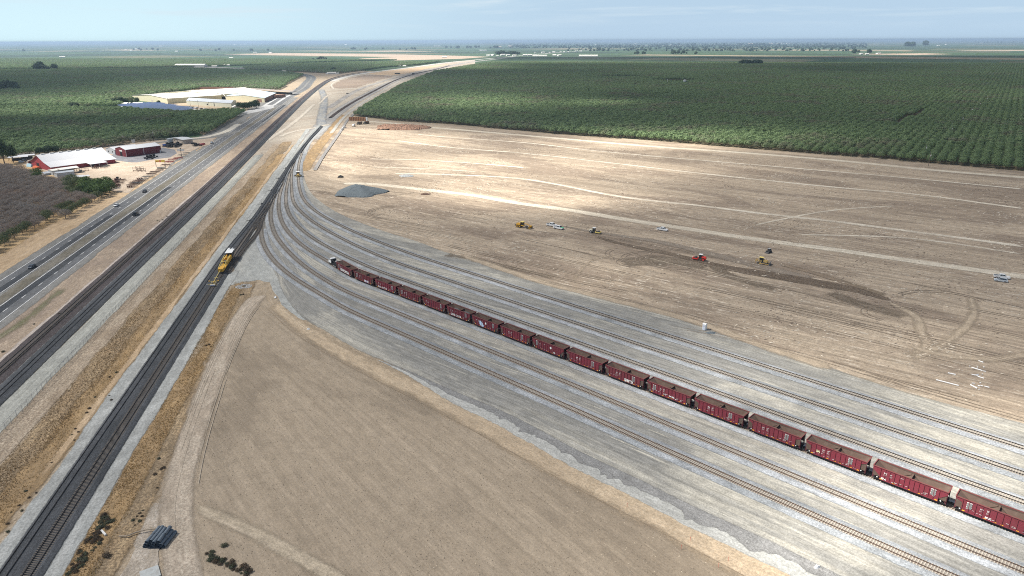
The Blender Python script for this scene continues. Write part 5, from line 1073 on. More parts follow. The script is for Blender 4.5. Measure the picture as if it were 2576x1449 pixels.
b = MB(); b.box((-2.7, 0, 1.3), (.5, 1.7, .35)); b.tube([(-2., -.5, 1.6), (-2.8, -.5, 1.9), (-3.2, -.5, 1.1)], .1); b.tube([(-2., .5, 1.6), (-2.8, .5, 1.9), (-3.2, .5, 1.1)], .1); b.tube([(-3.2, 0, 1.4), (-3.3, 0, .3), (-3.1, 0, .0)], .1); b.build('ripper', M_tany, e); MB().tube([(1.3, .2, 1.9), (1.3, .2, 2.6)], .06).build('exhaust', M_dgrey, e)
# skid steer
e = mach('skid_steer_loader', 1934, 636, R(215), 'small black tracked skid steer loader, behind the bulldozer', 'skid steer')
for y in (-.75, .75): MB().prism([(-1., .1), (1., .1), (1.2, .4), (.8, .75), (-.9, .8), (-1.2, .5)], y - .18, y + .18).build('track', M_tyre, e)
MB().loft([(-1.3, .5, 1.3, .55, .5), (.6, .4, 1.1, .55, .5)]).build('body', M_dgrey, e, bevel=.04); MB().loft([(-.7, 1.1, 1.95, .5, .48), (.5, 1.0, 1.95, .5, .45)]).build('cab', M_glass, e); MB().box((-.1, 0, 2.), (1.25, 1.1, .08)).build('cab_roof', mat('pale_roof', (.4, .41, .42)), e)
b = MB()
for y in (-.72, .72): b.tube([(-1.1, y, 1.5), (.6, y, 1.2), (1.3, y, .5)], .09)
b.build('lift_arm', M_dgrey, e); MB().prism([(1.3, .05), (2.0, .05), (1.5, .5), (1.3, .6)], -.95, .95).build('bucket', M_dgrey, e)
# ballast regulator on the yard track and tamping machine on the embankment
i6 = int(np.argmin(np.abs([proj(q[0], q[1])[1] - 446 for q in YT[6]]))); p6 = YT[6][i6]; a6 = math.atan2(*(YT[6][i6 + 2] - YT[6][i6 - 2])[::-1])
e = empty('ballast_regulator', (p6[0], p6[1], RH), a6, 'yellow ballast regulator with white roof on the outermost yard track', 'track machine')
if math.sin(a6) > 0: e.rotation_euler.z = a6 + math.pi
b = MB(); b.box((0, 0, .8), (6.2, 1.6, .4)); b.loft([(.4, 1.0, 1.8, .8, .7), (2.9, .9, 1.6, .75, .6)]); b.box((3.1, 0, .8), (.3, 3.6, .9)); b.build('body', M_tany, e); MB().loft([(-2.6, 1.0, 2.9, 1.1, 1.05), (-.2, 1., 2.9, 1.1, 1.05)]).build('cab', M_glass, e); MB().box((-1.4, 0, 3.), (2.8, 2.6, .14)).build('cab_roof', M_wht, e)
b = MB()
for s in (-1, 1): b.box((1.2, s * 2.0, .7), (2.2, .14, .9), s * .5); b.tube([(.6, s * .8, 1.8), (1.2, s * 2., 1.0)], .1)
b.build('side_plow', M_dgrey, e)
for x in (-2.3, 2.3):
    for y in (-.76, .76): wheel(e, x, y, .42, .14, rim=M_dgrey)
ptB = lambda s: PB[int(np.argmin(np.abs(PB @ HD - s)))]
sF, sR_, sT = (float(G(*q) @ HD) for q in ((561, 690), (592, 648), (537, 722))); LB = sR_ - sF; kx = LB / 10.; p = ptB((sF + sR_) / 2); e = empty('tamping_machine', (p[0], p[1], .78), HW + math.pi, 'tall yellow track tamping machine with white roof and long thin front boom', 'track machine'); e.scale = (kx, 1, 1)
b = MB(); b.box((0, 0, 1.), (10., 2.2, .5)); b.box((-1.5, -.85, 1.9), (4.4, .6, 1.3)); b.box((-1.5, .85, 1.9), (4.4, .5, 1.2)); b.box((4.4, 0, 1.45), (1.6, 2.0, 1.3)); b.loft([(3.4, 1.2, 2.1, .8, .6), (5.2, 1., 1.7, .7, .5)]); b.build('body', M_cyel, e, bevel=.03)
MB().loft([(-5., 1.2, 3.3, 1.3, 1.25), (-3.0, 1.2, 3.3, 1.3, 1.25)]).build('cab', M_glass, e)
b = MB(); b.box((-3.9, 0, 3.5), (2.7, 3.0, .14)); b.box((-5.2, -.8, 3.75), (.5, .9, .35)); b.box((-5.2, .6, 3.75), (.5, .5, .3)); b.build('cab_roof', M_wht, e)
b = MB()
for y in (-1.05, 1.05):
    b.tube([(-1.4, y, 3.4), (1.0, y, 3.1), (4.6, y, 2.1)], .11); b.tube([(-.6, y, 1.5), (.4, y, 3.2)], .08); b.tube([(2., y, 1.2), (2.6, y, 2.6)], .08); b.tube([(.4, y, 3.2), (2., y, 1.2)], .07)
for x, z in ((-.2, 3.3), (1.8, 2.9), (3.4, 2.4)): b.tube([(x, -1.05, z), (x, 1.05, z)], .08)
b.build('lifting_frame', M_lyel, e)
b = MB(); 
for y in (-.9, .9):
    for x in (.6, 1.2): b.box((x, y, .7), (.2, .3, 1.2))
b.box((.9, 0, 2.), (1., .8, .9)); b.build('tamping_unit', M_dgrey, e)
b = MB(); b.tube([(5.2, 0, 1.6), (9., 0, 1.3), (5 + (sF - sT - 1) / kx, 0, .7)], .1); b.box((9., 0, 1.25), (.1, 1.6, .08)); b.build('front_boom', M_lyel, e)
for x in (-3.6, 3.6): o = link('wheelset', whl, e); o.location = (x, 0, .46)
b = MB(); b.box((-4.9, -1.3, 1.), (.5, .5, 1.)); b.build('step', M_dgrey, e)
e = empty('measuring_trolley', (*ptB(sT + .8), .78), HW + math.pi, 'small wheeled measuring trolley at the tip of the long boom', 'rail trolley')
b = MB()
b.box((1.6, 0, .5), (.8, 1.7, .35)); b.build('equipment_box', mat('pale_box', (.5, .52, .6)), e); b = MB()
for y in (-.75, .75): b.tube([(-1.8, y, .9), (-.4, y, 1.1), (1.4, y, .7)], .06)
b.tube([(-1.8, -1.9, 1.), (-1.8, 1.9, 1.)], .06); b.tube([(-.4, -.75, 1.1), (-.4, .75, 1.1)], .06); b.tube([(1.4, -2.1, .7), (1.4, 2.1, .7)], .05); b.build('trolley_frame', M_lyel, e)
b = MB(); b.box((-1.8, -1.9, 1.1), (.45, .5, .25)); b.box((-1.8, 1.5, 1.1), (.45, .5, .25)); b.box((-.6, 0, 1.), (.6, .5, .3)); b.build('sensor_box', M_cyel, e)
b = MB()
for y in (-2.1, 2.1): b.cyl((1.4, y - .15, .7), (1.4, y + .15, .7), .2, 10)
for y in (-.76, .76):
    for x in (-1.6, 1.6): b.cyl((x, y - .05, .2), (x, y + .05, .2), .2, 10)
b.build('wheel', M_rimw, e)
# haulers and water truck by the barrels
def hauler(x, y, rz, label, cabv):
    e = mach('dump_truck', x, y, rz, label, 'dump truck')
    b = MB(); b.loft([(-4.6, 1.5, 3.1, 1.1, 1.6), (-3.4, 1.2, 3.2, 1.1, 1.6), (.4, 1.5, 3.2, 1.2, 1.6), (.9, 2.3, 3.3, 1.3, 1.6)]); b.build('dump_body', mat('rust_body', (.22, .13, .08), .7, 0, .6, (.10, .07, .05), 1.), e)
    MB().box((-1.5, 0, 1.1), (6.6, 1.0, .5)).build('chassis', M_dgrey, e)
    if cabv: MB().loft([(1.2, 1.2, 2.9, 1.1, 1.0), (2.6, 1.1, 2.7, 1.1, 1.0)]).build('cab', M_glass, e); MB().loft([(2.6, 1., 2., 1.1, 1.), (4.2, 1., 1.6, 1.1, .9)]).build('bonnet', M_dgrey, e)
    for x_ in ((-3.2, -1.6, 2.6) if cabv else (-3.2, -1.6)):
        for y_ in (-1.3, 1.3): wheel(e, x_, y_, .85, .6, rim=M_tany)
hauler(904, 313, R(250), 'brown articulated dump truck with dark cab, next to the white water truck', True); hauler(921, 312, R(245), 'brown dump truck body at the right end of the parked trucks', True)
e = mach('water_truck', 890, 318, R(262), 'small white tank truck left of the brown dump trucks', 'tank truck')
MB().cyl((-2.6, 0, 1.8), (.9, 0, 1.8), .95, 14).build('tank', M_wht, e); MB().loft([(1.1, .8, 2.5, 1., .9), (2.2, .8, 2.4, 1., .9), (3., .8, 1.5, 1., .85)]).build('cab', P_white, e); MB().box((0, 0, .8), (5.6, .9, .3)).build('chassis', M_dgrey, e)
for x_ in (-1.8, 2.2):
    for y_ in (-.9, .9): wheel(e, x_, y_, .5, .3)
# ================================================================== buildings
M_redw = mat('red_metal_wall', (.15, .02, .028), .6, 0, .3, (.15, .05, .05), .15); M_redw2 = mat('red_barn_wall', (.28, .04, .05), .7, 0, .35, (.30, .12, .11), .15)
M_wroof = mat('white_metal_roof', (.58, .59, .61), .45, .1, .25, (.60, .56, .50), .08); M_croof = mat('cream_roof', (.74, .72, .66), .5, 0, .1, (.7, .65, .55), .05); M_cwall = mat('cream_wall', (.60, .56, .40), .6, 0, .2, (.45, .40, .3), .05)
M_groof = mat('grey_roof', (.40, .43, .47), .55, .1, .5, (.55, .58, .62), .03); M_gwall = mat('grey_wall', (.42, .45, .48), .7, 0, .3, (.3, .3, .3), .2); M_twall = mat('tan_wall', (.48, .42, .36), .8, 0, .3, (.35, .3, .26), .3)
M_door = mat('dark_opening', (.012, .012, .014), .9, 0, 0); M_broof = mat('pale_blue_roof', (.56, .66, .72), .4, .1, .2, (.7, .75, .78), .03); M_brick = mat('crate_stack_brown', (.26, .15, .11), .9, 0, .6, (.15, .09, .07), .4); M_trim = mat('white_trim', (.7, .69, .66), .6)
def quadshed(name, q, ev, rg, label, cat, mw, mr, over=.5, openings=(), extra=None, brk=None, group=None):
    """four ground corners A,B,C,D; ridge from mid AB to mid CD"""
    q = np.array(q, float); c = q.mean(0); q = q - c; e = empty(name, (c[0], c[1], 0), 0, label, cat, group)
    A, B, C_, D_ = q; m0, m1 = (A + B) / 2, (C_ + D_) / 2; v = lambda p, z: (p[0], p[1], z)
    gz = rg - .05
    b = MB()
    if brk:      # broken roof pitch
        Q = lambda a, m, z=None: v(a + (m - a) * .5, brk - .05)
        b.add([v(A, 0), v(B, 0), v(B, ev), Q(B, m0), v(m0, gz), Q(A, m0), v(A, ev)], [tuple(range(7))]); b.add([v(C_, 0), v(D_, 0), v(D_, ev), Q(D_, m1), v(m1, gz), Q(C_, m1), v(C_, ev)], [tuple(range(7))])
    else:
        b.add([v(A, 0), v(B, 0), v(B, ev), v(m0, gz), v(A, ev)], [tuple(range(5))]); b.add([v(C_, 0), v(D_, 0), v(D_, ev), v(m1, gz), v(C_, ev)], [tuple(range(5))])
    b.add([v(B, 0), v(C_, 0), v(C_, ev), v(B, ev)], [(0, 1, 2, 3)]); b.add([v(D_, 0), v(A, 0), v(A, ev), v(D_, ev)], [(0, 1, 2, 3)])
    b.build('wall', mw, e)
    ax = (m1 - m0) / np.linalg.norm(m1 - m0); r0, r1 = m0 - ax * over, m1 + ax * over; b = MB()
    for (s0, s1) in ((B, C_), (A, D_)):
        d0 = (s0 - m0) / np.linalg.norm(s0 - m0); p0, p1 = s0 + d0 * over - ax * over, s1 + d0 * over + ax * over
        sl = (rg - ev) / np.linalg.norm(s0 - m0) * over
        if brk:
            n0, n1 = (p0 + r0) / 2, (p1 + r1) / 2
            for a0, a1, za, c0, c1, zc in ((p0, p1, ev, n0, n1, brk), (n0, n1, brk, r0, r1, rg)): b.add([v(a0, za), v(a1, za), v(c1, zc), v(c0, zc), v(a0, za + .16), v(a1, za + .16), v(c1, zc + .16), v(c0, zc + .16)], [(0, 1, 2, 3), (4, 5, 6, 7), (0, 1, 5, 4), (2, 3, 7, 6), (0, 3, 7, 4), (1, 2, 6, 5)])
        else: b.add([v(p0, ev - sl), v(p1, ev - sl), v(r1, rg), v(r0, rg), v(p0, ev - sl + .16), v(p1, ev - sl + .16), v(r1, rg + .16), v(r0, rg + .16)], [(0, 1, 2, 3), (4, 5, 6, 7), (0, 1, 5, 4), (2, 3, 7, 6), (0, 3, 7, 4), (1, 2, 6, 5)])
    rf = b.build('roof', mr, e)
    for (edge, t0, t1, z0, z1, nm, mm) in openings:
        s, t = {'AB': (A, B), 'BC': (B, C_), 'DA': (D_, A), 'CD': (C_, D_)}[edge]; d = t - s; nn = np.array([d[1], -d[0]]) / np.linalg.norm(d); mid = (s + t) / 2
        if nn @ mid < 0: nn = -nn
        a, b2 = s + d * t0 + nn * .06, s + d * t1 + nn * .06
        MB().add([v(a, z0), v(b2, z0), v(b2, z1), v(a, z1), v(a - nn * .1, z0), v(b2 - nn * .1, z0), v(b2 - nn * .1, z1), v(a - nn * .1, z1)], [(0, 1, 2, 3), (0, 1, 5, 4), (2, 3, 7, 6), (0, 3, 7, 4), (1, 2, 6, 5)]).build(nm, mm, e)
    return e, rf, (m0, m1, ax, rg)
def rect(K, hd, L, Dp):
    K = np.array(K, float); x = np.array([math.cos(R(hd)), math.sin(R(hd))]); y = np.array([-x[1], x[0]]); return [K + y * Dp, K, K + x * L, K + x * L + y * Dp]
poly('yard_dirt', [(96, 428), (60, 412), (80, 400), (250, 372), (360, 357), (520, 343), (545, 345), (530, 362), (480, 382), (440, 405), (400, 432), (350, 462), (318, 486), (285, 480), (240, 462), (170, 447)], .05, gmat('shed_yard', (.50, .42, .33), (.58, .50, .41), (.42, .34, .26), .1, .1, .03, (.36, .28, .21), .8), R(50), jag=1.2)
poly('yard_asphalt', [(268, 398), (288, 387), (330, 380), (410, 372), (440, 377), (444, 386), (430, 396), (385, 402), (345, 409), (330, 409), (292, 404)], .07, gmat('yard_paving', (.165, .17, .185), (.19, .195, .21), (.21, .21, .22), .1, .1, .03), R(50), jag=.3)
dstrip('dirt_path', [(-20, 393), (60, 386), (125, 379), (150, 371), (220, 362), (300, 352), (400, 350), (500, 347), (560, 334), (600, 312)], 9, .05, gmat('canal_road', (.56, .52, .44), (.62, .58, .50), None, .02, .3, soft=1.5, rag=3.))
dstrip('road', [(350, 366), (430, 355), (500, 350), (560, 342), (600, 330)], 9, .07, M_should)
dstrip('dry_ditch', [(130, 386), (200, 377), (270, 368), (310, 363)], 10, .06, gmat('brush_ground', (.13, .115, .10), (.19, .17, .15), None, .1, .3, soft=1.5, rag=4.))
poly('packing_yard', [(330, 262), (420, 262), (470, 272), (590, 286), (650, 272), (700, 244), (720, 236), (735, 240), (680, 274), (635, 284), (600, 292), (500, 290), (400, 286), (320, 275), (280, 270)], .05, gmat('pale_concrete', (.46, .46, .45), (.55, .55, .54), None, .02, .05), R(-36), jag=1.)
e, rf, (m0, m1, ax, rg) = quadshed('red_barn', rect((-349.5, 524.5), 53.7, 47, 43), 3.2, 10.6, 'long red barn with a broad white metal roof and dark sliding door in its gable', 'barn', M_redw2, M_wroof, 1.0, [('AB', .40, .49, 0, 4.2, 'door', M_door), ('AB', .36, .40, 0, 4.6, 'sliding_door', M_redw), ('BC', .62, .66, 0, 2.6, 'door', M_door), ('AB', .06, .16, 2.6, 3.6, 'window', M_door)], brk=5.9)
for i in range(7): p = m0 + ax * (4 + i * 6.3); MB().box((p[0], p[1], rg + .35), (2.8, .9, .4), R(53.7)).build('roof_vent', M_trim, rf)
ea = MB(); K2 = np.array((-349.5, 524.5)); x_ = np.array([math.cos(R(53.7)), math.sin(R(53.7))]); y_ = np.array([-x_[1], x_[0]]); o_ = K2 + x_ * 31 - y_ * 4
lean = empty('open_lean_to', (*o_, 0), R(53.7), 'open steel lean-to with pale roof against the red barn front', 'shed'); MB().box((0, 0, 3.1), (13, 8, .15), 0, 0, 0, R(4)).build('roof', M_wroof, lean)
for x in (-6, 0, 6): o = MB().box((x, -3.6, 1.5), (.3, .3, 3.)).build('post', M_trim, lean)
quadshed('metal_workshop', rect((-328.5, 592.4), 55.3, 31, 17), 6.2, 8.2, 'dark red metal workshop with white roof and white corner trims', 'workshop', M_redw, M_wroof, .25, [('AB', .42, .62, 0, 4.1, 'door', M_door), ('AB', .40, .66, 4.2, 5.4, 'sign_board', M_trim), ('BC', .955, .985, 0, 2.6, 'door', M_trim), ('BC', .0, .008, 0, 6., 'downpipe', M_trim), ('BC', .49, .5, .5, 6., 'downpipe', M_trim)])
quadshed('grey_workshop', rect((-345.5, 606), 55.3, 22, 15), 4.2, 6., 'pale grey workshop with small windows behind the red metal workshop', 'workshop', M_gwall, M_wroof, .25, [('AB', .2, .3, 1.6, 2.8, 'window', M_door), ('AB', .68, .78, 1.6, 2.8, 'window', M_door)])
quadshed('tan_garage', rect((-315, 670.5), 50, 9.5, 22), 4.1, 4.7, 'small tan garage with near flat pale roof beside the highway junction', 'garage', M_twall, M_wroof, .8, [('BC', .3, .85, 0, 3.2, 'garage_door', mat('garage_door', (.40, .33, .29), .7)), ('AB', .2, .26, 1.6, 2.6, 'window', M_door), ('AB', .45, .5, 1.6, 2.6, 'window', M_door), ('AB', .88, .93, 0, 2.2, 'door', M_door)])
o = MB().cyl((0, 0, 0), (0, 0, 4.6), 2.9, 20).cyl((0, 0, 4.6), (0, 0, 5.2), 3.0, 20, 0, .6).build('water_tank', mat('galvanised', (.42, .45, .46), .45, .5, .3)); o.location = (*G(429, 361), 0); tag(o, 'round galvanised water tank left of the small tan garage', 'water tank')
def flat_shed(x, y, L, Wd, h, hd, label, mr, group=None, mw=M_gwall, posts=True):
    p = G(x, y); e = empty('open_shed', (*p, 0), R(hd), label, 'shed', group); MB().prismx([(-Wd / 2, h), (0, h + Wd * .09), (Wd / 2, h), (Wd / 2, h - .15), (-Wd / 2, h - .15)], -L / 2, L / 2).build('roof', mr, e)
    if posts:
        for x0 in (-L / 2 + .3, L / 2 - .3):
            for y0 in (-Wd / 2 + .3, Wd / 2 - .3): MB().box((x0, y0, h / 2 - .08), (.2, .2, h - .16)).build('post', M_dgrey, e)
    else: MB().box((0, 0, h / 2 - .1), (L - .6, Wd - .6, h - .2)).build('wall', mw, e)
    MB().box((0, Wd * .2, h * .3), (L * .7, Wd * .3, h * .5)).build('stored_goods', M_dgrey, e) if posts else None
for q in [(150, 437, 12, 8, 3.4, 53, 'cream roofed open shed nearest the big barn corner', M_croof, False), (172, 436, 13, 9, 4., 53, 'cream roofed shed with a roof cowl in front of the barn', M_croof, True), (163, 443, 12, 7, 3.2, 48, 'grey flat roofed shed between the cream sheds', M_groof, False),
          (183, 456, 15, 8, 3., 46, 'pale low shed half hidden by green trees at the orchard corner', M_wroof, True), (208, 452, 9, 6, 2.6, 40, 'pale shed at the edge of the tan yard, rightmost of the low sheds', M_wroof, True), (130, 437, 12, 9, 1.4, 50, 'low grey slab roof left of the cream sheds', M_groof, False),
          (48, 403, 14, 8, 3., 30, 'pale carport roof left of the red barn', M_wroof, True), (68, 399, 12, 7, 3., 35, 'pale carport touching the left corner of the red barn', M_wroof, True)]: flat_shed(*q[:6], q[6], q[7], None, M_gwall, q[8])
for x, y, m_, l_ in ((78, 419, mat('pale_blue_tarp', (.35, .52, .60), .6), 'pale blue covered load by the orchard corner'), (93, 425, mat('orange_tarp', (.60, .15, .06), .7), 'orange tarpaulin covered heap by the orchard corner')):
    o = MB().loft([(-3.4, 0, 1.6, 1.9, 1.2), (-3., 0, 2.3, 2., 1.), (2.8, 0, 2.1, 2., 1.1), (3.4, 0, 1.2, 1.8, 1.3)]).build('covered_heap', m_, bevel=.15); o.location = (*G(x, y), 0); o.rotation_euler.z = R(-30); tag(o, l_, 'covered load')
# packing house
K4 = np.array((-543., 1126.)); hx = np.array([math.cos(R(52)), math.sin(R(52))]); hy = np.array([-hx[1], hx[0]])
quadshed('packing_shed', [K4 + hy * 118, K4, K4 + hx * 92, K4 + hx * 92 + hy * 118], 8, 11.5, 'huge cream packing shed with pale roof, its yellow gable facing the solar canopies', 'packing shed', M_cwall, M_croof, .6, [('BC', .5, .58, 1, 5.5, 'door', M_door), ('AB', .55, .6, 0, 4., 'door', M_twall)])
quadshed('packing_shed', [K4 + hy * 125 + hx * 40, K4 + hy * 8 + hx * 93, K4 + hy * 8 + hx * 178, K4 + hy * 130 + hx * 178], 8.5, 13.5, 'long white roofed packing shed standing behind and above the cream shed', 'packing shed', M_cwall, M_croof, .6, [('BC', .02, .5, 0, 5., 'loading_door', M_door)])
B4, C4 = G(666, 258), np.array((-415., 1262.)); A4 = G(569, 252.5)
quadshed('warehouse', [A4, B4, C4, A4 + (C4 - B4)], 6.8, 10., 'wide warehouse with pale blue roof and crate stacks along the highway side', 'warehouse', M_cwall, M_broof, .5, [('BC', .03, .97, .2, 6.3, 'crate_stacks', M_brick), ('AB', .82, .93, .2, 5., 'crate_stacks', M_brick)])
A3, D3 = G(582.8, 270.5), G(470, 263)
quadshed('front_warehouse', [A3, A3 + (-12, 52), D3 + (-12, 52), D3], 6, 8.4, 'low cream warehouse with patchy grey roof behind the rows of parked cars', 'warehouse', mat('pale_wall', (.56, .56, .46), .7, 0, .15), M_groof, .4, [('DA', .46, .49, 1.4, 3.4, 'window', M_door), ('DA', .62, .635, 0, 5, 'downpipe', M_dgrey)])
for i, (x, y, L, Wd) in enumerate([(700, 236, 95, 14), (655, 233, 60, 16)]): flat_shed(x, y, L, Wd, 6, -33, ['dark open canopy at the right end of the packing house', 'second dark open canopy behind the pale blue roof'][i], mat('brown_roof', (.26, .23, .21), .8))
o = MB().box((0, 0, 2.6), (26, 9, 5.2)).build('crate_stack', M_brick); o.location = (*G(700, 246), 0); o.rotation_euler.z = R(60); tag(o, 'reddish stack of wooden crates at the highway corner of the warehouse', 'crate stack')
o = MB().box((0, 0, 2.), (110, 4, 4)).build('crate_stack', M_brick); o.location = (*G(540, 224), 0); o.rotation_euler.z = R(-5); tag(o, 'long brown stack of crates behind the white packing shed roof', 'crate stack')
e = empty('dust_collector', (*G(548, 250), 0), 0, 'pale dust collector with ducts between the packing sheds', 'dust collector'); MB().cyl((0, 0, 0), (0, 0, 9), 2.2, 12).cyl((0, 0, 9), (0, 0, 12), 2.2, 12, 0, .6).build('tank', M_croof, e); MB().tube([(0, 0, 10), (8, 0, 11), (14, -3, 6), (16, -3, 1)], .8, 8).build('duct', M_croof, e)
gb = MB().box((0, 0, 1.5), (9, 8, 3)).prismx([(-4.6, 3.), (0, 5.2), (4.6, 3.)], -5., 5.)
o = gb.build('white_kiosk', M_trim); o.location = (*G(593, 274), 0); o.rotation_euler.z = R(-60); tag(o, 'small white gabled kiosk at the end of the parked cars', 'kiosk')
M_solar = mat('solar_panel', (.03, .05, .14), .3, .1, .2, (.045, .07, .17), .05, .3)
sol = np.array([G(*p) for p in [(300, 268), (345, 264), (398, 263), (440, 270), (478, 276), (490, 281), (440, 286), (400, 285), (340, 278), (300, 271)]]); hs = R(-36); sx_ = np.array([math.cos(hs), math.sin(hs)]); sy_ = np.array([-sx_[1], sx_[0]]); U = sol @ sx_; Vv = sol @ sy_; ns = 0
for v_ in np.arange(Vv.min() + 3, Vv.max(), 7.2):
    uu = np.arange(U.min(), U.max(), 2.); pts = uu[:, None] * sx_ + v_ * sy_; ins = uu[inpoly(pts, sol)]
    if len(ins) < 4: continue
    L = ins[-1] - ins[0]; c = sx_ * (ins[0] + L / 2) + sy_ * v_; e = empty('solar_canopy', (c[0], c[1], 0), hs, 'long blue solar panel canopy over the packing house car park', 'solar canopy', 'rows of blue solar canopies'); ns += 1
    MB().box((0, 0, 3.6), (L, 6.6, .14), 0, 0, 0, R(5)).build('panel', M_solar, e)
    b = MB()
    for x in np.arange(-L / 2 + 2, L / 2, 12): b.box((x, 0, 1.7), (.25, .25, 3.4))
    b.build('post', M_trim, e)
def small_car(m_):
    b = MB(); b.loft([(-2.2, .3, .9, .85, .8), (2.2, .3, .8, .85, .75)]); b.loft([(-1.6, .9, 1.3, .8, .6), (.9, .9, 1.45, .8, .62), (1.3, .85, .95, .8, .7)]); o = b.build('parked_car', m_); me = o.data; bpy.data.objects.remove(o); return me
scm = [small_car(m_) for m_ in (P_white, P_white, P_sil, P_dk, P_navy)]
for (a_, b_, n_, l_) in (((475, 271.5), (588, 281.5), 30, 'row nearest the front warehouse'), ((502, 279), (585, 287), 26, 'row farthest from the front warehouse'), ((462, 268.5), (500, 272), 8, 'short row beside the white tank')):
    A_, B_ = G(*a_), G(*b_)
    for i in range(n_):
        if r.random() < .1: continue
        p = A_ + (B_ - A_) * i / n_; o = link('parked_car', r.choice(scm)); o.location = (p[0], p[1], .1); d = B_ - A_; o.rotation_euler.z = math.atan2(d[1], d[0]) + 1.57; tag(o, 'parked car at the packing house, in the ' + l_, 'parked car', 'parked cars, ' + l_)
# far buildings: small gabled sheds
def far_me(L, Wd, h, mw, mr):
    b = MB(); b.box((0, 0, h / 2), (L, Wd, h)); b.prismx([(-Wd / 2 - .3, h), (0, h + Wd * .16), (Wd / 2 + .3, h)], -L / 2 - .3, L / 2 + .3, 1); o = b.build('farm_building', [mw, mr]); me = o.data; bpy.data.objects.remove(o); return me
FM = {'s': far_me(16, 11, 4, M_trim, M_croof), 'm': far_me(34, 16, 5, M_trim, M_croof), 'l': far_me(110, 26, 7, M_trim, M_croof), 'b': far_me(60, 40, 10, M_twall, M_twall)}
def FB(x, y, k, sc, label, group=None, hd=0., name='farm_building'):
    o = link(name, FM[k]); o.location = (*G(x, y), 0); o.rotation_euler.z = R(hd); o.scale = (sc, sc, sc); tag(o, label, 'farm building', group)
FB(1480, 142.8, 'l', 1., 'long white shed standing alone at the far edge of the right orchard', hd=-4); FB(1358, 142, 'l', .8, 'long pale shed left of the long white shed, among low houses', hd=-4)
for x in (1226, 1236, 1248, 1262, 1275, 1291, 1318, 1330, 1392, 1404): FB(x + 3, 140.5 + r.uniform(-1, 1.2), 's', r.uniform(1., 1.8), 'small white house where the railway meets the far road', 'houses where railway and road meet', r.uniform(-40, 40))
for x in range(1410, 1530, 14): FB(x - 60 + r.uniform(-5, 5), 134 - (x - 1410) * .04, 's', r.uniform(.8, 1.6), 'small white building along the far road', 'white buildings along the far road', r.uniform(-20, 20))
for x, y, k_, s in [(148, 106.9, 'l', .9), (134, 107.2, 'm', 1.5), (193, 112, 'm', 1.), (404, 117.3, 'm', 1.4), (592, 112.4, 'l', 1.), (612, 112, 'l', 1.3), (634, 111.5, 'l', 1.), (660, 111, 'l', .8), (317, 125, 'm', .8), (343, 122.6, 'm', .9), (510, 122, 's', 1.5), (1215, 127.7, 'l', .7), (1256, 119, 'b', 1.), (1283, 118, 'b', 1.1), (1100, 117, 'l', 1.), (1600, 112, 'l', 1.2), (1500, 113, 'm', 1.5), (870, 113, 'm', 2), (930, 115, 'm', 2),
                   (1888, 111.6, 'b', 1.4), (1940, 110.8, 'b', 1.3), (1962, 110.2, 'l', 1.6), (1985, 110, 'l', 1.2), (1740, 112.5, 'm', 1.6), (1800, 112, 'm', 1.6), (1690, 113.5, 'm', 1.4), (2100, 113, 'm', 1.5), (2380, 113, 's', 2), (2360, 116, 's', 2)]: FB(x, y, k_, s, 'pale building far out near the horizon', 'pale buildings near the horizon', r.uniform(-15, 15))
for x, y, k_, s in [(157, 144.7, 'm', .9), (330, 127.8, 'm', .8), (380, 129, 'm', .6), (445, 130, 'm', 1.), (642, 133.7, 's', 1.6), (681, 134, 's', 1.5), (582, 146.6, 'm', .7), (1118, 144.7, 'm', .8), (2166, 136.7, 's', 1.4), (2181, 137, 's', 1.3), (2210, 135.8, 'm', 1.), (165, 180, 's', .7), (808, 153.5, 's', .8)]: FB(x, y, k_, s, 'lone white farm building amid distant orchards', 'lone white farm buildings in the distance', r.uniform(-30, 30))
FB(481, 168.6, 'l', 1.05, 'long low white building at the far highway junction', hd=-3); FB(569, 166.5, 'm', .9, 'pale shed at the right end of the far highway junction', hd=5); FB(540, 168, 'm', .6, 'low shed in the middle of the far junction yard')
FB(834, 186, 'm', .75, 'round roofed white house beside the rail curve', hd=10); FB(848, 186.5, 's', .7, 'small white shed right of the round roofed house'); FB(823, 186.5, 's', .5, 'smallest white shed left of the round roofed house'); FB(715, 182, 's', .9, 'white shed beside the highway bend', hd=-15)
for x in (975, 990, 1003, 1018): FB(x, 167.3 + r.uniform(-.4, .4), 's', .8, 'white shed in the yard beside the distant track', 'white sheds beside the distant track', r.uniform(-10, 30))
for x, y in ((138, 273), (150, 274.5), (165, 273), (205, 267), (215, 268), (312, 266), (322, 265.5), (348, 265), (360, 265)): FB(x, y, 's', r.uniform(.5, .9), 'low white roof of the small farmyard in the left orchard', 'white roofs of the small farmyard', r.uniform(-20, 20))
e = empty('pump_station', (*G(1722, 213), 0), 0, 'silver water tank and white pump sheds in a clearing of the right orchard', 'pump station')
MB().cyl((0, 0, 0), (0, 0, 9), 3.6, 16).cyl((0, 0, 9), (0, 0, 11), 3.7, 16, 0, .5).build('tank', mat('galvanised_tank', (.5, .53, .55), .4, .4, .2), e); b = MB(); b.box((-10, 0, 1.6), (12, 5, 3.2)); b.box((10, 0, 1.2), (5, 3, 2.4)); b.box((-44, 0, .8), (24, 5, 1.6)); b.box((-62, 2, 2), (3, 3, 4)); b.build('pump_shed', M_trim, e); MB().cyl((-38, 0, 0), (-38, 0, 12), .35, 6).build('pole', M_trim, e)
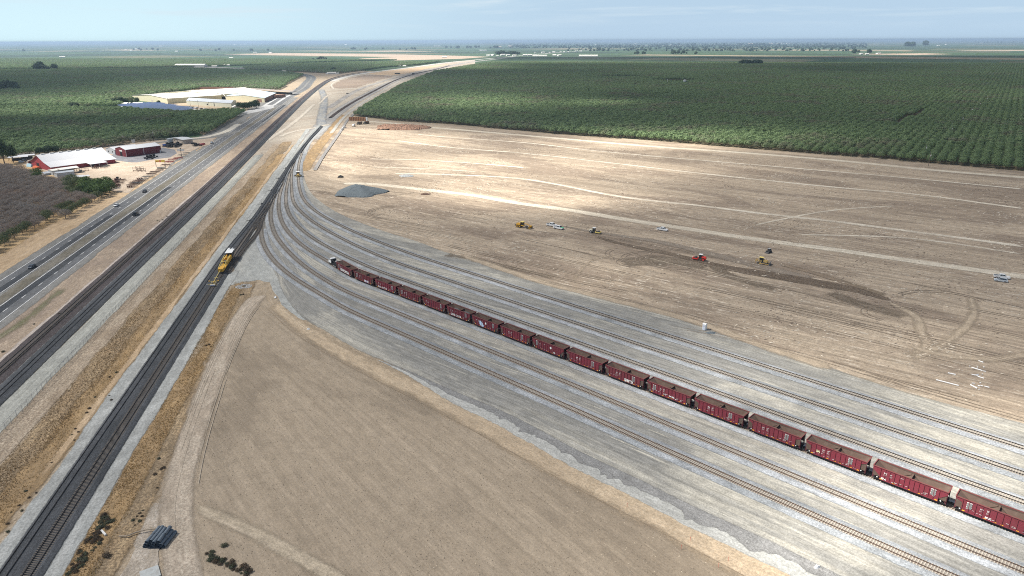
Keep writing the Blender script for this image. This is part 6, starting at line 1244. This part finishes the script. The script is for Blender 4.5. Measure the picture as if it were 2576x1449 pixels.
# power poles
def pole(x, y, h, label, group, hd=0., tf=False):
    e = empty('power_pole', (*G(x, y), 0), R(hd), label, 'power pole', group); MB().cyl((0, 0, 0), (0, 0, h), .18, 7, 0, .12).build('post', M_bark, e); b = MB(); b.box((0, 0, h - .5), (.14, 2.6, .14)); b.box((0, 0, h - 1.5), (.14, 2., .14)); b.build('crossarm', M_bark, e)
    b = MB()
    for y_ in (-1.1, -.5, .5, 1.1): b.cyl((0, y_, h - .43), (0, y_, h - .2), .07, 6)
    b.build('insulator', M_trim, e)
    if tf: MB().cyl((.35, 0, h - 3.2), (.35, 0, h - 1.9), .3, 8).build('transformer', M_trim, e)
for x, y, h in ((312, 364, 10), (345, 360, 8), (387, 355.5, 11), (378, 357, 7), (451, 355, 9)): pole(x, y, h, 'wooden power pole behind the red and tan workshops', 'poles behind the workshops', 30, x in (312, 387))
for x, y in ((2335, 418.5), (2325, 397), (2390, 345), (2418, 316), (2442, 292), (2463, 276), (2480, 263)): pole(x, y, 11, 'power pole rising out of the right orchard rows', 'poles in the right orchard', -35, True)
for x, y in ((437, 266), (424, 265), (527, 276), (480, 271), (971, 188.5), (500, 272)): pole(x, y, 11, 'thin power pole near the packing house or the distant curve', 'distant thin poles')
# signs
e = empty('roadside_sign', (*G(405, 420), 0), R(100), 'yellow roadside sign with round red emblem on two dark posts', 'sign'); MB().box((0, 0, 4.6), (.2, 7., 1.5)).build('board', mat('sign_yellow', (.85, .60, .08), .5), e)
for y in (-3.4, 3.4): MB().box((0, y, 2.1), (.25, .25, 4.2)).build('post', M_bark, e)
b = MB(); b.cyl((.11, 0, 4.6), (.14, 0, 4.6), .72, 16); b.cyl((-.11, 0, 4.6), (-.14, 0, 4.6), .72, 16); b.build('emblem', M_cred, e); b = MB(); b.cyl((.15, 0, 4.6), (.16, 0, 4.6), .3, 12); b.cyl((-.15, 0, 4.6), (-.16, 0, 4.6), .3, 12); b.build('emblem_centre', M_trim, e)
MB().box((-.12, 2.1, 4.6), (.03, 1.9, .5)).build('lettering', mat('dark_red_paint', (.35, .05, .03)), e)
e = empty('roadside_sign', (*G(457, 394), 0), R(100), 'white roadside name board on a single brown post', 'sign'); MB().box((0, 0, 5.6), (.2, 5.6, 1.4)).build('board', M_trim, e); MB().box((0, 0, 2.6), (.35, .35, 6.6)).build('post', M_bark, e); MB().cyl((0, 0, 6.4), (0, 0, 7.2), .5, 8).build('finial', M_dgrey, e)
# farm implements in the yard
M_rust = mat('rusty_steel', (.13, .075, .055), .8, .2, .6, (.06, .045, .04), 1.); M_redi = mat('implement_red', (.30, .03, .04), .7, 0, .4, (.12, .06, .05)); M_gst = mat('grey_steel', (.16, .17, .17), .6, .3, .4)
def impl(kind, m_):
    b = MB()
    if kind == 0:
        for y in (-1.2, 0, 1.2): b.box((0, y, 1.), (6, .16, .16))
        for x in np.arange(-2.8, 3, .7):
            for y in (-1.2, 0, 1.2): b.box((x + y * .2, y, .5), (.08, .12, 1.))
        b.box((0, 0, 1.0), (.2, 2.6, .2)); b.box((0, -2.2, .8), (.16, 2., .16))
    elif kind == 1:
        for x in (-2.4, 0, 2.4): b.box((x, 0, 1.4), (.16, .16, 2.8)); b.box((x, 0, .1), (.5, 1.4, .2))
        b.box((0, 0, 2.2), (5, .16, .16)); b.box((0, 0, .7), (5, .16, .3))
    elif kind == 2:
        for x in np.arange(-2.5, 2.6, .5):
            for y in (-.8, .8): b.cyl((x - .04, y, .45), (x + .04, y, .45), .45, 9)
        b.box((0, 0, 1.), (5.4, 2., .18)); b.box((0, -1.8, .8), (.2, 2., .16))
    else:
        b.box((0, 0, .9), (5, 2.2, .16)); b.box((0, 0, 1.7), (1.6, 1.4, 1.1))
        for x in (-1.8, 1.8):
            for y in (-1.2, 1.2): b.cyl((x, y - .1, .5), (x, y + .1, .5), .5, 10)
    o = b.build('farm_implement', m_); me = o.data; bpy.data.objects.remove(o); return me
IM = {(k_, j): impl(k_, m_) for k_ in range(4) for j, m_ in enumerate((M_rust, M_redi, M_gst, M_blk))}
def PI_(x, y, k_, j, label, g, s=1., hd=None): o = link('farm_implement', IM[(k_, j)]); o.location = (*G(x, y), .06); o.rotation_euler.z = r.uniform(0, 6) if hd is None else R(hd); o.scale = (s, s, s); tag(o, label, 'farm implement', g)
for i in range(15): t_ = i / 14; PI_(334 + 132 * t_ + r.uniform(-3, 3), 470 - 82 * t_ + r.uniform(-2, 2), r.choice([0, 0, 2]), 1 if .66 < t_ < .86 else r.choice([0, 2, 0]), 'tined farm implement in the row along the highway fence', 'implements along the highway fence', r.uniform(.9, 1.3), 10 + r.uniform(-15, 15))
for x, y in ((277, 466), (284, 462), (292, 458), (281, 472), (290, 468), (299, 463), (305, 456), (286, 458), (274, 471), (296, 470)): PI_(x, y, r.choice([0, 3, 2]), 0, 'rusty farm implement in the heap beside the green tree corner', 'heap of rusty implements', 1.15)
for x, y in ((330, 467), (338, 462), (346, 457), (352, 452), (326, 472), (343, 464)): PI_(x, y, 0, 0, 'rusty brown implement in the dense heap near the highway', 'dense heap of brown implements', 1.1)
for x, y in ((345, 431), (352, 428), (357, 432)): PI_(x, y, 1, 0, 'upright steel rack in the middle of the tan yard', 'upright racks in the yard', 1.1, 15)
for x, y in ((372, 399), (380, 397.5), (388, 396), (377, 401)): PI_(x, y, 3, 3, 'black wheeled implement on the edge of the grey paving', 'black implements by the paving', 1.2, 15)
for i in range(18): PI_(430 + r.uniform(-12, 26), 366 + r.uniform(-3.5, 5), r.choice([2, 3]), 3, 'black implement in the dense pile before the tan garage', 'black implements before the garage', 1.15)
for i in range(8): PI_(498 + r.uniform(-10, 12), 366 - .3 * r.uniform(-8, 8) + r.uniform(-3, 3), r.choice([2, 0]), 3 if i < 6 else 1, 'black implement right of the tan garage near the highway', 'black implements right of the garage', 1.1)
for x, y, k_, j in ((193, 430, 1, 3), (205, 434, 3, 2), (215, 431, 1, 0), (250, 421, 0, 0), (262, 423, 0, 2), (240, 424, 3, 0), (296, 452, 3, 3), (268, 420, 0, 2)): PI_(x, y, k_, j, 'single dark implement scattered on the tan yard before the barn', 'implements scattered before the barn', .9)
for x in (288, 300, 312): flat_shed(x, 400, 0.1, .1, .2, 0, '', M_dgrey) if 0 else None
o = MB().cyl((0, 0, 0), (0, 0, 3.), 1.6, 12).build('storage_drum', M_wht); o.location = (*G(336, 358.5), 0); tag(o, 'white storage drum behind the workshops', 'drum'); o = MB().box((0, 0, 1), (2.4, 2.4, 2)).build('waste_container', mat('blue_paint', (.03, .09, .35))); o.location = (*G(414, 368), 0); tag(o, 'blue container beside the red workshop end', 'container')
# chain link fence along the access road
e = empty('chain_link_fence', (*W(-98, 60), 0), 0, 'long galvanised chain link fence beside the pale access road', 'fence'); f0 = W(-98, 60)
M_galv = mat('galvanised_steel', (.33, .34, .35), .5, .5, .2); pm = me_of(MB().cyl((0, 0, 0), (0, 0, 2.2), .045, 6), 'post', M_galv)
ss = np.arange(62, 640, 3.05); b = MB(); vis = [s for s in ss if s > 165]
for n_, s in enumerate(vis):
    p = CW(-98, s) - f0
    if n_ < 100: o = link('post', pm, e); o.location = (p[0], p[1], 0)
    else: b.cyl((p[0], p[1], 0), (p[0], p[1], 2.2), .045, 5)
if b.v: o = b.build('post', M_galv, e); o['kind'] = 'stuff'
b = MB(); pp = [CW(-98, s) - f0 for s in np.arange(60, 645, 12)]; b.tube([(p[0], p[1], 2.15) for p in pp], .03, 5); b.tube([(p[0], p[1], .1) for p in pp], .02, 4); b.build('top_rail', M_galv, e)
m, t = nt('wire_mesh'); k = N(t); dif = k.bsdf((.42, .43, .43), .5, .3); tr = k.n('ShaderNodeBsdfTransparent'); uvn = k.n('ShaderNodeTexCoord').outputs['Object']; sp_ = k.n('ShaderNodeSeparateXYZ'); k.put(sp_.inputs[0], uvn)
wv = k.math('ADD', k.math('ABSOLUTE', k.math('SINE', k.math('MULTIPLY', k.math('ADD', sp_.outputs[1], sp_.outputs[2]), 52.))), 0.); wv2 = k.math('ABSOLUTE', k.math('SINE', k.math('MULTIPLY', k.math('SUBTRACT', sp_.outputs[1], sp_.outputs[2]), 52.)))
al = k.math('MULTIPLY', k.math('LESS_THAN', k.math('MINIMUM', wv, wv2), .13), 1.); mx = k.n('ShaderNodeMixShader'); k.put(mx.inputs[0], al); k.put(mx.inputs[1], tr.outputs[0]); k.put(mx.inputs[2], dif); k.out(mx.outputs[0])
V = []; Fc = []
for i, p in enumerate(pp): V += [(p[0], p[1], .06), (p[0], p[1], 2.14)]
for i in range(len(pp) - 1): Fc.append((2 * i, 2 * i + 2, 2 * i + 3, 2 * i + 1))
MB().add(V, Fc).build('wire_netting', m, e)
# heaps
def mound(name, x, y, rx, ry, h, rz, m_, label, cat, seed=1, rough=.12, prof=1.0, n_=46):
    rs_ = np.random.RandomState(seed); V = []; Fc = []; ph = rs_.uniform(0, 6.28, (8, 3))
    for j in range(n_):
        for i in range(n_):
            u, v = i / (n_ - 1) * 2 - 1, j / (n_ - 1) * 2 - 1; a = math.atan2(v, u); rr_ = math.hypot(u, v) * (1 + .07 * sum(math.sin((q + 2) * a + ph[q, 0]) for q in range(4)))
            z = h * max(0, min(1.0, 1.18 - rr_ * 1.18)) ** prof * (1 + .12 * math.sin(3 * u + ph[0, 1]) * math.cos(2.5 * v + ph[1, 1])) + (rs_.normal(0, rough) if rr_ < .97 else 0)
            V.append((u * rx * 1.15, v * ry * 1.15, max(z, -.02) if rr_ < .98 else -.4))
    for j in range(n_ - 1):
        for i in range(n_ - 1): a = j * n_ + i; Fc.append((a, a + 1, a + n_ + 1, a + n_))
    o = MB().add(V, Fc).build(name, m_); o.location = (*G(x, y), .05); o.rotation_euler.z = rz; tag(o, label, cat); return o
M_gp = mat('pile_gravel', (.135, .158, .17), .95, 0, .5, (.19, .21, .215), .4, .1); M_mulch = mat('mulch', (.30, .185, .13), .95, 0, .8, (.17, .11, .08), .35, .1); M_rub = mat('rubble', (.48, .49, .48), .9, 0, .5, (.25, .25, .24), 1.5)
mound('gravel_heap', 903, 486, 14, 12, 5.4, R(-20), M_gp, 'large grey gravel heap beside the yard tracks curve', 'gravel heap', 2, .07, .85)
mound('mulch_heap', 1011, 322.5, 27, 17, 4.2, R(-15), M_mulch, 'long reddish brown mulch heap at the corner of the orchard', 'mulch heap', 3, .5, .6)
mound('rubble_heap', 1022, 443, 4.6, 4., 1.1, 0, M_rub, 'small pale rubble heap on the tan field', 'rubble heap', 4, .14, .8)
mound('covered_heap', 857, 446.5, 1.9, 1.2, 1.5, .2, M_blk, 'low black covered heap alone on bare ground', 'covered heap', 6, .07, .5, 20)
mound('soil_heap', 1070, 489, 3., 1.6, .7, 0, M_rust, 'small dark soil heap with scrap beside the main dirt road', 'soil heap', 7, .14, .7, 22)
mound('gravel_heap', 1788, 838, 1.5, .9, .45, 0, M_gp, 'tiny dark gravel heap beside the portable toilet', 'gravel heap', 8, .03, .9, 18)
# drain with stones
e = empty('storm_drain', (*G(614, 721), .02), 0, 'black pipe inlet ringed by white stones at the tip of the plowed field', 'storm drain'); b = MB(); rs_ = np.random.RandomState(3)
for i in range(420):
    a = rs_.uniform(0, 6.28); q = .7 + 2.3 * rs_.rand() ** .7; s = rs_.uniform(.09, .2); b.box((q * math.cos(a) * 1.1, q * math.sin(a), .05 + s * .3), (s * 1.4, s, s), rs_.uniform(0, 3), 0, rs_.uniform(0, 1), rs_.uniform(0, 1))
b.build('stones', mat('white_stones', (.55, .56, .55), .8, 0, .4, (.35, .35, .35), 3.), e); MB().cyl((.2, .1, 0), (.2, .1, .35), .48, 18).build('pipe_inlet', M_door, e)
# switch stands along the ladder
for x, y, l_ in ((630, 556, 'lowest'), (659, 514, 'second lowest'), (683, 479.5, 'middle'), (702, 450, 'second highest'), (719, 424, 'highest')):
    e = empty('switch_machine', (*G(x, y), .12), HW, l_ + ' of the black switch machines on pale gravel left of the ladder', 'switch machine'); MB().box((0, 0, .3), (1.5, .7, .45)).build('housing', M_blk, e); MB().box((0, 1.0, .15), (.4, 2.2, .12)).build('throw_rod', M_blk, e); MB().cyl((-.3, 0, .5), (-.3, 0, 1.), .14, 8).build('motor', M_dgrey, e)
# portable toilet
e = empty('portable_toilet', (*G(1772, 830), .06), R(-44), 'white portable toilet at the outer edge of the rail yard', 'portable toilet'); MB().box((0, 0, 1.1), (1.15, 1.15, 2.1)).build('cabin', P_white, e, bevel=.03)
MB().prismx([(-.62, 2.14), (-.62, 2.2), (-.35, 2.36), (0, 2.42), (.35, 2.36), (.62, 2.2), (.62, 2.14)], -.62, .62).build('roof', M_wht, e); MB().box((0, -.6, 1.05), (.8, .04, 1.85)).build('door', mat('pale_blue_door', (.62, .68, .78), .5), e); MB().box((0, -.63, 1.55), (.3, .03, .22)).build('emblem', mat('emblem_red', (.3, .1, .12)), e); MB().box((0, 0, .03), (1.25, 1.25, .08)).build('skid', M_dgrey, e)
# white plastic sheets / pipes on the field
z8 = lambda x, y: (2327 + x * .1296, 893 + y * .1296)
for i, (a_, b_) in enumerate([((215, 490), (650, 602)), ((440, 355), (590, 388)), ((900, 248), (1115, 313)), ((1125, 320), (1180, 330)), ((1035, 120), (1130, 152)), ((900, 385), (1030, 412)), ((960, 400), (1040, 388)), ((1020, 425), (1140, 462)), ((880, 585), (1012, 657)), ((1150, 615), (1245, 640)), ((1025, 600), (1060, 615)), ((1070, 600), (1120, 612)), ((905, 555), (960, 562)), ((1055, 548), (1085, 552)), ((1040, 680), (1060, 680)), ((1100, 380), (1120, 382)), ((1135, 235), (1148, 250)), ((1005, 240), (1025, 250)), ((855, 225), (875, 226))]):
    A_, B_ = G(*z8(*a_)), G(*z8(*b_)); d = B_ - A_; L = float(np.linalg.norm(d)); wd_ = .3 if i in (0, 1, 2, 8) else .17; o = MB().prismx([(-wd_ / 2, 0), (wd_ / 2, 0), (wd_ / 2, .16), (wd_ * .2, .24), (-wd_ * .2, .24), (-wd_ / 2, .16)], -L / 2, L / 2).build('white_pipe', P_white); o.location = (*((A_ + B_) / 2), .07); o.rotation_euler.z = math.atan2(d[1], d[0])
    tag(o, ['longest white pipe, lowest left of those lying on the field', 'short white pipe just above the longest white pipe', 'long white pipe at the upper right of the scattered pipes'][i] if i < 3 else 'white pipe piece lying in the scatter at the right of the field', 'pipe', None if i < 3 else 'scattered white pipe pieces')
# pipe bundle at bottom left
M_pipe = mat('blue_grey_pipe', (.12, .15, .18), .6, 0, .4, (.20, .22, .24), 1.5); rs_ = np.random.RandomState(2)
pa, pb, pc = G(364, 1380), G(393, 1345), G(408, 1372); u = (pb - pa) / np.linalg.norm(pb - pa); w_ = np.array([u[1], -u[0]]); hp = math.atan2(u[1], u[0]); LP = float(np.linalg.norm(pb - pa)) / 2 + .25
for tier, n_ in enumerate((6, 5, 4)):
    for i in range(n_):
        for q in (0, 1):
            p = pa + w_ * (.74 * i + .37 * tier) + u * (q * LP + rs_.uniform(-.12, .12) + (i % 2) * .35 - tier * .1)
            b = MB(); b.cyl((0, 0, 0), (LP - .1, 0, 0), .36, 14, cap=False); b.cyl((0, 0, 0), (LP - .1, 0, 0), .29, 14, cap=False); b.cyl((LP - .4, 0, 0), (LP - .1, 0, 0), .4, 14, cap=False); o = b.build('drain_pipe', M_pipe); o.location = (p[0], p[1], .42 + tier * .62); o.rotation_euler.z = hp + rs_.normal(0, .03); tag(o, 'blue grey drain pipe in the stacked bundle at the bottom left', 'drain pipe', 'bundle of drain pipes')
b = MB(); P_ = [(*G(x, y), .35 + .1 * i) for i, (x, y) in enumerate([(300, 1352), (320, 1353), (345, 1344), (370, 1339), (398, 1337)])]; b.tube(P_, .13, 7); o = b.build('log_rail', mat('weathered_wood', (.34, .28, .21), .9)); tag(o, 'long thin brown pole lying across the grass to the pipe bundle', 'pole')
o = MB().box((0, 0, .1), (3.2, 3.2, .24)).build('concrete_slab', mat('concrete_slab', (.44, .46, .45), .9, 0, .4)); o.location = (*G(378, 1445), .05); o.rotation_euler.z = .6; tag(o, 'pale grey concrete slab at the bottom edge', 'concrete slab')
o = MB().box((0, 0, .2), (2.2, .35, .3)).build('timber_beam', M_trim); o.location = (*G(261, 1343), .1); o.rotation_euler.z = -.7; tag(o, 'short pale timber beam in the dark shrubs', 'timber beam')
for x, y, s, l_ in ((693, 749, .8, 'white rag with dark end on the gravel below the first yard track'), (776, 829, .5, 'white scrap at the lower edge of the yard gravel'), (976, 829, .35, 'white object between the rails of the first yard track'), (2055, 1428, .6, 'small pale box on the gravel at the bottom right')):
    o = MB().loft([(-s, 0, .2, s * .5, s * .3), (0, 0, .5, s * .6, s * .3), (s, 0, .25, s * .4, s * .2)]).build('debris', P_white); o.location = (*G(x, y), .08); o.rotation_euler.z = x; tag(o, l_, 'debris')
for x, y in ((1713.5, 1382), (1807, 1428), (1577.6, 1276), (1736, 1362), (1832, 1412)): b = MB().box((0, 0, .5), (.05, .05, 1.)).box((0, 0, 1.), (.1, .02, .25)); o = b.build('survey_stake', mat('stake_pink', (.85, .28, .2))); o.location = (*G(x, y), 0); tag(o, 'thin pink survey stake at the edge of the plowed field', 'survey stake', 'pink survey stakes')
o = MB().box((0, 0, .8), (.08, .08, 1.6)).box((0, 0, 1.7), (.2, .2, .2)).build('survey_post', M_blk); o.location = (*G(1425, 577), .05); tag(o, 'thin dark survey post right of the green bonneted pickup', 'survey post')
# row of steel drums by the orchard corner
for i in range(11): o = MB().cyl((0, 0, 0), (0, 0, 4.6), 1.15, 12).build('steel_drum', mat('rust_drum', (.34, .17, .08), .8, 0, .5, (.2, .1, .06), .4) if i < 10 else P_white); p = G(880 + i * 4.3, 303.5 + .12 * i); o.location = (*p, 0); tag(o, 'tall rusty drum in the row between dump trucks and orchard' if i < 10 else 'white upright drum at the right end of the rusty drums', 'drum', 'row of rusty drums' if i < 10 else None)
for i, (x, y) in enumerate(((1000, 186.5), (1040, 187))): e = mach('distant_machine', x, y, 0, ['long dark wagon standing in the orange field by the far curve', 'dark machine at the end of the dark curved bank'][i], 'machine'); MB().box((0, 0, 2.), (16 if i == 0 else 7, 4, 3)).build('body', M_dgrey, e); MB().box((0, 0, .4), (12 if i == 0 else 5, 3.4, .8)).build('wheels', M_tyre, e)
